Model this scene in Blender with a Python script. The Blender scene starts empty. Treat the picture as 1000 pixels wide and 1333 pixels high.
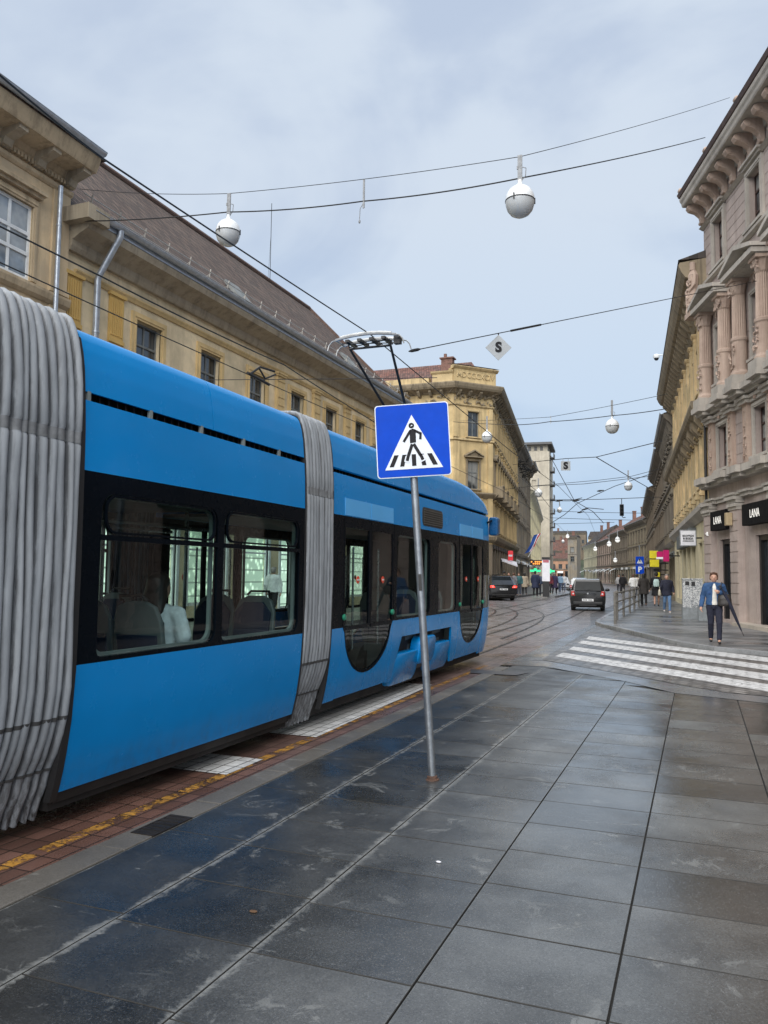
import bpy, math, random
from mathutils import Vector, Matrix
R = math.radians
rnd = random.Random(7)
scene = bpy.context.scene
col = scene.collection

# ------------------------------------------------------------------ camera
cam_d = bpy.data.cameras.new('camera'); cam = bpy.data.objects.new('camera', cam_d); col.objects.link(cam)
scene.camera = cam
F_PX, EYE = 1040.0, 1.6
yaw, pitch, roll = R(21.457), R(4.431), 0.012
Fw = Vector((-math.sin(yaw)*math.cos(pitch), math.cos(yaw)*math.cos(pitch), math.sin(pitch)))
R0 = Vector((math.cos(yaw), math.sin(yaw), 0)); U0 = R0.cross(Fw)
Rt = R0*math.cos(roll)+U0*math.sin(roll); Up = -R0*math.sin(roll)+U0*math.cos(roll)
cam.matrix_world = Matrix(((Rt.x, Up.x, -Fw.x, 0), (Rt.y, Up.y, -Fw.y, 0), (Rt.z, Up.z, -Fw.z, EYE), (0, 0, 0, 1)))
cam_d.sensor_fit = 'VERTICAL'; cam_d.sensor_height = 24; cam_d.lens = 24*F_PX/1333
cam_d.clip_end = 3000; cam_d.clip_start = 0.05

def ray(u, v): return Fw + Rt*((u-500)/F_PX) - Up*((v-666.5)/F_PX)
def G(u, v, z=0.0):
    r = ray(u, v); t = (z-EYE)/r.z
    return Vector((r.x*t, r.y*t, z))
def onX(u, v, X):
    r = ray(u, v); t = X/r.x
    return Vector((X, r.y*t, EYE+r.z*t))
def onY(u, v, Y):
    r = ray(u, v); t = Y/r.y
    return Vector((r.x*t, Y, EYE+r.z*t))

# ------------------------------------------------------------------ materials
MATS = {}
def nodes(name):
    m = bpy.data.materials.new(name); m.use_nodes = True
    nt = m.node_tree; nt.nodes.clear()
    out = nt.nodes.new('ShaderNodeOutputMaterial'); b = nt.nodes.new('ShaderNodeBsdfPrincipled')
    nt.links.new(b.outputs[0], out.inputs[0])
    return m, nt, b, out
def N(nt, t, **k):
    n = nt.nodes.new(t)
    for a, v in k.items(): setattr(n, a, v)
    return n
def L(nt, a, b): nt.links.new(a, b)
def ramp(nt, src, stops):
    r = N(nt, 'ShaderNodeValToRGB'); L(nt, src, r.inputs[0])
    el = r.color_ramp.elements
    while len(el) < len(stops): el.new(.5)
    for e, (p, c) in zip(el, stops):
        e.position = p; e.color = (c, c, c, 1) if isinstance(c, (int, float)) else (*c, 1)
    return r.outputs[0]
def noise(nt, vec, scale, detail=5, rough=.6, dist=0):
    n = N(nt, 'ShaderNodeTexNoise'); n.inputs['Scale'].default_value = scale; n.inputs['Detail'].default_value = detail
    n.inputs['Roughness'].default_value = rough; n.inputs['Distortion'].default_value = dist
    if vec is not None: L(nt, vec, n.inputs['Vector'])
    return n.outputs[0]
def mix(nt, fac, a, b, bt='MIX'):
    m = N(nt, 'ShaderNodeMix', data_type='RGBA', blend_type=bt)
    for s, v in ((m.inputs[0], fac), (m.inputs[6], a), (m.inputs[7], b)):
        if isinstance(v, (int, float)): s.default_value = v
        elif isinstance(v, tuple): s.default_value = (*v, 1)
        else: L(nt, v, s)
    return m.outputs[2]
def M2(nt, op, a, b=None, clamp=False):
    m = N(nt, 'ShaderNodeMath', operation=op); m.use_clamp = clamp
    for s, v in ((m.inputs[0], a), (m.inputs[1], b)):
        if v is None: continue
        if isinstance(v, (int, float)): s.default_value = v
        else: L(nt, v, s)
    return m.outputs[0]
def mapv(nt, src, sc=(1, 1, 1), rot=(0, 0, 0), loc=(0, 0, 0)):
    m = N(nt, 'ShaderNodeMapping'); L(nt, src, m.inputs[0])
    m.inputs['Scale'].default_value = sc; m.inputs['Rotation'].default_value = rot; m.inputs['Location'].default_value = loc
    return m.outputs[0]
def bump(nt, b, h, s=.2, d=.02):
    n = N(nt, 'ShaderNodeBump'); n.inputs['Strength'].default_value = s; n.inputs['Distance'].default_value = d
    L(nt, h, n.inputs['Height']); L(nt, n.outputs[0], b.inputs['Normal'])
def geo(nt): return N(nt, 'ShaderNodeNewGeometry')
def pos(nt): return geo(nt).outputs['Position']

def mat(name, c, rough=.6, metal=0., var=.12, vs=3., bs=0., bscale=60, island=0., coat=0., spec=.5):
    """plain material: base colour with two scales of variation and a fine bump"""
    if name in MATS: return MATS[name]
    m, nt, b, _ = nodes(name)
    p = pos(nt)
    n1 = noise(nt, p, vs, 6, .65)
    k = ramp(nt, n1, [(.3, 1-var), (.7, 1+var)])
    cc = mix(nt, 1., c, k, 'MULTIPLY')
    if island:
        g = geo(nt).outputs['Random Per Island']
        cc = mix(nt, 1., cc, ramp(nt, g, [(0, 1-island), (1, 1+island)]), 'MULTIPLY')
    L(nt, cc, b.inputs['Base Color'])
    rr = ramp(nt, noise(nt, p, vs*2.3, 4), [(.3, max(0, rough-.08)), (.7, min(1, rough+.08))])
    L(nt, rr, b.inputs['Roughness'])
    b.inputs['Metallic'].default_value = metal; b.inputs['Coat Weight'].default_value = coat
    b.inputs['Coat Roughness'].default_value = .08
    b.inputs['Specular IOR Level'].default_value = spec
    if bs: bump(nt, b, noise(nt, p, bscale, 5), bs, .01)
    MATS[name] = m; return m

def stucco(name, c, dirt=(.09, .075, .055), amount=.55, grey=None):
    """weathered render: blotches, vertical run-off streaks, grime with noise edges"""
    if name in MATS: return MATS[name]
    m, nt, b, _ = nodes(name)
    p = pos(nt)
    blot = ramp(nt, noise(nt, p, .55, 8, .7, .6), [(.35, .80), (.65, 1.12)])
    cc = mix(nt, 1., c, blot, 'MULTIPLY')
    if grey: cc = mix(nt, ramp(nt, noise(nt, p, .9, 6, .6), [(.42, 0.), (.62, .85)]), cc, grey)
    streak = noise(nt, mapv(nt, p, (2.4, 2.4, .14)), 1.6, 7, .7)
    fac = ramp(nt, streak, [(.48, 0.), (.74, amount)])
    cc = mix(nt, fac, cc, dirt)
    pit = ramp(nt, noise(nt, p, 7, 9, .75), [(.58, 0.), (.75, amount*.6)])
    cc = mix(nt, pit, cc, dirt)
    L(nt, cc, b.inputs['Base Color']); b.inputs['Roughness'].default_value = .85
    b.inputs['Specular IOR Level'].default_value = .25
    h = M2(nt, 'ADD', noise(nt, p, 35, 6), M2(nt, 'MULTIPLY', noise(nt, p, 4, 4), 2.))
    bump(nt, b, h, .35, .012)
    MATS[name] = m; return m

def glass_dark(name, tint=(.02, .025, .03), spec=.6, curtain=0.):
    if name in MATS: return MATS[name]
    m, nt, b, _ = nodes(name)
    p = pos(nt)
    n = ramp(nt, noise(nt, p, 1.3, 3), [(.35, tuple(x*.5 for x in tint)), (.65, tuple(min(1, x*1.7) for x in tint))])
    if curtain:
        w = N(nt, 'ShaderNodeTexWave'); w.inputs['Scale'].default_value = 5; w.inputs['Distortion'].default_value = 3
        L(nt, p, w.inputs[0])
        f = M2(nt, 'MULTIPLY', ramp(nt, noise(nt, p, .7, 2), [(.42, 0.), (.52, 1.)]), curtain)
        n = mix(nt, f, n, mix(nt, w.outputs[1], (.3, .3, .28), (.5, .5, .47)))
    L(nt, n, b.inputs['Base Color']); b.inputs['Roughness'].default_value = .06
    b.inputs['Specular IOR Level'].default_value = spec
    bump(nt, b, noise(nt, p, 1.7, 2), .12, .02)
    MATS[name] = m; return m

def glass_clear(name, tint=(.30, .42, .40), refl=.62):
    m = bpy.data.materials.new(name); m.use_nodes = True; nt = m.node_tree; nt.nodes.clear()
    out = N(nt, 'ShaderNodeOutputMaterial'); t = N(nt, 'ShaderNodeBsdfTransparent'); g = N(nt, 'ShaderNodeBsdfGlossy')
    t.inputs[0].default_value = (*tint, 1); g.inputs['Roughness'].default_value = .015; g.inputs[0].default_value = (refl, refl, refl, 1)
    fr = N(nt, 'ShaderNodeFresnel'); fr.inputs[0].default_value = 1.45
    fa = M2(nt, 'MULTIPLY', fr.outputs[0], M2(nt, 'SUBTRACT', 1., geo(nt).outputs['Backfacing'])); mx = N(nt, 'ShaderNodeMixShader'); L(nt, fa, mx.inputs[0]); L(nt, t.outputs[0], mx.inputs[1]); L(nt, g.outputs[0], mx.inputs[2])
    L(nt, mx.outputs[0], out.inputs[0]); MATS[name] = m; return m

def emit(name, c, s=1.):
    if name in MATS: return MATS[name]
    m, nt, b, _ = nodes(name)
    b.inputs['Base Color'].default_value = (*c, 1); b.inputs['Emission Color'].default_value = (*c, 1)
    b.inputs['Emission Strength'].default_value = s; b.inputs['Roughness'].default_value = .4
    MATS[name] = m; return m

# ------------------------------------------------------------------ mesh builder
class MB:
    def __init__(s, T=None): s.v = []; s.f = []; s.T = T or Matrix.Identity(4); s.m = []; s.cm = 0
    def add(s, vs, fs):
        o = len(s.v); s.v += [tuple(s.T @ Vector(p)) for p in vs]
        s.f += [tuple(i+o for i in f) for f in fs]; s.m += [s.cm]*len(fs); return s
    def quad(s, a, b, c, d): return s.add([a, b, c, d], [(0, 1, 2, 3)])
    def box(s, x0, x1, y0, y1, z0, z1):
        return s.add([(x0, y0, z0), (x1, y0, z0), (x1, y1, z0), (x0, y1, z0), (x0, y0, z1), (x1, y0, z1), (x1, y1, z1), (x0, y1, z1)],
                     [(0, 3, 2, 1), (4, 5, 6, 7), (0, 1, 5, 4), (1, 2, 6, 5), (2, 3, 7, 6), (3, 0, 4, 7)])
    def prism(s, poly, ax, a0, a1):
        """poly: 2-D outline swept along axis ax from a0 to a1"""
        n = len(poly)
        def P(p, a):
            return (a, p[0], p[1]) if ax == 'x' else (p[0], a, p[1]) if ax == 'y' else (p[0], p[1], a)
        return s.add([P(p, a0) for p in poly]+[P(p, a1) for p in poly],
                     [tuple(range(n))[::-1], tuple(range(n, 2*n))]+[(i, (i+1) % n, (i+1) % n+n, i+n) for i in range(n)])
    def tube(s, pts, r, n=8, caps=True):
        pts = [Vector(p) for p in pts]; rr = r if isinstance(r, (list, tuple)) else [r]*len(pts)
        rings = []; prev = None
        for i, p in enumerate(pts):
            d = (pts[min(i+1, len(pts)-1)]-pts[max(i-1, 0)]).normalized()
            if prev is None:
                a = d.orthogonal().normalized()
            else:
                a = (prev-d*prev.dot(d)).normalized()
            prev = a; b = d.cross(a)
            rings.append([p+(a*math.cos(2*math.pi*k/n)+b*math.sin(2*math.pi*k/n))*rr[i] for k in range(n)])
        vs = [q for rg in rings for q in rg]; fs = []
        for i in range(len(pts)-1):
            for k in range(n): fs.append((i*n+k, i*n+(k+1) % n, (i+1)*n+(k+1) % n, (i+1)*n+k))
        if caps: fs += [tuple(range(n))[::-1], tuple((len(pts)-1)*n+k for k in range(n))]
        return s.add(vs, fs)
    def lathe(s, c, prof, n=16, ax='z'):
        vs = []; fs = []
        for (r, h) in prof:
            for k in range(n):
                a = 2*math.pi*k/n; x, y = r*math.cos(a), r*math.sin(a)
                vs.append((c[0]+x, c[1]+y, c[2]+h) if ax == 'z' else (c[0]+h, c[1]+x, c[2]+y) if ax == 'x' else (c[0]+x, c[1]+h, c[2]+y))
        for i in range(len(prof)-1):
            for k in range(n): fs.append((i*n+k, i*n+(k+1) % n, (i+1)*n+(k+1) % n, (i+1)*n+k))
        fs += [tuple(range(n))[::-1], tuple((len(prof)-1)*n+k for k in range(n))]
        return s.add(vs, fs)
    def ell(s, c, r, n=12, m=8):
        prof = [(max(1e-4, math.sin(math.pi*i/m)), -math.cos(math.pi*i/m)) for i in range(m+1)]
        vs = []; fs = []
        for (q, h) in prof:
            for k in range(n):
                a = 2*math.pi*k/n; vs.append((c[0]+r[0]*q*math.cos(a), c[1]+r[1]*q*math.sin(a), c[2]+r[2]*h))
        for i in range(m):
            for k in range(n): fs.append((i*n+k, i*n+(k+1) % n, (i+1)*n+(k+1) % n, (i+1)*n+k))
        return s.add(vs, fs)
    def build(s, name, mats, parent=None, smooth=False, bevel=0., seg=2):
        me = bpy.data.meshes.new(name); me.from_pydata(s.v, [], s.f)
        for m in (mats if isinstance(mats, (list, tuple)) else [mats]): me.materials.append(m)
        if any(s.m): me.polygons.foreach_set('material_index', s.m)
        me.update()
        import bmesh
        b = bmesh.new(); b.from_mesh(me)
        if smooth: bmesh.ops.remove_doubles(b, verts=b.verts, dist=1e-5)
        bmesh.ops.recalc_face_normals(b, faces=b.faces); b.to_mesh(me); b.free()
        o = bpy.data.objects.new(name, me); col.objects.link(o)
        if parent: o.parent = parent
        if smooth:
            me.polygons.foreach_set('use_smooth', [True]*len(me.polygons))
            try: me.set_sharp_from_angle(angle=R(smooth if smooth > 1 else 40))
            except Exception: pass
        if bevel:
            bv = o.modifiers.new('bevel', 'BEVEL'); bv.width = bevel; bv.segments = seg; bv.limit_method = 'ANGLE'; bv.angle_limit = R(40)
        return o

def tag(o, label, cat, group=None, kind=None):
    if label: o['label'] = label
    if cat: o['category'] = cat
    if group: o['group'] = group
    if kind: o['kind'] = kind
    return o
def empty(name, loc, rz, label, cat, group=None):
    o = bpy.data.objects.new(name, None); col.objects.link(o); o.location = loc; o.rotation_euler = (0, 0, rz)
    o.empty_display_size = .2
    return tag(o, label, cat, group)
def struct(o): o['kind'] = 'structure'; return o
def kids(o): return [c for c in bpy.data.objects if c.parent == o]
def dup(o, loc=None, rz=None, label=None, group=None, parent=None):
    c = o.copy(); col.objects.link(c)
    if parent: c.parent = parent
    if loc is not None: c.location = loc
    if rz is not None: c.rotation_euler = (0, 0, rz)
    if label: c['label'] = label
    if group: c['group'] = group
    for ch in kids(o): dup(ch, parent=c)
    return c
def text(name, s, size, m, parent, loc, rot, align='CENTER', ext=.004, sx=1., offset=0.):
    cu = bpy.data.curves.new(name, 'FONT'); cu.body = s; cu.size = size; cu.align_x = align; cu.align_y = 'CENTER'; cu.extrude = ext
    cu.offset = offset; cu.resolution_u = 4
    tmp = bpy.data.objects.new('tmp', cu); me = bpy.data.meshes.new_from_object(tmp); me.name = name; bpy.data.objects.remove(tmp)
    me.materials.clear(); me.materials.append(m); o = bpy.data.objects.new(name, me); col.objects.link(o); o.parent = parent; o.location = loc; o.rotation_euler = rot; o.scale = (sx, 1, 1)
    return o

# ------------------------------------------------------------------ world and sun
w = bpy.data.worlds.new('World'); scene.world = w; w.use_nodes = True; nt = w.node_tree; nt.nodes.clear()
wo = N(nt, 'ShaderNodeOutputWorld'); bg = N(nt, 'ShaderNodeBackground'); L(nt, bg.outputs[0], wo.inputs[0])
sky = N(nt, 'ShaderNodeTexSky', sky_type='NISHITA'); sky.sun_disc = False; sky.sun_elevation = R(46); sky.sun_rotation = R(180)
sky.air_density = 1.2; sky.dust_density = 4.; sky.ozone_density = 2.
tc = N(nt, 'ShaderNodeTexCoord').outputs['Generated']
sep = N(nt, 'ShaderNodeSeparateXYZ'); L(nt, tc, sep.inputs[0])
cl1 = noise(nt, mapv(nt, tc, (1, 1, 1.7)), 1.9, 6, .52, .6)
cl2 = noise(nt, mapv(nt, tc, (1, 1, 1.9)), 5., 4, .5, .3)
cln = M2(nt, 'ADD', M2(nt, 'MULTIPLY', cl1, .75), M2(nt, 'MULTIPLY', cl2, .25))
hi = ramp(nt, cln, [(.42, (.49, .56, .68)), (.58, (.63, .69, .77))])
lo = ramp(nt, cln, [(.36, (.40, .555, .745)), (.60, (.49, .625, .79))])
for n_ in nt.nodes:
    if n_.type == 'VALTORGB': n_.color_ramp.interpolation = 'EASE'
elev = ramp(nt, sep.outputs[2], [(.0, 0.), (.42, 1.)])
cloud = mix(nt, 1., mix(nt, elev, lo, hi), (6.7, 6.9, 7.1), 'MULTIPLY')
# overcast: thick cloud over the clear sky, which only tints it
final = mix(nt, .93, sky.outputs[0], cloud)
L(nt, final, bg.inputs[0]); bg.inputs[1].default_value = .10
sun_d = bpy.data.lights.new('sun', 'SUN'); sun_d.energy = 3.2; sun_d.angle = R(80); sun_d.color = (1, .965, .92)
sun = bpy.data.objects.new('sun', sun_d); col.objects.link(sun)
SE, SR = R(46), R(180)
sd = Vector((math.sin(SR)*math.cos(SE), math.cos(SR)*math.cos(SE), math.sin(SE)))
sun.rotation_euler = sd.to_track_quat('Z', 'Y').to_euler()
vs_ = scene.view_settings; vs_.view_transform = 'Standard'; vs_.look = 'None'; vs_.gamma = 1; vs_.exposure = .70
scene.cycles.max_bounces = 8; scene.cycles.transparent_max_bounces = 16
scene.cycles.use_denoising = True
scene.cycles.sample_clamp_indirect = 8
# ================================================================== GROUND
def wet(name, base, scale_rough, dry=None, wetness=(.10, .42), bstr=.25, extra=None, bscale=90., spec=.5, island=.0, gap=None):
    """wet stone or paving: puddle film with low roughness next to damp matt stone; extra(nt, p, colour) may rework the colour"""
    m, nt, b, _ = nodes(name); p = pos(nt)
    k = ramp(nt, noise(nt, p, 1.1, 7, .65), [(.3, .75), (.7, 1.25)] if island < .3 else [(.34, .45), (.66, 1.55)])
    fine = ramp(nt, noise(nt, p, 130, 4, .7), [(.35, .72), (.68, 1.35)])
    c = mix(nt, 1., mix(nt, 1., base, k, 'MULTIPLY'), fine, 'MULTIPLY')
    if island:
        c = mix(nt, 1., c, ramp(nt, geo(nt).outputs['Random Per Island'], [(0, 1-island), (1, 1+island)]), 'MULTIPLY')
    if dry: c = mix(nt, ramp(nt, noise(nt, p, 2.6, 9, .72, .8), [(.57, 0.), (.66, .75)]), c, dry)
    hh = None
    if extra: c, hh = extra(nt, p, c)
    L(nt, c, b.inputs['Base Color'])
    rg = M2(nt, 'ADD', M2(nt, 'MULTIPLY', noise(nt, p, scale_rough, 6, .6, .5), .75), M2(nt, 'MULTIPLY', noise(nt, p, 60, 3), .25))
    ro = ramp(nt, rg, [(.36, wetness[0]), (.66, wetness[1])])
    if island > .3:      # slabs: each takes the water differently, the row by the tram is rougher
        sp_ = N(nt, 'ShaderNodeSeparateXYZ'); L(nt, p, sp_.inputs[0])
        lf_ = M2(nt, 'MULTIPLY', M2(nt, 'SUBTRACT', -.9, sp_.outputs[0], True), .17)
        ro = M2(nt, 'ADD', M2(nt, 'ADD', ro, lf_), M2(nt, 'MULTIPLY', M2(nt, 'SUBTRACT', geo(nt).outputs['Random Per Island'], .4), .16), True)
    L(nt, ro, b.inputs['Roughness'])
    b.inputs['Specular IOR Level'].default_value = spec
    h = M2(nt, 'ADD', M2(nt, 'MULTIPLY', noise(nt, p, bscale, 5, .7), .25), noise(nt, p, 5., 3))
    if hh is not None: h = M2(nt, 'ADD', h, hh)
    bump(nt, b, h, bstr, .006)
    MATS[name] = m; return m

def grid_tex(nt, p, su, sv, rotz=0., off=0., mort=.012, loc=(0, 0, 0)):
    """brick texture over the ground plane: returns (colour random, mortar factor)"""
    q = mapv(nt, p, (1, 1, 1), (0, 0, rotz), loc)
    bt = N(nt, 'ShaderNodeTexBrick'); bt.offset = off; bt.squash = 1.; bt.inputs['Scale'].default_value = 1.
    bt.inputs['Brick Width'].default_value = su; bt.inputs['Row Height'].default_value = sv; bt.inputs['Mortar Size'].default_value = mort
    bt.inputs['Mortar Smooth'].default_value = .25; bt.inputs['Bias'].default_value = 0.
    bt.inputs['Color1'].default_value = (0, 0, 0, 1); bt.inputs['Color2'].default_value = (1, 1, 1, 1); bt.inputs['Mortar'].default_value = (.5, .5, .5, 1)
    L(nt, q, bt.inputs['Vector']); return bt.outputs['Color'], bt.outputs['Fac']

def sheet(name, pts, z, m, th=0.):
    mb = MB()
    if th: mb.prism([(p[0], p[1]) for p in pts], 'z', z-th, z)
    else: mb.add([(p[0], p[1], z) for p in pts], [tuple(range(len(pts)))])
    return struct(mb.build(name, m))

# base asphalt reaching the horizon
def asph_x(nt, p, c):
    c = mix(nt, ramp(nt, noise(nt, p, .35, 6, .6), [(.45, 0.), (.62, .6)]), c, (.10, .10, .105))
    return c, None
m_asph = wet('wet asphalt', (.075, .075, .08), .5, wetness=(.22, .6), extra=asph_x)
gr = MB(); gr.add([(-1500, -300, -.012), (1500, -300, -.012), (1500, 2500, -.012), (-1500, 2500, -.012)], [(0, 1, 2, 3)])
struct(gr.build('ground', m_asph))

# tram road: reddish concrete pavers in a straight grid, greyer further on
def road_x(nt, p, c):
    rc, mf = grid_tex(nt, p, .115, .2, mort=.007)
    c = mix(nt, 1., c, ramp(nt, rc, [(0., .72), (1., 1.3)]), 'MULTIPLY')
    s = N(nt, 'ShaderNodeSeparateXYZ'); L(nt, p, s.inputs[0])
    f = ramp(nt, M2(nt, 'ADD', M2(nt, 'MULTIPLY', s.outputs[1], .02), M2(nt, 'MULTIPLY', noise(nt, p, .4, 4), .25)), [(.22, 0.), (.62, 1.)])
    c = mix(nt, f, c, mix(nt, 1., (.20, .185, .185), ramp(nt, rc, [(0., .8), (1., 1.2)]), 'MULTIPLY'))
    c = mix(nt, ramp(nt, noise(nt, mapv(nt, p, (3, .35, 1)), 1.2, 6), [(.5, 0.), (.7, .55)]), c, (.05, .04, .035))
    c = mix(nt, M2(nt, 'MULTIPLY', mf, .85), c, (.018, .014, .012))
    return c, M2(nt, 'MULTIPLY', mf, -3.)
m_road = wet('red paver road', (.16, .085, .065), .8, wetness=(.18, .5), extra=road_x, bstr=.4)
RL = [(-3.3, -20), (-3.3, 14.4), (-3.30, 27), (-4.3, 35), (-4.6, 60), (-6, 90), (-9, 128), (-30, 215), (-36, 240), (-46, 240), (-38, 200), (-23, 128), (-17.5, 100), (-14, 84), (-12.4, 66), (-12, 57), (-11, 50), (-60, 50), (-60, 41.5), (-10.6, 41.5), (-10.3, 38), (-10.2, -20)]
sheet('tram_road', RL, 0., m_road)

# yellow painted safety line along the pavement edge, worn off in places
def paint_mat(name, c, wear=.5, su=.115, sv=.2, rotz=0., off=0., mort=.007, joint=(.03, .025, .02), dirt=.5):
    m, nt, b, o = nodes(name); p = pos(nt)
    rc, mf = grid_tex(nt, p, su, sv, rotz, off, mort)
    k = ramp(nt, noise(nt, p, 9, 6, .7), [(.3, .75), (.7, 1.1)])
    cc = mix(nt, 1., mix(nt, 1., c, k, 'MULTIPLY'), ramp(nt, rc, [(0., .85), (1., 1.1)]), 'MULTIPLY')
    cc = mix(nt, ramp(nt, noise(nt, p, 22, 7, .75), [(.5, 0.), (.72, dirt)]), cc, (.07, .06, .055))
    cc = mix(nt, M2(nt, 'MULTIPLY', mf, .9), cc, joint)
    L(nt, cc, b.inputs['Base Color']); b.inputs['Roughness'].default_value = .5
    bump(nt, b, M2(nt, 'ADD', M2(nt, 'MULTIPLY', mf, -3.), noise(nt, p, 60, 4)), .4, .005)
    w_ = ramp(nt, noise(nt, p, 6.5, 8, .75), [(wear, 1.), (wear+.05, 0.)])
    t = N(nt, 'ShaderNodeBsdfTransparent'); mx = N(nt, 'ShaderNodeMixShader')
    L(nt, w_, mx.inputs[0]); L(nt, t.outputs[0], mx.inputs[1]); L(nt, b.outputs[0], mx.inputs[2]); L(nt, mx.outputs[0], o.inputs[0])
    MATS[name] = m; return m
ym = paint_mat('worn yellow paint', (.50, .25, .045), wear=.48, dirt=.85)
sheet('yellow_road_line', [(-3.54, -6), (-3.45, -6), (-3.48, 14.), (-3.57, 14.)], .004, ym)
wm = paint_mat('worn white road paint', (.72, .72, .70), wear=.66, dirt=.35)
for a, b_ in ((5.55, 6.12), (7.15, 11.2)):
    sheet('white_road_stripe', [(-9.2, a), (-3.49, a), (-3.62 if b_ > 8 else -3.49, b_), (-9.2, b_)], .008, wm)

# rails: a steel head beside a dark groove
m_rail = mat('worn rail steel', (.20, .19, .185), .28, 1., var=.3)
m_groove = mat('rail groove', (.012, .011, .010), .5)
def rail(path, ww=.05):
    mb = MB(); P = [Vector((a, b, 0)) for a, b in path]
    L_, R_, Gv = [], [], []
    for i, p in enumerate(P):
        d = (P[min(i+1, len(P)-1)]-P[max(i-1, 0)]).normalized(); n = Vector((d.y, -d.x, 0))
        L_.append(p-n*ww*.5); R_.append(p+n*ww*.5); Gv.append(p+n*ww*1.35)
    k = len(P)
    mb.cm = 0; mb.add([(*q.xy, .006) for q in L_+R_], [(i, i+1, i+1+k, i+k) for i in range(k-1)])
    mb.cm = 1; mb.add([(*q.xy, .005) for q in R_+Gv], [(i, i+1, i+1+k, i+k) for i in range(k-1)])
    return tag(mb.build('rail', [m_rail, m_groove]), None, None, None, 'structure')
def bez(p0, p1, p2, p3, n=24):
    out = []
    for i in range(n+1):
        t = i/n; q = (1-t)**3*Vector(p0)+3*(1-t)**2*t*Vector(p1)+3*(1-t)*t*t*Vector(p2)+t**3*Vector(p3); out.append((q.x, q.y))
    return out
def track(centre):
    P = [Vector((a, b, 0)) for a, b in centre]
    for s in (-.52, .52):
        out = []
        for i, p in enumerate(P):
            d = (P[min(i+1, len(P)-1)]-P[max(i-1, 0)]).normalized(); n = Vector((d.y, -d.x, 0)); q = p+n*s; out.append((q.x, q.y))
        rail(out)
T1 = [(-4.72, -15), (-4.72, 16)] + bez((-4.72, 16), (-4.9, 30), (-5.6, 42), (-7.0, 58))[1:] + bez((-7., 58), (-8.8, 78), (-11, 100), (-15, 128))[1:] + [(-33, 208)]
T2 = [(-7.75, -15), (-7.75, 18)] + bez((-7.75, 18), (-7.9, 30), (-8.4, 44), (-9.8, 60))[1:] + bez((-9.8, 60), (-11.5, 80), (-13.6, 100), (-17.5, 128))[1:] + [(-36, 208)]
track(T1); track(T2)
track([(-5.2, 20)] + bez((-5.2, 20), (-5.6, 34), (-8, 44.5), (-16, 45.2))[1:] + [(-50, 45.2)])
track([(-7.75, 24)] + bez((-7.75, 24), (-8.1, 36), (-10, 42.6), (-17, 42.8))[1:] + [(-50, 42.8)])
track([(-50, 47.4)] + bez((-18, 47.4), (-11, 47.6), (-8.2, 52), (-7.0, 66)))

# left pavement in front of the yellow house
m_lpav = wet('left pavement asphalt', (.11, .11, .11), .9, wetness=(.25, .6))
sheet('left_pavement', [(-14.6, -20), (-10.2, -20), (-10.2, 38), (-11.2, 41), (-40, 41), (-40, 39.6), (-14.6, 39.6)], .12, m_lpav, .12)
sheet('corner_pavement', [(-60, 56.5), (-60, 51), (-15, 51), (-12.2, 53.5), (-12.6, 66), (-14.2, 84), (-17.8, 100), (-23.2, 128), (-38.5, 200), (-47, 240), (-52, 240), (-36, 180), (-18, 84)], .12, m_lpav, .12)

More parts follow.
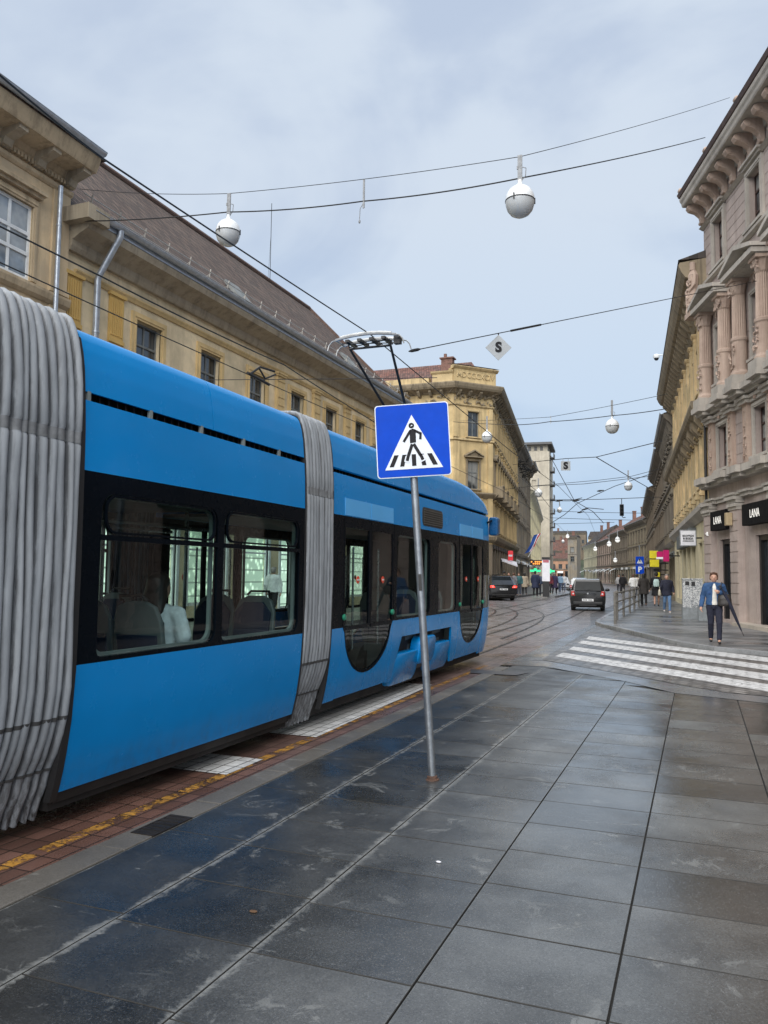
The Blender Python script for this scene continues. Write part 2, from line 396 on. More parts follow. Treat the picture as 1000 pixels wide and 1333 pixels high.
# foreground plaza of large granite slabs
def slab_x(nt, p, c):
    s = N(nt, 'ShaderNodeSeparateXYZ'); L(nt, p, s.inputs[0])
    nz = noise(nt, p, 14, 9, .75); n2 = noise(nt, p, 2.2, 5, .6)
    amt = None
    for X, wd in ((-1.79, .042), (-2.52, .038), (-1.06, .008), (-3.08, .014)):
        dx = M2(nt, 'ABSOLUTE', M2(nt, 'SUBTRACT', s.outputs[0], X))
        f = M2(nt, 'SUBTRACT', 1., M2(nt, 'DIVIDE', dx, M2(nt, 'MULTIPLY', M2(nt, 'ADD', M2(nt, 'MULTIPLY', nz, 1.6), M2(nt, 'MULTIPLY', n2, .9)), wd*1.6)), True)
        f = ramp(nt, M2(nt, 'ADD', M2(nt, 'MULTIPLY', f, .36), M2(nt, 'MULTIPLY', noise(nt, p, 6.5, 10, .8, 1.), .85)), [(.62, 0.), (.76, .9)])
        f = M2(nt, 'MAXIMUM', f, ramp(nt, dx, [(.005, .75 if wd > .01 else .2), (.012, 0.)]))
        amt = f if amt is None else M2(nt, 'MAXIMUM', amt, f)
    # mortar dust smeared over the cross joints (0.55 m apart) left of X=-1
    yy = M2(nt, 'ABSOLUTE', M2(nt, 'SUBTRACT', M2(nt, 'FRACT', M2(nt, 'DIVIDE', M2(nt, 'SUBTRACT', s.outputs[1], 3.10), .5505)), .5))
    fy = ramp(nt, M2(nt, 'ADD', M2(nt, 'MULTIPLY', M2(nt, 'SUBTRACT', yy, .5), 6.), M2(nt, 'MULTIPLY', noise(nt, p, 9, 10, .8, 1.), 1.)), [(.50, 0.), (.56, .85)])
    left = ramp(nt, M2(nt, 'ADD', s.outputs[0], M2(nt, 'MULTIPLY', n2, 1.2)), [(-.5, 1.), (.0, 0.)])
    lf = M2(nt, 'SUBTRACT', M2(nt, 'MULTIPLY', s.outputs[0], -1.), .45, True)
    amt = M2(nt, 'MAXIMUM', amt, M2(nt, 'MULTIPLY', M2(nt, 'MULTIPLY', fy, lf), ramp(nt, n2, [(.4, .15), (.6, .9)])))
    # scattered lime blooms with ragged edges
    bl = M2(nt, 'MULTIPLY', ramp(nt, noise(nt, p, 3.1, 10, .78, 1.4), [(.565, 0.), (.60, 1.)]), ramp(nt, noise(nt, p, 1.3, 2), [(.44, 0.), (.58, .55)]))
    amt = M2(nt, 'MAXIMUM', amt, bl)
    fleck = ramp(nt, noise(nt, p, 120, 3, .7), [(.56, 0.), (.70, .6)])
    c = mix(nt, fleck, c, (.15, .155, .16)); c = mix(nt, 1., c, ramp(nt, M2(nt, 'MULTIPLY', M2(nt, 'ADD', M2(nt, 'ADD', s.outputs[0], M2(nt, 'MULTIPLY', n2, .5)), 2.5), .5), [(.15, .55), (.75, 1.25)]), 'MULTIPLY')  # tram and sky reflections put into the colour: darker by the tram, lighter rightwards
    brn = ramp(nt, M2(nt, 'MULTIPLY', M2(nt, 'ADD', M2(nt, 'MULTIPLY', s.outputs[0], .35), noise(nt, p, .9, 4)), .7), [(.25, 0.), (.75, .7)])
    c = mix(nt, brn, c, (.070, .060, .050))
    c = mix(nt, amt, c, mix(nt, nz, (.12, .125, .12), (.27, .27, .255)))
    return c, M2(nt, 'MULTIPLY', amt, .15)
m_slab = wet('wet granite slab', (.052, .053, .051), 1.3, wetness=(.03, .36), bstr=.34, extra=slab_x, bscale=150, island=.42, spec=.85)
XC = [-3.08, -2.52, -1.79, -1.06, -.33, .45, 1.22, 2.0, 2.78, 3.56, 4.34, 5.12, 5.9]
EDGE = [(-3.3, 14.15), (-2.54, 14.3), (-1.82, 13.6), (-1.06, 12.85), (-.34, 11.9), (.45, 11.6), (.81, 11.45), (2.0, 10.9), (6.0, 9.6)]
def edge_y(x):
    for (a, ya), (b, yb) in zip(EDGE, EDGE[1:]):
        if a <= x <= b: return ya+(yb-ya)*(x-a)/(b-a)
    return EDGE[-1][1]
mb = MB(); r2 = random.Random(3)
for ci, (x0, x1) in enumerate(zip(XC, XC[1:])):
    step = 1.101 if ci == 0 else .5505
    y = (3.16-1.101*8) if ci == 0 else 3.10-.5505*14-(.04 if ci == 2 else 0)
    g = .007 if x0 > -1.2 else .005
    while y < 15:
        ya, yb0, yb1 = y+g/2, y+step-g/2, y+step-g/2
        e0, e1 = edge_y(x0+.01), edge_y(x1-.01)
        if ya > max(e0, e1)-.03: break
        yb0 = max(ya+.004, min(yb0, e0)); yb1 = max(ya+.004, min(yb1, e1))
        if r2.random() < .0: pass
        j = lambda s=.0010: r2.uniform(-s, s)
        a, b, c, d = (x0+g/2, ya), (x1-g/2, ya), (x1-g/2, yb1), (x0+g/2, yb0)
        z = [.0+j() for _ in range(4)]; cz = .003
        cxm, cym = (x0+x1)/2, (ya+yb0)/2
        def inn(q, k=.0025): return (q[0]+(k if q[0] < cxm else -k), q[1]+(k if q[1] < cym else -k))
        ring = [(*q, z_-cz) for q, z_ in zip((a, b, c, d), z)]; top = [(*inn(q), z_) for q, z_ in zip((a, b, c, d), z)]
        low = [(q[0], q[1], -.03) for q in (a, b, c, d)]
        mb.cm = 0; mb.add(low+ring+top, [(8, 9, 10, 11)]); o_ = len(mb.v)-12
        mb.f += [tuple(i+o_ for i in f) for f in [(0, 1, 5, 4), (1, 2, 6, 5), (2, 3, 7, 6), (3, 0, 4, 7), (4, 5, 9, 8), (5, 6, 10, 9), (6, 7, 11, 10), (7, 4, 8, 11)]]; mb.m += [1]*8
        y += step
m_bed = mat('joint sand', (.02, .019, .017), .8, var=.4, vs=9)
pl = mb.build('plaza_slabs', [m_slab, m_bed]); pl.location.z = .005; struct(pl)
m_bed = mat('joint sand', (.02, .019, .017), .8, var=.4, vs=9)
sheet('slab_bed', [(-3.08, -6), (6, -6), (6, 9.55)] + [e for e in EDGE[::-1][1:]] + [(-3.08, 14.1)], -.006, m_bed)
# concrete gutter kerb between slabs and pavers, broken into lengths
m_kerb = wet('weathered kerb concrete', (.125, .115, .10), 1.5, dry=(.25, .24, .22), wetness=(.3, .65))
mb = MB(); y = -5.
while y < 13.6:
    l = r2.uniform(.85, 1.1); mb.box(-3.29, -3.086, y+.004, min(13.9, y+l-.004), -.02, .011+r2.uniform(-.002, .002)); y += l
struct(mb.build('gutter_kerb', m_kerb, bevel=.006))
# drain grate in the gutter
gt = empty('drain_grate', (-3.16, 4.3, -.007), 0, 'rusty slotted drain grate set in the kerb between the slabs and the red pavers', 'drain')
mb = MB(); mb.box(-.085, .085, -.20, -.175, .0, .0215); mb.box(-.085, .085, .175, .20, .0, .0215); mb.box(-.085, -.072, -.175, .175, .0, .0215); mb.box(.072, .085, -.175, .175, .0, .0215)
mb.build('frame', mat('drain iron', (.055, .045, .038), .5, .7, var=.4), gt)
mb = MB()
for i in range(6): mb.box(-.072, .072, -.170+i*.060, -.138+i*.060, .004, .0205)
mb.build('bar', MATS['drain iron'], gt)
mb = MB(); mb.box(-.072, .072, -.175, .175, .0175, .0182); mb.build('pit', mat('black pit', (.003, .003, .003), .9), gt)

# border band beyond the slabs, then sett-paved crossing
m_band = wet('pale border stone', (.13, .135, .14), .9, dry=None, wetness=(.12, .4), island=.15)
BO = [G(709, 862), G(776, 814), G(840, 882), G(893, 893), G(952, 904), G(1000, 910)]
sheet('border_band', [(e[0], e[1]+.012) for e in EDGE] + [(6.0, 11.1), (2., 11.9), (.9, 12.08), (.35, 12.25), (-.33, 12.85), (-1.0, 13.62), (-2.7, 15.25), (-3.28, 15.25)], .008, m_band)
mb = MB(); y = 15.28
while y < 28.5:
    x0 = -3.28; x1 = -2.78-(y-15)*.028; mb.box(x0, x1, y+.005, y+.6, -.02, .014); y += .605
struct(mb.build('border_kerb', m_band, bevel=.006))
def sett_x(rotz, su=.25, sv=.155, jd=.9):
    def fx(nt, p, c):
        q = N(nt, 'ShaderNodeVectorMath', operation='ADD'); L(nt, p, q.inputs[0])
        v = N(nt, 'ShaderNodeVectorMath', operation='SCALE'); v.inputs[3].default_value = .028
        nn = N(nt, 'ShaderNodeTexNoise'); nn.inputs['Scale'].default_value = 2.5; L(nt, p, nn.inputs['Vector']); L(nt, nn.outputs[1], v.inputs[0]); L(nt, v.outputs[0], q.inputs[1])
        rc, mf = grid_tex(nt, q.outputs[0], su, sv, rotz, .5, .020)
        c = mix(nt, 1., c, ramp(nt, rc, [(0., .65 if jd > .5 else .88), (1., 1.4 if jd > .5 else 1.08)]), 'MULTIPLY')
        c = mix(nt, M2(nt, 'MULTIPLY', mf, jd), c, (.03, .027, .025))
        return c, M2(nt, 'MULTIPLY', mf, -5.)
    return fx
SA = R(42)
m_sett = wet('granite setts', (.17, .16, .15), 1.3, wetness=(.22, .5), extra=sett_x(SA), bstr=.6)
SETT = [(-3.30, 15.2), (-2.7, 15.28), (-1.0, 13.66), (-.33, 12.89), (.35, 12.29), (.9, 12.12), (2., 11.94), (6., 11.14), (12, 10.4), (12, 16.), (1.5, 18.1), (-.3, 19.8), (-1.7, 22.8), (-2.6, 25.4), (-3.15, 28.2)]
sheet('sett_crossing', SETT, .010, m_sett)
m_zeb = None
def zebra_mat():
    m, nt, b, o = nodes('white crossing paint on setts'); p = pos(nt)
    c, h = sett_x(SA, jd=.42)(nt, p, mix(nt, ramp(nt, noise(nt, p, 14, 7, .75), [(.44, 0.), (.66, .75)]), (.74, .74, .73), (.22, .21, .20)))
    L(nt, mix(nt, .30, c, (.66, .66, .65)), b.inputs['Base Color']); b.inputs['Roughness'].default_value = .45; bump(nt, b, M2(nt, 'ADD', h, noise(nt, p, 50, 3)), .5, .005)
    _, mf = grid_tex(nt, p, .25, .155, SA, .5, .020)
    t = N(nt, 'ShaderNodeBsdfTransparent'); mx = N(nt, 'ShaderNodeMixShader')
    w_ = M2(nt, 'MAXIMUM', ramp(nt, noise(nt, p, 8, 8, .75), [(.555, 0.), (.62, 1.)]), M2(nt, 'MULTIPLY', mf, .12))
    L(nt, w_, mx.inputs[0]); L(nt, b.outputs[0], mx.inputs[1]); L(nt, t.outputs[0], mx.inputs[2]); L(nt, mx.outputs[0], o.inputs[0]); return m
m_zeb = zebra_mat()
ZP = [((722.4, 855.2), (733, 850.4), (1000, 892), (1000, 901.6)), ((740, 846.4), (747, 842.4), (1000, 878.4), (1000, 887)),
      ((752, 838), (758.4, 834.4), (1000, 867), (1000, 873.6)), ((763, 832.8), (767, 829), (1000, 857), (1000, 863))]
for a, b_, c_, d_ in ZP:
    a, b_, c_, d_ = G(*a), G(*b_), G(*c_), G(*d_)
    dr = (d_-a).normalized(); dr2 = (c_-b_).normalized()
    sheet('crossing_stripe', [a, d_+dr*3., c_+dr2*3., b_], .015, m_zeb)

# right pavement: damp asphalt with drying patches, granite kerb with a rounded nose
def rp_x(nt, p, c):
    q = mapv(nt, p, (.55, 1.3, 1), (0, 0, R(38)))
    f = ramp(nt, noise(nt, q, .75, 5, .55, .8), [(.44, 0.), (.56, 1.)])
    return mix(nt, f, c, mix(nt, 1., (.20, .20, .20), ramp(nt, noise(nt, p, 6, 5), [(.3, .8), (.7, 1.15)]), 'MULTIPLY')), None
m_rpav = wet('right pavement asphalt', (.085, .088, .09), .6, wetness=(.2, .55), extra=rp_x)
KERB = [(12, 16.05), (1.5, 18.2), (.3, 19.05), (-.45, 20.2), (-1.5, 22.9), (-2.3, 25.0), (-2.85, 26.3), (-3.2, 27.6), (-3.3, 29), (-3.35, 31), (-3.5, 38), (-4.3, 60), (-5.8, 90), (-8.8, 128), (-29.5, 214)]
sheet('right_pavement', [(30, 16.05)] + KERB + [(-25, 214), (-6, 128), (0, 60), (30, 30)], .10, m_rpav, .1)
m_kst = wet('granite kerb stone', (.20, .205, .21), 1.2, wetness=(.15, .45), island=.15)
mb = MB()
P = [Vector((a, b, 0)) for a, b in KERB[:12]]
for p, q in zip(P, P[1:]):
    n = max(1, int((q-p).length/1.0)); d = (q-p)/n; nn = Vector((-d.y, d.x, 0)).normalized()
    if nn.x > 0 and False: nn = -nn
    for i in range(n):
        a = p+d*i+d.normalized()*.004; b = p+d*(i+1)-d.normalized()*.004
        o = -nn if (nn.x+nn.y) < 0 else nn
        i_ = Vector((-d.y, d.x, 0)).normalized()*-1
        lo_, hi_ = a-i_*.03, b-i_*.03
        mb.add([(*lo_.xy, -.02), (*hi_.xy, -.02), (*(hi_+i_*.17).xy, -.02), (*(lo_+i_*.17).xy, -.02), (*lo_.xy, .106), (*hi_.xy, .106), (*(hi_+i_*.17).xy, .106), (*(lo_+i_*.17).xy, .106)],
               [(0, 3, 2, 1), (4, 5, 6, 7), (0, 1, 5, 4), (1, 2, 6, 5), (2, 3, 7, 6), (3, 0, 4, 7)])
struct(mb.build('kerb', m_kst, bevel=.012))
# ragged tarmac patches, a fallen leaf and a cigarette end on the slabs
sheet('tarmac_patch', [G(u, v) for u, v in ((613, 872), (640, 874), (690, 876), (672, 880), (612, 877))], .013, m_asph)

# hill far behind the street
m_hill = mat('hill green', (.045, .06, .035), .9, var=.5, vs=.05)
mb = MB(); vs = []; nx, ny = 40, 14
for j in range(ny+1):
    for i in range(nx+1):
        x = -330+i*14; y = 262+j*22
        t = min(1, max(0, (y-262)/170)); h = 30*(t*t*(3-2*t))*(.8+.2*math.sin(x*.03)+.1*math.sin(x*.11+y*.05))
        vs.append((x, y, h-.3))
mb.add(vs, [(j*(nx+1)+i, j*(nx+1)+i+1, (j+1)*(nx+1)+i+1, (j+1)*(nx+1)+i) for j in range(ny) for i in range(nx)])
struct(mb.build('hill', m_hill, smooth=True))
# ================================================================== TRAM
def paint_gloss(name, c, rough=.16, dirt=.35):
    m, nt, b, _ = nodes(name); p = pos(nt)
    s = N(nt, 'ShaderNodeSeparateXYZ'); L(nt, p, s.inputs[0])
    low = ramp(nt, M2(nt, 'ADD', s.outputs[2], M2(nt, 'MULTIPLY', noise(nt, mapv(nt, p, (3, 3, .5)), 3, 6), .5)), [(.40, dirt), (.75, .0)])
    cc = mix(nt, 1., c, ramp(nt, noise(nt, p, .9, 4), [(.3, .93), (.7, 1.05)]), 'MULTIPLY')
    cc = mix(nt, M2(nt, 'MULTIPLY', low, ramp(nt, noise(nt, p, 14, 6), [(.4, .3), (.65, 1.)])), cc, (.045, .05, .055))
    L(nt, cc, b.inputs['Base Color']); L(nt, ramp(nt, noise(nt, p, 5, 5), [(.3, rough), (.7, rough+.14)]), b.inputs['Roughness'])
    b.inputs['Specular IOR Level'].default_value = .28; b.inputs['Coat Weight'].default_value = .08; b.inputs['Coat Roughness'].default_value = .1
    bump(nt, b, noise(nt, p, 2.2, 2), .10, .02)
    MATS[name] = m; return m
m_blue = paint_gloss('tram blue', (.0, .232, .60)); m_lblue = paint_gloss('tram light blue', (.10, .42, .82), .3, 0)
m_black = mat('tram black surround', (.003, .005, .008), .28, spec=.05)
m_rub = mat('black rubber', (.015, .015, .016), .6)
m_under = mat('sooty underframe', (.018, .016, .015), .8, var=.4)
m_tg = glass_clear('tram glass', (.60, .70, .69)); m_tgd = glass_clear('tram door glass', (.70, .76, .74))
m_grey = mat('tram grey plastic', (.20, .235, .23), .5); m_navy = mat('seat navy fabric', (.012, .02, .05), .85, bs=.2)
m_ceil = mat('tram dark lining', (.05, .055, .06), .6); m_floor = mat('tram floor rubber', (.05, .05, .055), .5)
m_yel = mat('handrail grey steel', (.35, .36, .36), .25, .8); m_blk = mat('satin black', (.012, .012, .013), .4)
TX = -4.7
PROF = [(.10, 1.00), (.25, 1.05), (.45, 1.095), (.7, 1.13), (1.0, 1.148), (1.6, 1.155), (2.2, 1.15), (2.5, 1.145), (2.72, 1.132), (2.88, 1.118), (3.0, 1.098), (3.08, 1.074), (3.125, 1.045), (3.15, 1.0), (3.162, .93), (3.17, .6), (3.174, .3), (3.176, 0.)]
def hw(z):
    for (a, wa), (b, wb) in zip(PROF, PROF[1:]):
        if a <= z <= b: return wa+(wb-wa)*(z-a)/(b-a)
    return PROF[0][1] if z < PROF[0][0] else 0.
def nose(y):                      # factor on the half width and drop of the roof over the cab
    if y < 13.9: return 1., 0.
    t = min(1., (y-13.9)/1.25); return math.sqrt(max(.0, 1-(t*.96)**3.2)), .0
def sx(side, y, z, off=0.): return TX+side*((hw(z)+off)*nose(y)[0])
def panel(mb, side, ys, zlo, zhi, off=0., th=.03, nz=6):
    """curved skin between zlo(y) and zhi(y), thickness inward"""
    fl = zlo if callable(zlo) else (lambda y: zlo); fh = zhi if callable(zhi) else (lambda y: zhi)
    n = nz+1; vs = []; fs = []
    for dpt in (off, off-th):
        for y in ys:
            for k in range(n):
                z = fl(y)+(fh(y)-fl(y))*k/nz; vs.append((sx(side, y, z, dpt), y, z))
    m = len(ys); A = lambda l, i, k: l*m*n+i*n+k
    for i in range(m-1):
        for k in range(nz):
            fs.append((A(0, i, k), A(0, i+1, k), A(0, i+1, k+1), A(0, i, k+1))); fs.append((A(1, i, k), A(1, i, k+1), A(1, i+1, k+1), A(1, i+1, k)))
        fs.append((A(0, i, 0), A(1, i, 0), A(1, i+1, 0), A(0, i+1, 0))); fs.append((A(0, i, nz), A(0, i+1, nz), A(1, i+1, nz), A(1, i, nz)))
    for k in range(nz):
        fs.append((A(0, 0, k), A(0, 0, k+1), A(1, 0, k+1), A(1, 0, k))); fs.append((A(0, m-1, k), A(1, m-1, k), A(1, m-1, k+1), A(0, m-1, k+1)))
    mb.add(vs, fs); return mb
def rrect(y0, y1, z0, z1, r, n=6, rs=None):
    rs = rs or (r, r, r, r); out = []
    for (cy, cz, a0, rr) in ((y1-rs[0], z0+rs[0], -90, rs[0]), (y1-rs[1], z1-rs[1], 0, rs[1]), (y0+rs[2], z1-rs[2], 90, rs[2]), (y0+rs[3], z0+rs[3], 180, rs[3])):
        for k in range(n+1):
            a = R(a0+90*k/n); out.append((cy+rr*math.cos(a), cz+rr*math.sin(a)))
    return out
def holed(mb, side, y0, y1, z0, z1, hole, off=0., th=.04):
    """rectangular surround with a rounded opening; the outline follows the tram's cross-section"""
    cy = (y0+y1)/2; cz = (z0+z1)/2; outer = []
    hy = (min(p[0] for p in hole)+max(p[0] for p in hole))/2; hz = (min(p[1] for p in hole)+max(p[1] for p in hole))/2
    n = len(hole)//4
    for i, (y, z) in enumerate(hole):
        c = i//n; k = (i % n)/(n-1)
        q = {0: (y if k < .5 else y1, z0 if k < .5 else z), 1: (y1 if k < .5 else y, z if k < .5 else z1), 2: (y if k < .5 else y0, z1 if k < .5 else z), 3: (y0 if k < .5 else y, z if k < .5 else z0)}[c]
        if abs(k-.5) < .08: q = {0: (y1, z0), 1: (y1, z1), 2: (y0, z1), 3: (y0, z0)}[c]
        outer.append(q)
    m = len(hole); vs = []
    for o in (off, off-th):
        vs += [(sx(side, y, z, o), y, z) for y, z in outer]+[(sx(side, y, z, o), y, z) for y, z in hole]
    fs = []
    for i in range(m):
        j = (i+1) % m
        fs += [(i, j, m+j, m+i), (2*m+i, 3*m+i, 3*m+j, 2*m+j), (m+i, m+j, 3*m+j, 3*m+i), (i, 2*m+i, 2*m+j, j)]
    mb.add(vs, fs)
def ringbar(mb, side, loop, off, th, wd):
    """thin seal following a rounded opening"""
    cy = sum(p[0] for p in loop)/len(loop); cz = sum(p[1] for p in loop)/len(loop)
    ys = [p[0] for p in loop]; zs = [p[1] for p in loop]; sy = 1-2*wd/(max(ys)-min(ys)); sz = 1-2*wd/(max(zs)-min(zs))
    inn = [(cy+(y-cy)*sy, cz+(z-cz)*sz) for y, z in loop]; m = len(loop); vs = []
    for o in (off, off-th):
        vs += [(sx(side, y, z, o), y, z) for y, z in loop]+[(sx(side, y, z, o), y, z) for y, z in inn]
    fs = []
    for i in range(m):
        j = (i+1) % m
        fs += [(i, j, m+j, m+i), (2*m+i, 3*m+i, 3*m+j, 2*m+j), (m+i, m+j, 3*m+j, 3*m+i), (i, 2*m+i, 2*m+j, j)]
    mb.add(vs, fs)
def pane(mb, side, loop, off=-.012):
    ys = [p[0] for p in loop]; zs = [p[1] for p in loop]; n = len(loop)
    mb.add([(sx(side, y, z, off), y, z) for y, z in loop], [tuple(range(n))])

tram = empty('tram', (TX, 9, 0), 0, 'long articulated blue tram with grey bellows and a raised pantograph standing in the street', 'tram')
TP = []
def tp(mb, name, m, parent=None, **k):
    o = mb.build(name, m, None, **k); p = parent or tram; o.parent = p
    o.matrix_parent_inverse = (Matrix.Translation((-TX, -9, 0)) if p == tram else Matrix.Identity(4)); return o
def yr(a, b, n=8): return [a+(b-a)*i/n for i in range(n+1)]

def side_window(side, y0, y1, z0=1.05, z1=2.10, hopper=True, fr=(None, None), g=None):
    g = g or m_tg
    a = y0-.035 if fr[0] is None else fr[0]; b = y1+.035 if fr[1] is None else fr[1]
    mb = MB(); loop = rrect(y0, y1, z0, z1, .10, rs=(.10, .12, .12, .05)); holed(mb, side, a, b, 1.02, 2.225, loop)
    wdw = tp(mb, 'window', m_black, smooth=30)
    mb = MB(); pane(mb, side, loop); mb.build('pane', g, wdw)
    mb = MB(); ringbar(mb, side, rrect(y0, y1, z0, z1, .10), -.045, .03, .022); mb.build('seal', m_grey, wdw)
    if hopper:
        mb = MB(); l2 = rrect(y0+.04, y1-.04, 1.84, z1-.005, .09); ringbar(mb, side, l2, .004, .02, .014)
        zz = [1.80, 1.835]; mb.box(min(sx(side, y0, 1.8, .003), sx(side, y0, 1.8, -.03)), max(sx(side, y0, 1.8, .003), sx(side, y0, 1.8, -.03)), y0, y1, 1.795, 1.83)
        mb.build('transom', m_black, wdw)
        mb = MB(); pane(mb, side, l2, -.02); mb.build('hopper_pane', m_tgd, wdw)

def shell(y0, y1, roof_split=None):
    ys = yr(y0, y1, 6)
    for s in (1, -1):
        mb = MB(); panel(mb, s, ys, 2.225, 2.67, nz=3); tp(mb, 'upper_panel', m_blue, smooth=30)
        cuts = [y0] + ([roof_split] if roof_split else []) + [y1]
        for a, b in zip(cuts, cuts[1:]):
            mb = MB(); panel(mb, s, yr(a+.004, b-.004, 6), 2.725, 3.176, nz=22, th=.02)
            tp(mb, 'roof_fairing', m_blue, smooth=30)
        mb = MB(); panel(mb, s, ys, 2.62, 2.78, off=-.09, th=.02, nz=2)
        for k in range(int((y1-y0)/.085)):
            yy = y0+.03+k*.085; x = sx(s, yy, 2.7, -.085); mb.box(min(x, x+s*.03), max(x, x+s*.03), yy, yy+.012, 2.66, 2.74)
        tp(mb, 'roof_vent_slot', m_blk)
        k = y0+.03
        while k < y1:
            mb = MB(); x = sx(s, k, 2.7, -.012); mb.box(x-.012, x+.012, k, k+.03, 2.665, 2.73); k += .62; tp(mb, 'fairing_bracket', m_grey)
    mb = MB(); mb.box(TX-1.0, TX+1.0, y0, y1, 2.215, 2.25); tp(mb, 'ceiling', m_ceil)
    mb = MB(); mb.box(TX-1.03, TX+1.03, y0, y1, .30, .36); tp(mb, 'floor', m_floor)
    mb = MB(); mb.box(TX-.98, TX+.98, y0, y1, .13, .298); tp(mb, 'underframe', m_under)

def lower(y0, y1):
    for s in (1, -1):
        mb = MB(); panel(mb, s, yr(y0, y1, 6), .25, 1.02, nz=8); tp(mb, 'lower_panel', m_blue, smooth=30)
        mb = MB(); panel(mb, s, yr(y0, y1, 6), .18, .249, off=-.012, nz=2); tp(mb, 'skirt_edge', m_under)

def seat(x, y, face=1, parent=None):
    mb = MB(); o = []
    # shell back: rounded outline, slightly reclined
    pts = [(-.21, 0), (-.225, .25), (-.215, .45), (-.17, .56), (-.08, .60), (.08, .60), (.17, .56), (.215, .45), (.225, .25), (.21, 0)]
    mb.prism([(x+a, .80+b) for a, b in pts], 'y', y-.0, y+.05) if False else None
    vs = []; n = len(pts)
    for t in (0, .045):
        for a, b in pts: vs.append((x+a, y-face*(b*.14)+t*face, .78+b))
    mb.add(vs, [tuple(range(n))[::-1], tuple(range(n, 2*n))]+[(i, (i+1) % n, (i+1) % n+n, i+n) for i in range(n)])
    mb.add([(x-.21, y, .78), (x+.21, y, .78), (x+.21, y+face*.42, .76), (x-.21, y+face*.42, .76), (x-.2, y, .72), (x+.2, y, .72), (x+.2, y+face*.42, .70), (x-.2, y+face*.42, .70)],
           [(0, 1, 2, 3), (4, 7, 6, 5), (0, 4, 5, 1), (1, 5, 6, 2), (2, 6, 7, 3), (3, 7, 4, 0)])
    mb.box(x-.18, x+.18, y+min(0, face*.3), y+max(0, face*.3), .36, .70)
    st = tp(mb, 'seat', mat('seat shell grey', (.10, .118, .12), .5), bevel=.012)
    mb = MB(); q = [(-.17, .02), (-.18, .33), (.18, .33), (.17, .02)]; vs = []
    for t in (-.012, .0): vs += [(x+a, y-face*(b*.14)+t*face-face*.001, .80+b) for a, b in q]
    mb.add(vs, [(0, 1, 2, 3), (7, 6, 5, 4), (0, 4, 5, 1), (1, 5, 6, 2), (2, 6, 7, 3), (3, 7, 4, 0)]); mb.build('seat_back_panel', m_navy, st)
    mb = MB(); q = [(-.18, .03), (-.19, .42), (-.1, .52), (.1, .52), (.19, .42), (.18, .03)]; vs = []
    for t in (.047, .075): vs += [(x+a, y-face*(b*.14)+t*face, .80+b) for a, b in q]
    n = 6; mb.add(vs, [tuple(range(n))[::-1], tuple(range(n, 2*n))]+[(i, (i+1) % n, (i+1) % n+n, i+n) for i in range(n)]); mb.build('seat_cushion', m_navy, st)
    mb = MB(); mb.tube([(x-.12, y-face*.095, 1.385), (x-.1, y-face*.13, 1.42), (x+.1, y-face*.13, 1.42), (x+.12, y-face*.095, 1.385)], .012, 6); mb.build('grab_handle', m_blk, st)
    return st

# suspended window module in full view and the one behind it
def window_module(y0, y1, wins, split, black_to=None):
    shell(y0, y1, split); lower(y0, y1)
    for s in (1, -1):
        e = [y0] + [(wins[i][1]+wins[i+1][0])/2 for i in range(len(wins)-1)] + [y1]
        for i, (a, b) in enumerate(wins): side_window(s, a, b, fr=(e[i], e[i+1]))
window_module(3.91, 6.93, [(4.09, 5.43), (5.52, 6.83)], 5.35)
window_module(-1.4, 2.93, [(-1.25, .45), (.6, 2.3)], .9)
for (x, y, f_) in ((-3.86, 4.92, 1), (-4.32, 4.92, 1), (-3.92, 6.62, -1), (-4.36, 6.62, -1), (-5.45, 4.6, 1), (-5.45, 6.5, -1), (-3.9, .6, 1), (-3.9, 1.8, 1)):
    seat(x, y, f_)
mb = MB()
for (x, y) in ((-4.2, 4.55), (-4.75, 5.5), (-4.75, 6.7), (-5.3, 5.6)): mb.tube([(x, y, .36), (x, y, 2.21)], .018, 8)
mb.tube([(-5.0, 4.1, 2.0), (-5.0, 6.8, 2.0)], .016, 8); mb.tube([(-5.80, 4.1, 1.36), (-5.80, 6.8, 1.36)], .014, 8); mb.tube([(-4.4, 4.1, 2.0), (-4.4, 6.8, 2.0)], .016, 8)
tp(mb, 'handrail', m_yel, smooth=True)
# dark partition pillars that shield the joint ends and a green-grey lining
mb = MB(); mb.box(-5.75, -5.0, 4.62, 4.66, .36, 2.21); mb.box(-5.74, -5.5, 5.45, 5.52, .36, 2.21); tp(mb, 'partition', m_ceil)
mb = MB(); mb.box(-5.25, -4.85, 4.80, 5.08, .36, 2.21); tp(mb, 'equipment_cabinet', mat('dark green grey lining', (.035, .05, .05), .5))

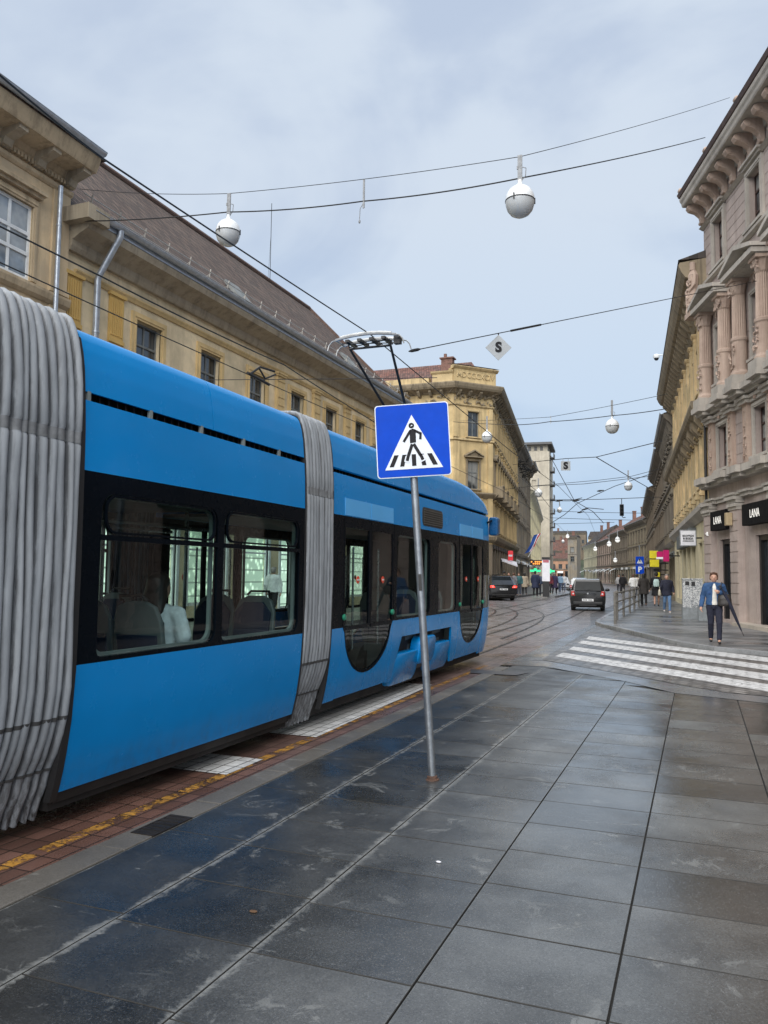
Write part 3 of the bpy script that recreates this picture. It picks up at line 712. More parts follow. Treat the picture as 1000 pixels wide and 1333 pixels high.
# cab module with doors, saloon windows, bogie covers and the rounded nose
Y0, Y1 = 7.58, 15.1
YS = yr(Y0, 13.9, 10)+[14.1, 14.3, 14.5, 14.65, 14.8, 14.9, 15.0, 15.06, 15.1]
D1 = (7.86, 9.38); D2 = (12.36, 13.88)
def roofz(y):
    t = max(0, (y-12.9)/2.2); return 3.176-.45*t**1.6
def roof_half(s, ya, yb):
    mb = MB(); ys = [y for y in YS if ya < y < yb]; ys = [ya]+ys+[yb]; vs = []; n = 24
    for o in (0, 1):
        for y in ys:
            top = roofz(y); k_ = nose(y)[0]
            for k in range(n+1):
                z = 2.725+(3.176-2.725)*k/n; zz = 2.725+(z-2.725)*(top-2.725)/(3.176-2.725)
                vs.append((TX+s*(hw(z)-.02*o)*k_, y, zz-.012*o))
    m = len(ys); q = n+1
    fs = [(i*q+k, (i+1)*q+k, (i+1)*q+k+1, i*q+k+1) for i in range(m-1) for k in range(n)]
    fs += [(m*q+i*q+k, m*q+i*q+k+1, m*q+(i+1)*q+k+1, m*q+(i+1)*q+k) for i in range(m-1) for k in range(n)]
    fs += [(i*q, m*q+i*q, m*q+(i+1)*q, (i+1)*q) for i in range(m-1)]
    mb.add(vs, fs); tp(mb, 'roof_fairing', m_blue, smooth=30)
for s in (1, -1):
    roof_half(s, Y0, 10.2); roof_half(s, 10.208, 15.1)
    mb = MB(); panel(mb, s, YS, 2.225, 2.67, nz=3); tp(mb, 'upper_panel', m_blue, smooth=30)
    mb = MB(); panel(mb, s, YS[:-2], 2.62, 2.78, off=-.09, th=.02, nz=2)
    for k in range(78):
        yy = Y0+.03+k*.085; x = sx(s, yy, 2.7, -.085); mb.box(min(x, x+s*.03), max(x, x+s*.03), yy, yy+.012, 2.66, 2.74)
    tp(mb, 'roof_vent_slot', m_blk)
    # window band and windows
    mb = MB(); panel(mb, s, yr(Y0, D1[0], 2), 1.02, 2.225, nz=4); tp(mb, 'window_band', m_black, smooth=30); mb = MB(); panel(mb, s, yr(13.9, 15.1, 8), 1.6, 2.225, nz=4, off=-.002); tp(mb, 'window_band', m_black, smooth=30)
    side_window(s, 9.50, 10.85, fr=(9.40, 11.05), hopper=False, g=m_tg); side_window(s, 11.25, 12.18, fr=(11.05, 12.34), hopper=False, g=m_tg)
    mb = MB(); panel(mb, s, [13.9, 14.1, 14.3, 14.5, 14.65, 14.8, 14.9, 15.0, 15.06, 15.1], 1.02, 1.6, off=-.002, nz=4); tp(mb, 'windscreen', m_blk if False else glass_dark('windscreen glass'), smooth=30)
    # lower panels beside the doors, arch over the bogie
    mb = MB(); panel(mb, s, yr(Y0, D1[0], 2), .25, 1.02, nz=8); tp(mb, 'lower_panel', m_blue, smooth=30); mb = MB()
    panel(mb, s, yr(9.385, 12.345, 16), lambda y: .80 if 9.6 < y < 12.1 else .25+.0, 1.02, nz=6); tp(mb, 'lower_panel', m_blue, smooth=30); mb = MB(); panel(mb, s, [13.9, 14.1, 14.3, 14.5, 14.65, 14.8, 14.9, 15.0, 15.06, 15.1], .22, 1.02, nz=8); tp(mb, 'lower_panel', m_blue, smooth=30)
    mb = MB()
    panel(mb, s, yr(9.55, 12.15, 4), .16, .81, off=-.16, nz=3); tp(mb, 'bogie_arch', m_under)
    bog = None
    for (a, b, z0, z1, of) in ((9.60, 10.60, .16, .58, -.01), (10.50, 11.20, .36, .74, .02), (11.14, 12.06, .18, .60, -.01)):
        mb = MB(); l = rrect(a, b, z0, z1, .11, 5); n = len(l); vs = []
        cy, cz = (a+b)/2, (z0+z1)/2
        for o, kf in ((-.13, 1.), (of-.04, 1.), (of-.012, .97), (of, .90)):
            vs += [(sx(s, y, z, o), cy+(y-cy)*kf, cz+(z-cz)*kf) for y, z in l]
        fs = [(r*n+i, r*n+(i+1) % n, (r+1)*n+(i+1) % n, (r+1)*n+i) for r in range(3) for i in range(n)]+[tuple(range(3*n, 4*n))]
        mb.add(vs, fs); tp(mb, 'bogie_cover', m_blue, smooth=40)
    # doors
    for (a, b) in (D1, D2):
        mid = (a+b)/2; hwid = (b-a)/2
        for (ya, yb) in ((a+.006, mid-.006), (mid+.006, b-.006)):
            zl = lambda y: 1.06-.56*math.sqrt(max(0, 1-((y-mid)/(hwid*.93))**2))
            ys = yr(ya, yb, 14)
            mb = MB(); panel(mb, s, ys, lambda y: zl(y)-.022, 2.20, off=-.008, th=.006, nz=10)
            dr = tp(mb, 'door', m_tgd, smooth=30)
            mb = MB(); panel(mb, s, ys, .26, lambda y: max(.27, zl(y)-.016), nz=6); mb.build('door_panel', m_blue, dr, smooth=30)
            mb = MB(); panel(mb, s, ys, lambda y: zl(y)-.03, lambda y: zl(y)+.004, off=.003, nz=1)
            for (u, v) in ((ya, ya+.035), (yb-.035, yb)): panel(mb, s, [u, v], 1.02, 2.20, off=.002, nz=6)
            panel(mb, s, [ya, yb], 2.10, 2.2235, off=.001, nz=2); panel(mb, s, [ya+.035, yb-.035], .985, 1.03, off=.001, nz=2)
            mb.build('door_frame', m_black, dr, smooth=30)
            mb = MB(); xs = sx(s, ya, 1.4, -.1); mb.tube([(xs, (ya+yb)/2+.1, .75), (xs, (ya+yb)/2+.1, 1.9)], .014, 6); mb.build('handrail', m_yel, dr)
            mb = MB(); x = sx(s, ya, 1.52, .004); yc = (ya+yb)/2
            mb.lathe((x-.003 if s > 0 else x-.003, yc, 1.53), [(.042, 0), (.042, .006)], 20, 'x'); st = mb.build('door_sticker', mat('red door sticker', (.65, .07, .03), .5), dr)
            mb = MB(); mb.box(x+s*.0035-.0015, x+s*.0035+.0025, yc-.03, yc+.03, 1.522, 1.538); mb.build('sticker_bar', mat('sticker white', (.7, .7, .7), .5), st)
            mb = MB(); yb_ = ya+.05 if ya > mid else yb-.05; x = sx(s, ya, 1.1, .002)
            mb.lathe((x, ya+.02 if ya < mid else yb-.02, 1.13), [(.034, -.01), (.034, .012), (.026, .02)], 16, 'x'); mb.build('door_button', mat('green push button', (.02, .22, .13), .3), dr)
        for (ya, yb) in ((a+.02, mid-.01), (mid+.01, b-.02)):
            mb = MB(); panel(mb, s, yr(ya, yb, 3), 2.235, 2.42, off=.004, th=.01, nz=2); tp(mb, 'header_panel', m_lblue)
    # ventilation grille above the windows
    mb = MB(); l = rrect(10.5, 11.45, 2.28, 2.54, .07, 4); n = len(l)
    mb.add([(sx(s, y, z, .004), y, z) for y, z in l]+[(sx(s, y, z, -.01), y, z) for y, z in l], [tuple(range(n))]+[(i, (i+1) % n, (i+1) % n+n, i+n) for i in range(n)])
    gq = tp(mb, 'vent_grille', mat('grille brown black', (.03, .028, .025), .5))
    mb = MB()
    for k in range(7):
        z = 2.305+k*.032; x = sx(s, 11, z, .006); mb.box(min(x, x+s*.012), max(x, x+s*.012), 10.55, 11.40, z, z+.012)
    mb.build('louvre', mat('louvre steel', (.16, .16, .155), .4, .5), gq)
    # mirror at the nose
mb = MB(); mb.tube([(sx(1, 14.2, 2.5), 14.2, 2.55), (-3.52, 14.5, 2.62)], .02, 6); mr = tp(mb, 'mirror', m_black, smooth=True)
mb = MB(); mb.prism(rrect(-.085, .085, -.17, .17, .05, 4), 'y', -.09, .09); mb.v = [(x-3.50, y+14.5, z+2.5) for x, y, z in mb.v]; mb.build('mirror_housing', mat('dark blue mirror shell', (.0, .06, .17), .25), mr, bevel=.02)
mb = MB(); mb.box(TX-1.0, TX+1.0, Y0, 14.2, 2.215, 2.25); tp(mb, 'ceiling', m_ceil)
mb = MB(); mb.box(TX-1.03, TX+1.03, Y0, 14.2, .30, .36); tp(mb, 'floor', m_floor)
mb = MB(); mb.box(TX-.92, TX+.92, Y0, 14.5, .12, .298); tp(mb, 'underframe', m_under)
mb = MB(); mb.box(TX-1., TX+1., 13.93, 13.97, .36, 2.21); tp(mb, 'partition', m_ceil)
for (x, y, f_) in ((-3.92, 10.75, -1), (-3.92, 9.75, 1), (-3.92, 11.9, -1), (-5.45, 10.6, 1), (-5.45, 11.7, 1)): seat(x, y, f_)
mb = MB()
for s in (1, -1):
    for y in (9.95, 11.6):
        mb.lathe((TX+s*.60-.05, y, .34), [(.33, 0), (.33, .1)], 24, 'x')
tp(mb, 'wheel', m_under, smooth=30)
mb = MB()
for s in (1, -1):
    for y in (-1.0, 2.3, 4.4, 6.5): mb.box(TX+s*.5-.15, TX+s*.5+.15, y-.25, y+.25, .1, .3)
tp(mb, 'underfloor_box', m_under)
mb = MB(); mb.box(TX-1.02, TX+1.02, -1.45, -1.4, .2, 3.1); tp(mb, 'end_wall', m_blk)

# bellows: pleated grey fabric round the whole body
def bellow_mat():
    m, nt, b, _ = nodes('grey bellows fabric'); p = pos(nt)
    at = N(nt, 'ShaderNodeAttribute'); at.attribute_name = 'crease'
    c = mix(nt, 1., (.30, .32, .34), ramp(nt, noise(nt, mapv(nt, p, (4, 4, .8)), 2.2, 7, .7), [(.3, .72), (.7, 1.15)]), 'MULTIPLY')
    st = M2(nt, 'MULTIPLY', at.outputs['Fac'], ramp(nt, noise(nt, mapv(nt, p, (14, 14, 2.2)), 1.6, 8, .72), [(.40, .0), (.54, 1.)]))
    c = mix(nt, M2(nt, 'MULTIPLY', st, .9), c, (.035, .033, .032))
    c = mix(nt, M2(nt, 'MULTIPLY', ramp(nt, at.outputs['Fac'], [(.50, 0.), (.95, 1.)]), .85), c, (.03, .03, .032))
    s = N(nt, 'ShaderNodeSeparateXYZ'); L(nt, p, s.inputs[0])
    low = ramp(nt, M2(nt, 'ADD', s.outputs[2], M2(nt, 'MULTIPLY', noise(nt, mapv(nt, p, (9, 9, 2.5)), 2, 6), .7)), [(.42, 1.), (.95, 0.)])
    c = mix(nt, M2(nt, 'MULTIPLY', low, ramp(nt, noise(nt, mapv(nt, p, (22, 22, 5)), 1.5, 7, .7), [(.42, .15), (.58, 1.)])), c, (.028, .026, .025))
    L(nt, c, b.inputs['Base Color']); b.inputs['Roughness'].default_value = .5; b.inputs['Specular IOR Level'].default_value = .35
    bump(nt, b, M2(nt, 'ADD', noise(nt, mapv(nt, p, (8, 8, 1.2)), 2.5, 5), M2(nt, 'MULTIPLY', noise(nt, p, 160, 3), .08)), .14, .02); return m
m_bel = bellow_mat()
def bellows(y0, y1, folds, amp, seed):
    rr = random.Random(seed); per = []
    zs = [.13, .2, .3, .4, .5, .62, .74, .9, 1.1, 1.35, 1.6, 1.85, 2.1, 2.25, 2.36, 2.41, 2.46, 2.6, 2.75, 2.9, 3.0, 3.06, 3.1, 3.125, 3.14, 3.15, 3.158, 3.166, 3.172, 3.175]
    for z in zs: per.append((hw(z), z))
    full = per+[(-a, z) for a, z in per[::-1]]
    wid = [rr.uniform(.8, 1.25) for _ in range(folds)]; tot = sum(wid); edges = [y0]
    for w_ in wid: edges.append(edges[-1]+w_/tot*(y1-y0))
    cols = []; K = 12
    for i in range(folds):
        ph = rr.uniform(0, 6)
        for k in range(K):
            t = k/K; cols.append((edges[i]+(edges[i+1]-edges[i])*t, t, i, ph))
    cols.append((y1, 0., folds, 0)); n = len(full); vs = []; cr = []
    for (y, t, i, ph) in cols:
        s_ = abs(math.sin(math.pi*t))**.34
        for j, (x, z) in enumerate(full):
            sd_ = 1 if x >= 0 else -1
            pinch = 1-.5*math.exp(-((z-2.41)/.028)**2)-.45*math.exp(-((z-.72)/.02)**2)-.3*math.exp(-((z-.4)/.02)**2)
            a = amp*s_*pinch*(1+.08*math.sin(z*2.3+ph)+.05*math.sin(z*7+ph*2))
            taper = 1-.10*max(0, (.75-z)/.6)
            dy = .006*math.sin(z*2.7+ph+i)*(1 if 0 < y-y0 and y < y1-.001 else 0)*(y1-y0)/.9*1.6
            top = max(0, min(1, (z-2.85)/.32)); r = -.02+a
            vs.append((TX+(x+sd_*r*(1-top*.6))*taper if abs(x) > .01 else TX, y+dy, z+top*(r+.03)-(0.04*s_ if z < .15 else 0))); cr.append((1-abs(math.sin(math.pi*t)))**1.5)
    m = len(cols); mb = MB(); mb.add(vs, [(c*n+j, (c+1)*n+j, (c+1)*n+j+1, c*n+j+1) for c in range(m-1) for j in range(n-1)])
    o = tp(mb, 'bellows', m_bel); me = o.data
    me.polygons.foreach_set('use_smooth', [True]*len(me.polygons))
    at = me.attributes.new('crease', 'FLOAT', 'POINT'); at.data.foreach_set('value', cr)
    # stitched straps across the pleats
    for (za, zb, dk) in ((2.375, 2.445, 1), (.705, .73, 0), (.395, .412, 0)):
        vs = []; 
        for (y, t, i, ph) in cols:
            s_ = abs(math.sin(math.pi*t))**.55
            for z in (za, zb):
                a = amp*s_*.62; taper = 1-.10*max(0, (.75-z)/.6)
                dy = .006*math.sin(z*2.7+ph+i)*(1 if 0 < y-y0 and y < y1-.001 else 0)*(y1-y0)/.9*1.6
                for o_ in (.016, -.0):
                    vs.append((TX+(hw(z)-.02+a+o_)*taper, y+dy, z))
        mb = MB(); mb.add(vs, [(c*4+q[0], (c+1)*4+q[0], (c+1)*4+q[1], c*4+q[1]) for c in range(m-1) for q in ((0, 2), (2, 3), (3, 1), (1, 0))])
        mb.build('strap', mat('bellows strap', (.17, .175, .18) if dk else (.06, .06, .06), .6, var=.35, vs=14) if dk else mat('bellows seam', (.05, .05, .05), .7), o).matrix_parent_inverse = Matrix.Identity(4)
    return o
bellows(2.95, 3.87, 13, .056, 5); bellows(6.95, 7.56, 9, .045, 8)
for y0, y1 in ((3.86, 3.915), (6.93, 6.955), (7.55, 7.585), (2.92, 2.96)):
    mb = MB()
    for s in (1, -1): panel(mb, s, [y0, y1],   .2, 3.17, off=.006, nz=30, th=.05)
    tp(mb, 'end_ring', m_rub, smooth=30)

# pantograph on the cab module roof
m_al = mat('pantograph aluminium', (.42, .43, .43), .35, .8, var=.25)
mb = MB(); mb.box(TX-.45, TX+.45, 10.7, 13.3, 3.16, 3.40); mb.box(TX-.3, TX+.3, 10.9, 11.5, 3.4, 3.5); pg = tp(mb, 'pantograph', m_blk)
tpi = lambda mb_, nme, mm, **k: mb_.build(nme, mm, pg, **k)
mb = MB(); mb.tube([(TX, 11.3, 3.48), (TX, 12.98, 3.98)], .045, 10); tpi(mb, 'lower_arm', m_blk, smooth=True)
mb = MB()
for s in (-1, 1): mb.tube([(TX+s*.07, 12.98, 3.98), (TX+s*.19, 12.35, 4.45), (TX+s*.34, 11.28, 5.12)], [.026, .024, .02], 8)
mb.tube([(TX-.345, 11.28, 5.12), (TX+.345, 11.28, 5.12)], .019, 8); mb.tube([(TX-.1, 12.98, 3.98), (TX+.1, 12.98, 3.98)], .05, 8)
mb.tube([(TX-.03, 11.5, 3.5), (TX-.02, 13.02, 3.86)], .014, 6); tpi(mb, 'upper_arm', m_blk, smooth=True)
mb = MB()
for dy in (-.16, .16):
    pts = []
    for i in range(15):
        t = -1+2*i/14; x = TX+t*.50; z = 5.27-.05*t*t; pts.append((x, 11.24+dy, z))
    mb.tube(pts, .021, 6); mb.tube([(p[0], p[1], p[2]+.03) for p in pts[1:-1]], .012, 4)
for s in (-1, 1): mb.tube([(TX+s*.50, 11.08, 5.22), (TX+s*.50, 11.40, 5.22)], .018, 6)
tpi(mb, 'contact_shoe', m_al, smooth=True)
mb = MB()
for s in (-1, 1):
    for dy in (-.16, .16):
        mb.tube([(TX+s*.50, 11.24+dy, 5.22), (TX+s*.56, 11.24+dy, 5.205), (TX+s*.61, 11.24+dy, 5.15), (TX+s*.635, 11.24+dy, 5.07)], .010, 6)
tpi(mb, 'horn', m_al, smooth=True)
mb = MB()
for k in (-.3, -.1, .1, .3): mb.box(TX+k-.03, TX+k+.03, 11.06, 11.42, 5.17, 5.21)
mb.tube([(TX-.40, 11.10, 5.16), (TX+.4, 11.38, 5.18)], .009, 5); mb.tube([(TX+.40, 11.10, 5.16), (TX-.4, 11.38, 5.18)], .009, 5)
mb.box(TX+.42, TX+.52, 11.2, 11.3, 5.12, 5.24); mb.tube([(TX-.345, 11.28, 5.12), (TX-.36, 11.26, 5.2)], .012, 5); mb.tube([(TX+.345, 11.28, 5.12), (TX+.36, 11.26, 5.2)], .012, 5); tpi(mb, 'shoe_linkage', m_blk)

# ================================================================== CROSSING SIGN
sg = empty('crossing_sign', (-1.955, 6.073, .005), R(15), 'blue square pedestrian crossing sign on a slightly leaning grey pole on the dark slabs', 'road sign')
m_galv = mat('galvanised steel', (.27, .29, .31), .4, .75, var=.22, vs=14, bs=.15)
tilt = Matrix.Rotation(R(-4.0), 4, 'Y')
mb = MB(tilt); mb.tube([(0, 0, 0), (0, 0, 2.92)], .030, 20); pole = mb.build('pole', m_galv, sg, smooth=True)
mb = MB(tilt); mb.lathe((0, 0, 0), [(.055, 0), (.053, .006), (.042, .010), (.04, .03), (.031, .034)], 20); mb.build('base_collar', mat('rusty collar', (.09, .05, .035), .75, .3, var=.5, vs=30, bs=.3), sg, smooth=30)
mb = MB(tilt); mb.box(-.012, .014, -.034, -.0305, 1.47, 1.60); mb.build('sticker', mat('small black sticker', (.02, .02, .02), .5), sg)
# plate: T2 puts its own frame (x right, z up) on the pole's head
PC = onY(541, 576.5, 6.04)
T2 = tilt @ Matrix.Translation((.012, -.045, 2.672)) @ Matrix.Rotation(R(.6), 4, 'Y')
HS = .297
def rsq(h, r, n=6): return rrect(-h, h, -h, h, r, n)
m_sb = mat('sign blue', (.0, .050, .43), .45, var=.08, vs=8, spec=.12); m_sw = mat('sign white', (.60, .64, .68), .35, var=.06); m_sk = mat('sign black', (.008, .008, .010), .5, spec=.2)
m_back = mat('sign grey back', (.33, .34, .35), .45, .6)
mb = MB(T2); mb.prism(rsq(HS, .028), 'y', -.004, .006); plate = mb.build('sign_plate', m_sw, sg)
mb = MB(T2); mb.prism(rsq(HS-.0075, .023), 'y', -.0065, -.0038); mb.build('blue_field', m_sb, plate)
mb = MB(T2); mb.prism([(-.232, -.232), (.232, -.232), (0, .205)], 'y', -.009, -.0062); mb.build('white_triangle', m_sw, plate)
mb = MB(T2)
def pl2(pts, a=-.0115, b=-.0088): mb.prism(pts, 'y', a, b)
pl2([(.034*math.cos(2*math.pi*i/20)+.0-.006, .135+.021*math.sin(2*math.pi*i/20)*1. if False else .128+.022*math.sin(2*math.pi*i/20)) if False else (-.005+.0225*math.cos(2*math.pi*i/20), .118+.0225*math.sin(2*math.pi*i/20)) for i in range(20)])
pl2([(-.022, .083), (.006, .092), (.028, .083), (.026, -.020), (-.022, -.024)])
def limb(pts, w_):
    for (a, b) in zip(pts, pts[1:]):
        a, b = Vector(a), Vector(b); d = (b-a).normalized(); n_ = Vector((-d.y, d.x))*w_/2; e = d*w_*.3
        pl2([tuple(a-n_-e), tuple(b-n_+e), tuple(b+n_+e), tuple(a+n_-e)])
limb([(-.018, .072), (-.070, -.006)], .020); limb([(.018, .076), (.066, .050), (.062, .008)], .019)
limb([(-.008, -.040), (-.052, -.155)], .025); limb([(.010, -.038), (.070, -.150)], .025)
fig = mb.build('walking_figure', m_sk, plate)
mb = MB(T2)
for (x0, x1, sh) in ((-.185, -.150, .032), (-.105, -.072, .016), (-.014, .020, .0), (.062, .096, -.014), (.142, .180, -.032)):
    pl2([(x0-sh*.35, -.208), (x1-sh*.35, -.208), (x1+sh, -.115), (x0+sh, -.115)])
mb.build('crossing_bars', m_sk, plate)
mb = MB(T2)   # white outline where the legs cross the bars
limb2 = [((-.042, -.132), (-.0545, -.172)), ((.060, -.128), (.078, -.170))]
for a, b in limb2:
    a, b = Vector(a), Vector(b); d = (b-a).normalized(); n_ = Vector((-d.y, d.x))*.0215
    mb.prism([tuple(a-n_), tuple(b-n_+d*.004), tuple(b+n_+d*.004), tuple(a+n_)], 'y', -.0122, -.0114)
mb.build('leg_outline', m_sw, plate)
mb = MB(T2)
for a, b in limb2:
    a, b = Vector(a), Vector(b); d = (b-a).normalized(); n_ = Vector((-d.y, d.x))*.0125
    mb.prism([tuple(a-n_), tuple(b-n_-d*.006), tuple(b+n_-d*.006), tuple(a+n_)], 'y', -.0130, -.0121)
mb.build('foot', m_sk, plate)
mb = MB(T2); mb.prism([(-.014, .110), (.006, .118), (-.004, .124)], 'y', -.0120, -.0114); mb.build('chipped_paint', m_sw, plate)
mb = MB(T2); mb.prism(rsq(HS-.004, .024), 'y', .006, .009); mb.box(-.2, .2, .008, .02, .12, .15); mb.box(-.2, .2, .008, .02, -.15, -.12); mb.build('plate_back', m_back, plate)
# ================================================================== BUILDINGS
# local frame of a facade: x to the right when facing it, y into the house, z up
m_win = glass_dark('old window glass', (.030, .036, .042), .7, .0)
m_winc = glass_dark('curtained window glass', (.04, .045, .05), .55, .55)
m_shop = glass_dark('shop glass', (.012, .016, .020), .8)
m_wfr = mat('white window frame', (.74, .76, .76), .5, var=.15)
m_wbr = mat('brown window frame', (.055, .028, .022), .5, var=.3)
m_wgr = mat('grey window frame', (.16, .17, .165), .6, var=.25)
m_zinc = mat('zinc gutter', (.44, .48, .53), .35, .6, var=.2, vs=6)
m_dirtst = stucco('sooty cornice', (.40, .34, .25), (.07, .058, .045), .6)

def wall_front(mb, x0, x1, z0, z1, holes, y=0., rev=.22):
    """front skin with real openings and reveals; holes (xa, xb, za, zb)"""
    xs = sorted({x0, x1, *[h[0] for h in holes], *[h[1] for h in holes]}); zs = sorted({z0, z1, *[h[2] for h in holes], *[h[3] for h in holes]})
    xs = [x for x in xs if x0 <= x <= x1]; zs = [z for z in zs if z0 <= z <= z1]
    for xa, xb in zip(xs, xs[1:]):
        run = None
        for za, zb in zip(zs, zs[1:]):
            cx, cz = (xa+xb)/2, (za+zb)/2
            if not any(h[0] < cx < h[1] and h[2] < cz < h[3] for h in holes):
                mb.add([(xa, y, za), (xb, y, za), (xb, y, zb), (xa, y, zb)], [(0, 1, 2, 3)])
    for a, b, c, d in holes:
        r = y+rev
        mb.add([(a, y, c), (b, y, c), (b, y, d), (a, y, d), (a, r, c), (b, r, c), (b, r, d), (a, r, d)], [(0, 4, 5, 1), (1, 5, 6, 2), (2, 6, 7, 3), (3, 7, 4, 0), (4, 7, 6, 5)])
def shell_box(mb, x0, x1, z0, z1, D, y=0.):
    mb.add([(x0, y, z0), (x1, y, z0), (x1, D, z0), (x0, D, z0), (x0, y, z1), (x1, y, z1), (x1, D, z1), (x0, D, z1)], [(4, 5, 6, 7), (1, 2, 6, 5), (2, 3, 7, 6), (3, 0, 4, 7)])
def wall(root, name, m, x0, x1, z0, z1, D, holes, T=None, rev=.22, label=None):
    mb = MB(T); wall_front(mb, x0, x1, z0, z1, holes, 0., rev); shell_box(mb, x0, x1, z0, z1, D)
    o = mb.build(name, m, root)
    if label: o['label'] = label
    return o
def cornice(root, name, m, x0, x1, prof, T=None, ret=True):
    """prof: list of (out, z) from the bottom to the top; ends returned"""
    mb = MB(T); mb.prism([(.02, prof[0][1])]+[(-o, z) for o, z in prof]+[(.02, prof[-1][1])], 'x', x0, x1)
    return mb.build(name, m, root)
def window(root, h, m_s, m_f, m_g, T=None, sur=.13, proj=.05, sill=True, head=None, mull=1, trans=(.68,), rev=.2, arch=False, fw=.05, detail=True):
    a, b, c, d = h; mb = MB(T); w_ = sur
    if sur:
        mb.box(a-w_, a, -proj, .03, c, d); mb.box(b, b+w_, -proj, .03, c, d); mb.box(a-w_, b+w_, -proj-.004, .03, d, d+w_)
        mb.box(a-w_*.45, a-w_*.2, -proj-.022, -proj+.01, c, d); mb.box(b+w_*.2, b+w_*.45, -proj-.022, -proj+.01, c, d); mb.box(a-w_*.45, b+w_*.45, -proj-.026, -proj+.01, d+w_*.3, d+w_*.55)
    if sill: mb.box(a-w_-.06, b+w_+.06, -proj-.09, .05, c-.09, c-.001)
    if head == 'flat':
        mb.box(a-w_-.08, b+w_+.08, -proj-.16, .03, d+w_+.14, d+w_+.22); mb.box(a-w_-.03, b+w_+.03, -proj-.08, .03, d+w_+.06, d+w_+.139)
    if head == 'tri':
        x0, x1, z = a-w_-.14, b+w_+.14, d+w_+.10; hh = (x1-x0)*.26
        mb.box(x0, x1, -proj-.22, .03, z, z+.07)
        mb.prism([(x0, z+.071), (x1, z+.071), ((x0+x1)/2, z+.07+hh)], 'y', -proj-.06, .03)
        for s, (p, q) in enumerate((((x0-.02, z+.072), ((x0+x1)/2, z+.08+hh)), ((x1+.02, z+.072), ((x0+x1)/2, z+.08+hh)))):
            mb.prism([p, q, (q[0], q[1]+.10), (p[0], p[1]+.08)] if s == 0 else [q, p, (p[0], p[1]+.08), (q[0], q[1]+.10)], 'y', -proj-.24+s*.003, .03)
    o = mb.build('window', m_s, root)
    mb = MB(T); y0, y1 = rev-.075, rev-.03
    mb.box(a, a+fw, y0, y1, c, d); mb.box(b-fw, b, y0, y1, c, d); mb.box(a+fw, b-fw, y0, y1, c, c+fw); mb.box(a+fw, b-fw, y0, y1, d-fw, d)
    if mull: 
        for k in range(mull):
            x = a+(b-a)*(k+1)/(mull+1); mb.box(x-fw*.5, x+fw*.5, y0+.004, y1, c+fw, d-fw)
    for t in trans:
        z = c+(d-c)*t; mb.box(a+fw, b-fw, y0-.01, y1, z-fw*.6, z+fw*.6)
    mb.build('sash', m_f, o)
    mb = MB(T); mb.box(a+.004, b-.004, rev-.045, rev-.012, c+.004, d-.004); mb.build('pane', m_g, o)
    return o
def roof_slope(root, m, x0, x1, z0, rise, D, ov=.3, T=None, hip=(0, 0), name='roof'):
    mb = MB(T); mid = D/2
    mb.add([(x0, -ov, z0), (x1, -ov, z0), (x1-hip[1], mid, z0+rise), (x0+hip[0], mid, z0+rise), (x0, D+ov, z0), (x1, D+ov, z0)],
           [(0, 1, 2, 3), (3, 2, 5, 4), (0, 3, 4), (1, 5, 2), (0, 4, 5, 1)])
    return mb.build(name, m, root)
def tile_mat(name, c, c2, su=.2, sv=.28, wav=True):
    m, nt, b, _ = nodes(name); o = N(nt, 'ShaderNodeTexCoord').outputs['Object']
    rc, mf = grid_tex(nt, o, su, sv, 0, .5, .02)
    k = noise(nt, o, .8, 7, .7)
    cc = mix(nt, ramp(nt, k, [(.35, 0.), (.65, 1.)]), c, c2)
    cc = mix(nt, 1., cc, ramp(nt, rc, [(0., .6), (1., 1.4)]), 'MULTIPLY'); cc = mix(nt, M2(nt, 'MULTIPLY', mf, .8), cc, (.015, .012, .01))
    L(nt, cc, b.inputs['Base Color']); b.inputs['Roughness'].default_value = .75
    wv = N(nt, 'ShaderNodeTexWave'); wv.inputs['Scale'].default_value = 1/su*.5; wv.bands_direction = 'X'; L(nt, o, wv.inputs[0])
    bump(nt, b, M2(nt, 'ADD', M2(nt, 'MULTIPLY', mf, -2.), wv.outputs[1]), .8, .05); MATS[name] = m; return m
m_tile = tile_mat('brown roof tiles', (.085, .052, .038), (.12, .085, .065)); m_tiler = tile_mat('red roof tiles', (.19, .075, .05), (.14, .085, .07)); m_tiled = tile_mat('dark roof tiles', (.04, .033, .03), (.07, .055, .045))

# ---- left: long low yellow house with a steep brown roof
m_yel1 = stucco('ochre render', (.76, .625, .41), (.22, .17, .11), .30, grey=(.50, .42, .28))
m_trim1 = stucco('ochre trim', (.62, .46, .23), (.2, .15, .09), .45)
m_pan1 = stucco('deep ochre panel', (.60, .40, .14), (.25, .17, .08), .35)
LX = -14.5
hy = empty('yellow_house', (LX, 15.1, 0), R(90), 'long low ochre house with a steep brown tiled roof behind the tram', 'building')
Ly = 24.4
wins = []
for c in (18.32, 21.42, 24.38, 27.42, 30.5, 33.6, 36.7): wins.append((c-.56-15.1, c+.56-15.1, 6.95, 8.60))
shops = []
for k, c in enumerate((16.3, 18.9, 21.6, 24.4, 27.4, 30.6, 33.8, 37.)): shops.append((c-15.1-1.05, c-15.1+1.05, .25 if k % 3 == 1 else .55, 3.0))
wall(hy, 'wall', m_yel1, 0, Ly, 0, 9.75, 9, wins+shops)
for h in wins: window(hy, h, m_trim1, m_wgr, m_win, sur=.20, proj=.06, sill=True, mull=1, trans=(.62,), rev=.22)
lit = []
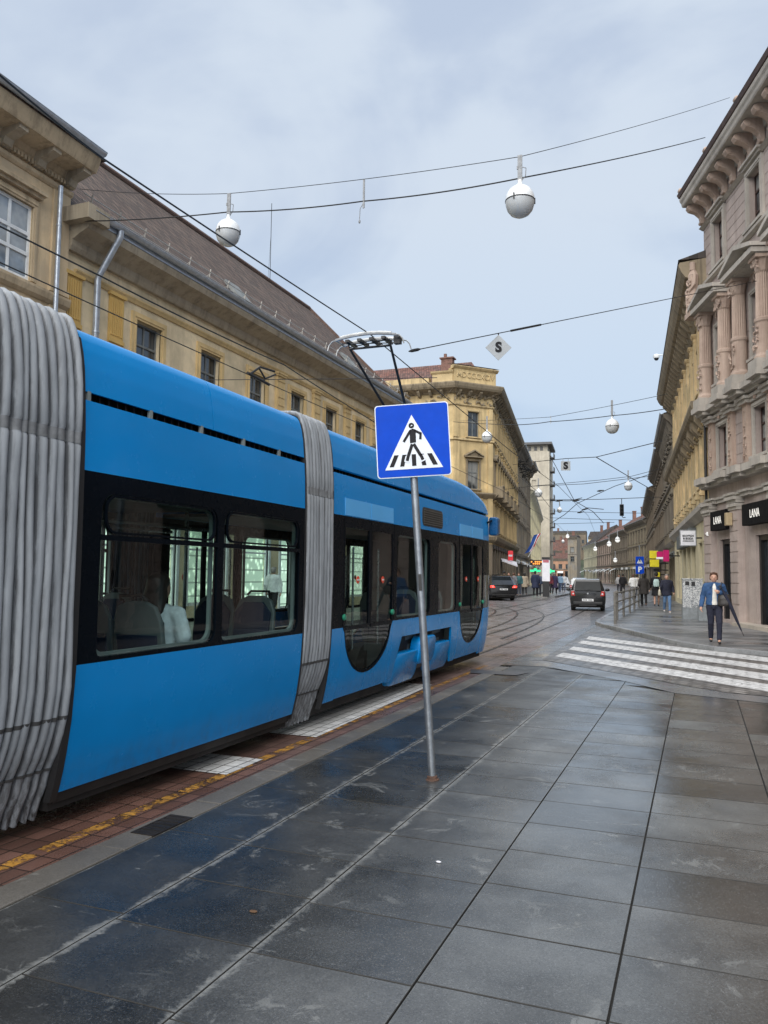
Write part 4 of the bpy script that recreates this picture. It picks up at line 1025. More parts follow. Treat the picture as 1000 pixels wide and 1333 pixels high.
def lit_shop(i, c1, c2):
    m, nt, b, _ = nodes('lit shop interior %d' % i); p = pos(nt)
    v = N(nt, 'ShaderNodeTexVoronoi'); v.inputs['Scale'].default_value = 4.2; L(nt, mapv(nt, p, (1, 1, .8)), v.inputs['Vector'])
    rc, mf = grid_tex(nt, mapv(nt, p, (1, 1, 1), (R(90), 0, R(90))), .42, .36, 0, 0, .03)
    c = mix(nt, ramp(nt, v.outputs['Distance'], [(.12, 1.), (.42, 0.)]), c1, c2); c = mix(nt, M2(nt, 'MULTIPLY', mf, .8), c, (.1, .12, .10))
    L(nt, c, b.inputs['Base Color']); L(nt, c, b.inputs['Emission Color']); b.inputs['Emission Strength'].default_value = 1.5; return m
ml = [lit_shop(0, (.30, .36, .28), (.85, .95, .72)), lit_shop(1, (.5, .55, .45), (.95, 1., .85))]
for k, h in enumerate(shops):
    a, b, c, d = h; mb = MB(); mb.box(a-.12, a, -.05, .05, c, d); mb.box(b, b+.12, -.05, .05, c, d); mb.box(a-.12, b+.12, -.054, .05, d, d+.14)
    o = mb.build('shop_window', m_wfr, hy)
    mb = MB(); mb.box(a, a+.07, .05, .12, c, d); mb.box(b-.07, b, .05, .12, c, d); mb.box(a+.07, b-.07, .05, .12, d-.08, d); mb.box(a+.07, b-.07, .05, .12, c, c+.1); mb.box(a+.07, b-.07, .05, .12, 2.25, 2.31)
    if k % 3 == 1: mb.box((a+b)/2-.05, (a+b)/2+.05, .05, .12, c, 2.25)
    mb.build('frame', m_wfr, o); mb = MB(); mb.box(a+.01, b-.01, .18, .21, c+.01, d-.01); mb.build('lit_display', ml[0 if k in (2, 3, 5) else 1], o)
cornice(hy, 'string_course', m_trim1, 0, Ly, [(.04, 3.7), (.14, 3.78), (.14, 3.9), (.0, 3.96)])
cornice(hy, 'sill_course', m_trim1, 0, Ly, [(.03, 6.55), (.09, 6.62), (.09, 6.72), (.0, 6.76)])
cornice(hy, 'architrave', m_trim1, .25, Ly, [(.04, 9.02), (.07, 9.08), (.10, 9.12), (.10, 9.16), (.02, 9.17)])
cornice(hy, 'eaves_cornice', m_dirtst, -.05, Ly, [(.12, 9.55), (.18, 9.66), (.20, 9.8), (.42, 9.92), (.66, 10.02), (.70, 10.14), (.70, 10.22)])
def gutter(root, x0, x1, y, z, T=None, n=10):
    mb = MB(T); pr = [(y+.10*math.cos(a), z+.10*math.sin(a)) for a in [math.pi+math.pi*i/n for i in range(n+1)]]; pr2 = [(y+.09*math.cos(a), z+.09*math.sin(a)) for a in [2*math.pi-math.pi*i/n for i in range(n+1)]]
    mb.prism(pr+pr2, 'x', x0, x1)
    mb.tube([(x0, y-.10, z), (x1, y-.10, z)], .014, 6)
    return mb.build('gutter', m_zinc, root)
gutter(hy, -.05, Ly, -.80, 10.42)
mb = MB(); x = .0
mb.add([(-.05, -.72, 10.36), (Ly, -.72, 10.36), (Ly, .1, 10.72), (-.05, .1, 10.72), (-.05, -.72, 10.225), (Ly, -.72, 10.225), (Ly, .1, 10.225), (-.05, .1, 10.225)], [(0, 1, 2, 3), (0, 4, 5, 1), (4, 7, 6, 5), (0, 3, 7, 4), (1, 5, 6, 2), (3, 2, 6, 7)])
mb.build('eaves_flashing', m_zinc, hy)
mb = MB(); mb.add([(-.05, .0, 10.69), (Ly, .0, 10.69), (Ly-2.2, 4.6, 15.65), (-.05, 4.6, 15.65), (-.05, 9.4, 10.4), (Ly, 9.4, 10.4)], [(0, 1, 2, 3), (3, 2, 5, 4), (1, 5, 2), (0, 3, 4)])
mb.build('roof', m_tile, hy)
mb = MB(); mb.tube([(-.05, 4.6, 15.68), (Ly-2.2, 4.6, 15.68)], .12, 8); mb.tube([(Ly-2.2, 4.6, 15.68), (Ly, .0, 10.72)], .10, 6); mb.build('ridge_tiles', mat('ridge tile', (.10, .06, .045), .8, var=.4, vs=9), hy)
m_gal = mat('snow guard steel', (.36, .34, .31), .45, .6)
mb = MB()
for z, y in ((10.78, -.42), (10.95, -.45)): mb.tube([(0, y, z), (Ly, y, z)], .016, 5)
mb.build('snow_guard_rail', m_gal, hy)
x = .3
while x < Ly:
    mb = MB(); mb.tube([(x, -.36, 10.52), (x, -.47, 11.04)], .020, 4); mb.tube([(x, -.45, 10.9), (x, -.05, 10.7)], .012, 4); x += 1.05; mb.build('snow_guard_hook', m_gal, hy)
for sx_, zz in ((8.6, 11.5), (18.5, 11.5)):
    mb = MB(); mb.add([(sx_, .45, 11.22), (sx_+.9, .45, 11.22), (sx_+.9, 1.05, 11.92), (sx_, 1.05, 11.92), (sx_, .40, 11.32), (sx_+.9, .40, 11.32), (sx_+.9, 1.0, 12.02), (sx_, 1.0, 12.02)],
           [(4, 5, 6, 7), (0, 4, 7, 3), (1, 2, 6, 5), (0, 1, 5, 4), (3, 7, 6, 2)]); mb.build('skylight', m_wgr, hy)
for c in (15.33, 16.95):
    a = c-15.1-.28 if c < 16 else c-15.1-.3; mb = MB(); b = a+.56; z0, z1 = 7.8, 8.95
    mb.box(a, b, -.05, .03, z0-1.0, z1); pn = mb.build('pilaster', m_pan1, hy)
    mb = MB(); mb.box(a-.05, b+.05, -.10, .03, z1+.001, z1+.09); mb.box(a-.02, b+.02, -.085, -.051, z0-.12, z0-.02)
    for k in range(6): mb.box(a+.05+k*.082, a+.09+k*.082, -.075, -.051, z0+.08, z1-.08)
    mb.build('fluting', m_pan1, pn)
def pilaster(root, x, w_, z0, z1, m, T=None, out=.12, cap=True, name='pilaster', flutes=0, base=True):
    mb = MB(T); mb.box(x-w_/2, x+w_/2, -out, .03, z0, z1)
    if cap:
        mb.box(x-w_/2-.04, x+w_/2+.04, -out-.05, .03, z1-.10, z1-.03); mb.box(x-w_/2-.07, x+w_/2+.07, -out-.08, .03, z1-.029, z1+.04); mb.box(x-w_/2-.02, x+w_/2+.02, -out-.025, .03, z1-.30, z1-.26)
    if base: mb.box(x-w_/2-.04, x+w_/2+.04, -out-.04, .03, z0-.001, z0+.14)
    for k in range(flutes):
        xx = x-w_/2+w_*(k+.5)/flutes; mb.box(xx-w_/flutes*.28, xx+w_/flutes*.28, -out-.022, -out-.001, z0+.2, z1-.34)
    return mb.build(name, m, root)
for y in (25.95, 29.0, 32.1, 35.2, 38.3): pilaster(hy, y-15.1, .55, 6.8, 9.0, m_trim1, flutes=0)
for y in (25.95, 29.0, 32.1, 35.2):
    mb = MB()
    for k in range(4): mb.box(y-15.1-.22, y-15.1+.22, -.142, -.121, 7.2+k*.3, 7.38+k*.3)
    mb.build('pilaster_banding', m_trim1, hy)
def downpipe(root, x, y, z0, z1, T=None, elbow=None, m=None, r=.065):
    mb = MB(T); pts = [(x, y, z0), (x, y, z1)]
    if elbow: pts += [(x, y-.05, z1+.12), (elbow[0], elbow[1], elbow[2]-.15), elbow]
    mb.tube(pts, r, 10)
    z = z0+1
    while z < z1: mb.tube([(x, y, z), (x, y, z+.05)], r*1.18, 10); z += 2.2
    return mb.build('downpipe', m or m_zinc, root, smooth=50)
downpipe(hy, .93, -.16, .1, 9.1, elbow=(1.0, -.78, 10.35), r=.085)
mb = MB(); mb.box(-.30, .45, -.90, .1, 10.15, 10.52); mb.build('gutter_box', m_dirtst, hy)
mb = MB(); mb.tube([(18.0, 4.6, 15.6), (18.0, 4.6, 19.6)], .016, 5); mb.tube([(17.8, 4.6, 15.6), (17.98, 4.6, 17.9)], .007, 4); mb.build('lightning_rod', m_blk, hy)

# ---- left: taller brown-ochre house at the picture's edge
m_och2 = stucco('brown ochre render', (.68, .525, .33), (.18, .14, .09), .34, grey=(.52, .42, .29))
m_trim2 = stucco('brown trim', (.52, .41, .27), (.09, .07, .05), .65)
hb = empty('ochre_corner_house', (-14.0, -6.5, 0), R(91.2), 'brown ochre house with a white framed window and bracketed eaves above the near bellows', 'building')
Lb = 21.55
W = [(Lb-x-.62, Lb-x+.62, 8.32, 10.1) for x in (1.78, 5.0, 8.2, 11.4, 14.6)]
S = [(Lb-x-.9, Lb-x+.9, .4, 3.0) for x in (1.6, 4.6, 7.6, 10.6, 13.6)]
W2 = [(Lb-x-.6, Lb-x+.6, 4.6, 6.5) for x in (1.78, 5.0, 8.2, 11.4, 14.6)]
wall(hb, 'wall', m_och2, 0, Lb, 0, 11.25, 10, W+S+W2)
m_oldw = glass_dark('pale reflecting glass', (.16, .20, .24), .9, .5)
for h in W: window(hb, h, m_trim2, m_wfr, m_oldw, sur=.17, proj=.05, sill=False, head='flat', mull=1, trans=(.35, .62), rev=.12, fw=.07)
for h in W2: window(hb, h, m_trim2, m_wfr, m_win, sur=.15, head=None)
for k, h in enumerate(S):
    mb = MB(); mb.box(h[0]-.1, h[1]+.1, -.06, .05, h[3], h[3]+.15); mb.box(h[0]-.1, h[0], -.06, .05, h[2], h[3]-.001); mb.box(h[1], h[1]+.1, -.06, .05, h[2], h[3]-.001); o = mb.build('shop_window', m_wfr, hb)
    mb = MB(); mb.box(h[0]+.01, h[1]-.01, .15, .2, h[2], h[3]); mb.build('lit_display', ml[k % 2], o)
cornice(hb, 'sill_course', m_trim2, 0, Lb+.04, [(.04, 7.98), (.12, 8.05), (.16, 8.18), (.16, 8.24), (.02, 8.27)])
cornice(hb, 'string_course', m_trim2, 0, Lb+.04, [(.04, 3.7), (.18, 3.8), (.18, 3.95), (.0, 4.0)])
cornice(hb, 'frieze_moulding', m_trim2, 0, Lb+.04, [(.03, 10.85), (.08, 10.9), (.10, 10.98), (.02, 11.0)])
cornice(hb, 'eaves_cornice', m_trim2, -.1, Lb+.12, [(.08, 11.25), (.14, 11.4), (.70, 11.44), (.73, 11.5), (.77, 11.6), (.82, 11.74), (.82, 11.80)])
mb = MB()
k = 0
while k*.105 < Lb: mb.box(k*.105, k*.105+.06, -.13, -.02, 11.06, 11.16); k += 1
mb.box(0, Lb, -.07, .02, 11.161, 11.249); mb.build('dentil_band', m_trim2, hb)
for k in range(14):
    x = Lb-.12-k*1.02
    mb = MB(); pr = [(-.05, 11.05), (-.18, 11.08), (-.24, 11.22), (-.48, 11.29), (-.64, 11.34), (-.64, 11.438), (-.05, 11.438)]
    mb.prism(pr, 'x', x-.13, x+.13); mb.build('bracket', m_dirtst, hb)
gutter(hb, -.1, Lb+.14, -.90, 11.92)
mb = MB(); mb.add([(-.1, -.82, 11.86), (Lb+.3, -.82, 11.86), (Lb+.3, 5, 14.2), (-.1, 5, 14.2), (-.1, 11, 11.8), (Lb+.3, 11, 11.8), (-.1, -.82, 11.805), (Lb+.3, -.82, 11.805)], [(0, 1, 2, 3), (3, 2, 5, 4), (0, 6, 7, 1), (6, 4, 5, 7), (1, 7, 5, 2), (0, 3, 4, 6)]); mb.build('roof', m_tile, hb)
pilaster(hb, Lb-.28, .55, 8.3, 10.84, m_och2, out=.05, cap=False); pilaster(hb, Lb-.28, .55, 4.0, 7.97, m_och2, out=.05, cap=False)
downpipe(hb, Lb-.50, -.18, .1, 10.9, r=.06)

# ---- left: corner house beyond the side street
m_y3 = stucco('golden render', (.58, .44, .23), (.14, .105, .06), .5, grey=(.42, .32, .17))
m_t3 = stucco('golden trim', (.52, .40, .22), (.075, .06, .045), .7)
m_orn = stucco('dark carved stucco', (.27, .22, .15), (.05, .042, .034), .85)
def rnoise_bumps(mb, x0, x1, z0, z1, n, size, out, rr, y=0.):
    """carved relief: swags, scrolls and leaves as small overlapping lumps"""
    for _ in range(n):
        x, z = rr.uniform(x0, x1), rr.uniform(z0, z1); s_ = size*rr.uniform(.6, 1.3)
        a = rr.uniform(0, math.pi); r_ = s_*.9
        pts = [(x+r_*math.cos(a+t*2.2)*(1-t*.35), -out*rr.uniform(.6, 1.)+y, z+r_*math.sin(a+t*2.2)*(1-t*.35)) for t in (0, .35, .7, 1.)]
        pts = [(min(max(px, x0), x1), py, min(max(pz, z0), z1)) for px, py, pz in pts]
        mb.tube(pts, [s_*.22, s_*.32, s_*.28, s_*.12], 5)
rr3 = random.Random(11)
A3 = Vector((-16.6, 56, 0)); B3 = Vector((-14.27, 58.5, 0)); ch = B3-A3; La = 20.; Lc = ch.length; a8 = R(8); Lr = 25.
hc = empty('golden_corner_house', (A3.x, A3.y, 0), 0, 'golden yellow corner house with a chamfered corner, dated parapet and dark carved cornice', 'building')
TL = Matrix.Translation((-La, 0, 0)); TC = Matrix.Rotation(math.atan2(ch.y, ch.x), 4, 'Z'); TR = Matrix.Translation((ch.x, ch.y, 0)) @ Matrix.Rotation(R(98), 4, 'Z')
def cwin(T, xc, hw_=.52, lv=(0, 1, 2), big=False):
    out = []
    zz = [(11.85, 13.75), (7.95, 10.05), (5.0, 6.9)]
    for l in lv: out.append((xc-hw_, xc+hw_, *zz[l]))
    return out
fx = {'L': (TL, La, [La-1.9-k*2.9 for k in range(6)]), 'C': (TC, Lc, [Lc/2]), 'R': (TR, Lr, [1.3+k*2.05 for k in range(12)])}
for key, (T, Lf, xs) in fx.items():
    hs = [h for x in xs for h in cwin(T, x, .5 if key != 'R' else .42)]
    gs = [(x-.7, x+.7, .3, 3.6) for x in (xs if key != 'R' else xs[::1]) if x-.7 > 0 and x+.7 < Lf]
    wall(hc, 'wall', m_y3 if True else 0, 0, Lf, 3.9, 15.2, 6, hs, T)
    wall(hc, 'ground_floor_wall', stucco('dark ground floor stone', (.20, .165, .12), (.04, .035, .03), .8), 0, Lf, 0, 3.9, 6, gs, T)
    for i, h in enumerate(hs):
        top = h[3] > 13; hd = None if top else ('tri' if abs(h[3]-10.05) < .1 else 'flat')
        window(hc, h, m_orn if hd == 'tri' else m_t3, m_wgr, m_winc if (i % 3 == 1 and key == 'C') else m_win, T, sur=.14, proj=.08, head=hd, trans=(.6,), fw=.06)
    for h in gs:
        mb = MB(T); mb.box(h[0]-.1, h[1]+.1, -.07, .04, h[3]+.01, h[3]+.3); o = mb.build('shop_front', m_blk, hc)
        mb = MB(T); mb.box(h[0], h[1], .1, .2, h[2], h[3]); mb.build('pane', m_shop, o)
    e0, e1 = (0, 0)
    cornice(hc, 'belt_course', m_orn, -.05, Lf+.05, [(.06, 4.0), (.30, 4.2), (.38, 4.45), (.10, 4.5), (.06, 4.65)], T)
    cornice(hc, 'balcony_course', m_orn, -.05, Lf+.05, [(.05, 7.25), (.32, 7.5), (.40, 7.6), (.40, 7.7), (.05, 7.74)], T)
    cornice(hc, 'string_course', m_t3, -.03, Lf+.03, [(.04, 11.5), (.14, 11.55), (.14, 11.68), (.0, 11.72)], T)
    cornice(hc, 'architrave', m_t3, -.03, Lf+.03, [(.03, 14.1), (.12, 14.16), (.14, 14.25), (.02, 14.27)], T)
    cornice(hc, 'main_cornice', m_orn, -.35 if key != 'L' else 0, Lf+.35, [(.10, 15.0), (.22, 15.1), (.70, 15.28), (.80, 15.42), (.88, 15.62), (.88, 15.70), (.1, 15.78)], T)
    mb = MB(T); rnoise_bumps(mb, .05, Lf-.05, 14.32, 14.95, int(34*Lf/3.4) if key != 'L' else 60, .20, .14, rr3); mb.build('carved_frieze', m_orn, hc, smooth=True)
    for k in range(int(Lf/.9)):
        x = .3+k*.9; mb = MB(T); mb.prism([(0, 14.75), (-.3, 14.85), (-.55, 15.1), (-.55, 15.2), (0, 15.2)], 'x', x-.10, x+.10); mb.build('corbel', m_orn, hc)
    if key == 'R':
        for k, x in enumerate(xs):
            pilaster(hc, x+1.02, .34, 11.72, 14.1, m_y3, T, out=.16, name='pilaster'); pilaster(hc, x+1.02, .34, 7.8, 11.4, m_y3, T, out=.2, name='pilaster')
            if k % 2 == 0 and k < 10:
                mb = MB(T); mb.box(x-.8, x+.8, -.75, 0, 7.45, 7.6); mb.box(x-.8, x-.72, -.75, 0, 7.6, 8.3)
                for q in range(9): mb.box(x-.8+q*.19, x-.76+q*.19, -.75, -.71, 7.6, 8.3)
                mb.box(x-.8, x+.8, -.78, -.70, 8.3, 8.38); mb.build('balcony', m_orn, hc)
    if key == 'C':
        mb = MB(T); mb.box(-.1, Lf+.1, -.30, .6, 15.79, 16.95); par = mb.build('parapet', m_y3, hc)
        cornice(hc, 'parapet_cornice', m_t3, -.25, Lf+.25, [(.32, 16.8), (.42, 16.88), (.5, 16.96), (.5, 17.02), (.3, 17.07)], T)
        mb = MB(T); mb.add([(-.3, -.55, 17.075), (Lf+.3, -.55, 17.075), (Lf+.3, .6, 17.3), (-.3, .6, 17.3)], [(0, 1, 2, 3)]); mb.build('lead_flashing', mat('pale lead', (.35, .37, .39), .5, .3), hc)
        t = text('date_lettering', 'MDCCCXCIV', .60, m_t3, par, (0, 0, 0), (0, 0, 0), ext=.03, sx=.92, offset=.006)
        t.matrix_local = T @ Matrix.Translation((Lf/2, -.33, 16.38)) @ Matrix.Rotation(R(90), 4, 'X') @ Matrix.Diagonal((.92, 1, 1, 1))
        for x in (.25, Lf-.25): pilaster(hc, x, .45, 4.7, 11.45, m_y3, T, out=.1, cap=False); 
        pilaster(hc, .2, .36, 11.75, 14.08, m_y3, T, out=.08, cap=False); pilaster(hc, Lf-.2, .36, 11.75, 14.08, m_y3, T, out=.08, cap=False)
    if key == 'L':
        mb = MB(T); mb.box(La-1.6, La-.02, -.2, .5, 15.79, 16.6); mb.box(La-6., La-1.9, -.1, .5, 15.79, 16.3); mb.build('parapet', m_t3, hc)
        cornice(hc, 'parapet_cornice', m_t3, La-1.7, La+.05, [(.22, 16.45), (.32, 16.55), (.36, 16.65), (.1, 16.7)], T)
mb = MB(); mb.add([(-20, .1, 15.7), (.2, .1, 15.7), (.0, 5, 18.6), (-20, 5, 18.6), (-20, 30, 15.7), (-1.2, 28, 15.7), (2.2, 2.8, 15.7), (-2.0, 26, 18.4)], [(0, 1, 2, 3), (1, 6, 2), (2, 6, 5, 7), (3, 2, 7, 4)])
mb.build('roof', m_tiler, hc)
m_brick = mat('chimney brick', (.16, .085, .065), .85, var=.4, vs=8, bs=.4)
for (x, y) in ((-1.25, 2.6), (-9, 3.2)):
    mb = MB(); mb.box(x-.45, x+.45, y-.3, y+.3, 16.6, 18.3); mb.box(x-.56, x+.56, y-.4, y+.4, 18.3, 18.4); mb.box(x-.3, x-.1, y-.1, y+.1, 18.4, 18.75); mb.build('chimney', m_brick, hc)

# ---- generic street houses, each with its own storeys, trim and windows
def house(name, P, rz, Lh, H, D, mw, mt, mr, label, nx, levels, rise=2.5, ov=.5, ground=True, win='flat', mfr=None, orn=0, seed=1, corb=0, pil=False, base=3.6, hip=(0, 0), cat='building', sink=0., gutterz=True, dorm=0, chim=1, hw_=.45):
    r_ = random.Random(seed); o = empty(name, (P[0], P[1], -sink), rz, label, cat)
    xs = [Lh*(k+.5)/nx for k in range(nx)]; hs = [(x-hw_, x+hw_, a, b) for a, b in levels for x in xs]
    gs = [(x-Lh/nx*.36, x+Lh/nx*.36, .35, base-.7) for x in xs] if ground else []
    wall(o, 'wall', mw, 0, Lh, 0, H, D, hs+gs, rev=.2)
    for i, h in enumerate(hs):
        window(o, h, mt, mfr or m_wgr, m_win if r_.random() < .7 else m_winc, sur=.11, proj=.05, head=win if h[3] < H-1.6 or win != 'tri' else 'flat', trans=(.65,), fw=.06)
    for i, h in enumerate(gs):
        mb = MB(); mb.box(h[0]-.08, h[1]+.08, -.08, .05, h[3]+.01, h[3]+.38); s_ = mb.build('shop_front', r_.choice([m_blk, m_wgr, m_wfr, m_trim2]), o)
        mb = MB(); mb.box(h[0], h[1], .1, .18, h[2], h[3]); mb.build('pane', m_shop, s_)
        if r_.random() < .35:
            mb = MB(); mb.add([(h[0]-.1, -.05, h[3]+.3), (h[1]+.1, -.05, h[3]+.3), (h[1]+.1, -1.1, h[3]-.15), (h[0]-.1, -1.1, h[3]-.15), (h[0]-.1, -1.1, h[3]-.35), (h[1]+.1, -1.1, h[3]-.35)], [(0, 1, 2, 3), (3, 2, 5, 4)]); mb.build('awning', m_wfr, s_)
    if ground: cornice(o, 'belt_course', mt, 0, Lh, [(.05, base), (.2, base+.12), (.24, base+.3), (.0, base+.36)])
    for a, b in levels[1:]: cornice(o, 'string_course', mt, 0, Lh, [(.03, a-.62), (.12, a-.55), (.12, a-.42), (.0, a-.38)])
    cornice(o, 'main_cornice', mt, -.05, Lh+.05, [(.08, H-.75), (.16, H-.55), (ov*.7, H-.35), (ov, H-.2), (ov+.06, H), (.1, H+.06)])
    if corb:
        for k in range(int(Lh/corb)):
            x = corb*(k+.5); mb = MB(); mb.prism([(0, H-1.15), (-ov*.35, H-1.05), (-ov*.65, H-.62), (-ov*.65, H-.36), (0, H-.36)], 'x', x-.12, x+.12); mb.build('corbel', mt, o)
    if orn:
        mb = MB(); rnoise_bumps(mb, .1, Lh-.1, H-1.7, H-.9, int(orn*Lh), .2, .12, r_); mb.build('carved_frieze', mt, o, smooth=True)
    if pil:
        for k in range(nx+1):
            x = min(max(Lh*k/nx, .25), Lh-.25); pilaster(o, x, .36, base+.4, H-1.8 if orn else H-.8, mw, out=.14)
    if rise: 
        roof_slope(o, mr, -.05, Lh+.05, H+.07, rise, D, ov, hip=hip)
        for k in range(chim):
            x = Lh*(k+.6)/(chim+.3); mb = MB(); mb.box(x-.4, x+.4, D*.42-.3, D*.42+.3, H+rise*.5, H+rise+1.1); mb.box(x-.47, x+.47, D*.42-.37, D*.42+.37, H+rise+1.1, H+rise+1.22); mb.build('chimney', m_brick, o)
        for k in range(dorm):
            x = Lh*(k+.5)/dorm; zz = H+.07+rise*.28; mb = MB(); mb.box(x-.5, x+.5, D*.12, D*.42, zz, zz+1.1); mb.prism([(x-.62, zz+1.101), (x+.62, zz+1.101), (x, zz+1.6)], 'y', D*.10, D*.42); d_ = mb.build('dormer', mt, o)
            mb = MB(); mb.box(x-.32, x+.32, D*.12-.02, D*.12-.002, zz+.2, zz+.95); mb.build('pane', m_win, d_)
    else:
        mb = MB(); mb.box(.1, Lh-.1, .2, D-.2, H+.062, H+.3); mb.build('roof', mr, o)
    if gutterz: gutter(o, 0, Lh, -ov-.12, H+.10, n=5)
    return o
m_gb = stucco('grey brown render', (.27, .23, .17), (.05, .045, .038), .75, grey=(.22, .21, .19)); m_gbt = stucco('grey brown trim', (.20, .175, .14), (.04, .035, .03), .8)
m_crm = stucco('cream render', (.66, .61, .42), (.25, .22, .16), .3); m_crmt = stucco('cream trim', (.58, .54, .40), (.22, .2, .15), .4)
m_cnc = stucco('tower concrete', (.44, .40, .32), (.20, .18, .15), .4); m_cnd = mat('tower dark band', (.10, .10, .10), .7)
m_olv = stucco('olive brown render', (.30, .25, .17), (.04, .035, .03), .8); m_dk = stucco('dark brown render', (.20, .165, .125), (.03, .026, .022), .8)
m_pk = stucco('dusty pink render', (.46, .35, .29), (.10, .08, .07), .5); m_wh = stucco('pale render', (.55, .53, .48), (.2, .19, .17), .4); m_ter = stucco('terracotta render', (.38, .22, .14), (.1, .08, .06), .5)
u8 = Vector((-math.sin(a8), math.cos(a8), 0)); B4 = B3+u8*25.05
house('brown_palace', B4, R(98), 16., 15.4, 9, m_gb, m_gbt, m_tiled, 'soot-darkened grey brown palace with carved upper storey, next to the golden corner house', 7, [(4.9, 7.0), (8.4, 10.6), (11.6, 13.3)], rise=1.5, ov=.8, win='tri', orn=6, corb=1.1, pil=True, seed=4)
B5 = B4+u8*16.05
house('narrow_dark_house', B5, R(98), 9.5, 15.9, 9, m_gbt, m_orn, m_tiled, 'narrow dark stuccoed house wedged between the brown palace and the cream house', 4, [(4.9, 7.0), (8.4, 10.4), (11.5, 13.6)], rise=2., ov=1., win='flat', orn=5, corb=.9, pil=True, seed=5)
B6 = B5+u8*9.55
house('cream_house', B6, R(99), 60., 13.2, 9, m_crm, m_crmt, m_tiled, 'cream house with pale trim under the tower, a flag hanging before it', 21, [(4.6, 6.6), (7.7, 9.6), (10.4, 11.9)], rise=1.8, ov=.5, win='flat', seed=6, pil=True, mfr=m_wfr)
# tower block
P6 = Vector((-30.0, 174, 0))
tw = empty('tower_block', (P6.x-16, P6.y, 0), R(6), 'tall concrete tower block with a flat roof slab rising behind the cream house', 'building')
TWH = 31.0; hs = [(x-.45, x+.45, z, z+1.3) for x in (2.5,) for z in (8, 14)]
wall(tw, 'wall', m_cnc, 0, 16, 0, TWH-2, 12, [(12.2, 13.1, z, z+1.2) for z in (21.5,)])
mb = MB(); mb.box(.4, 15.6, .4, 11.6, TWH-2, TWH-.5); tt = mb.build('attic_storey', m_cnc, tw)
mb = MB(); 
for k in range(11): mb.box(1.+k*1.3, 1.6+k*1.3, .33, .41, TWH-1.75, TWH-.8)
mb.build('attic_opening', m_cnd, tt)
mb = MB(); mb.box(-.5, 16.6, -.8, 12.4, TWH-.5, TWH); mb.build('roof_slab', m_cnd, tw)
mb = MB(); mb.box(2, 8, 3, 8, TWH, TWH+1.4); mb.build('plant_room', m_cnd, tw)
mb = MB(); mb.tube([(7, 5, TWH), (7, 5, TWH+4)], .07, 5); mb.build('aerial', m_blk, tw)
for k in range(9):
    z = 3+k*3.1; mb = MB(); mb.box(16.0, 16.9, 2, 5.5, z, z+.2); mb.box(16.75, 16.9, 2, 5.5, z+.2, z+1.1); mb.build('balcony', m_cnd, tw)
for z in range(9):
    for x in (2.2, 5.4):
        mb = MB(); mb.box(x, x+1.1, -.02, .06, 3+z*3.0, 4.4+z*3.0); mb.build('window', m_win, tw)

# ---- right: mauve corner palace with terracotta columns
m_mauve = stucco('mauve stone', (.41, .34, .305), (.11, .07, .065), .35); m_mtrim = stucco('grey stone trim', (.42, .385, .34), (.12, .10, .09), .4)
m_terra = stucco('terracotta carving', (.45, .345, .28), (.17, .10, .075), .5); m_step = mat('pale stone step', (.42, .37, .31), .6, var=.2)
P0 = Vector((.83, 29.74, 0)); rzR = math.atan2(-.956, .292)
hp = empty('mauve_palace', (P0.x, P0.y, .1), rzR, 'mauve stone palace with terracotta columns, triangular pediments and black LANA shop signs', 'building')
u0, u1 = -1.42, 26.; CW = [.22+3.3*k for k in range(8)]; rr1 = random.Random(5)
F2 = [(c-.48, c+.48, 5.25, 6.75) for c in CW]; F3 = [(c-.50, c+.50, 8.3, 10.3) for c in CW]; F4 = [(c-.52, c+.52, 12.42, 14.15) for c in CW]
GD = [(.22-.6, .22+.62, .1, 2.82)]+[(CW[k]-.78 if k > 1 else 2.85, CW[k]+1.0, .1, 2.82) for k in range(1, 8)]
wall(hp, 'wall', m_mauve, u0, u1, 0, 15.25, 10, F2+F3+F4+GD, rev=.32)
for h in F2: window(hp, h, m_mtrim, m_wbr, m_winc, sur=.14, proj=.06, mull=1, trans=(.33, .66), rev=.25)
for h in F3: window(hp, h, m_mtrim, m_wbr, m_winc, sur=.15, proj=.06, mull=1, trans=(.40, .7), rev=.25)
for h in F4: window(hp, h, m_mtrim, m_wbr, m_winc, sur=.17, proj=.08, head='flat', sill=True, mull=1, trans=(.3, .68), rev=.25)
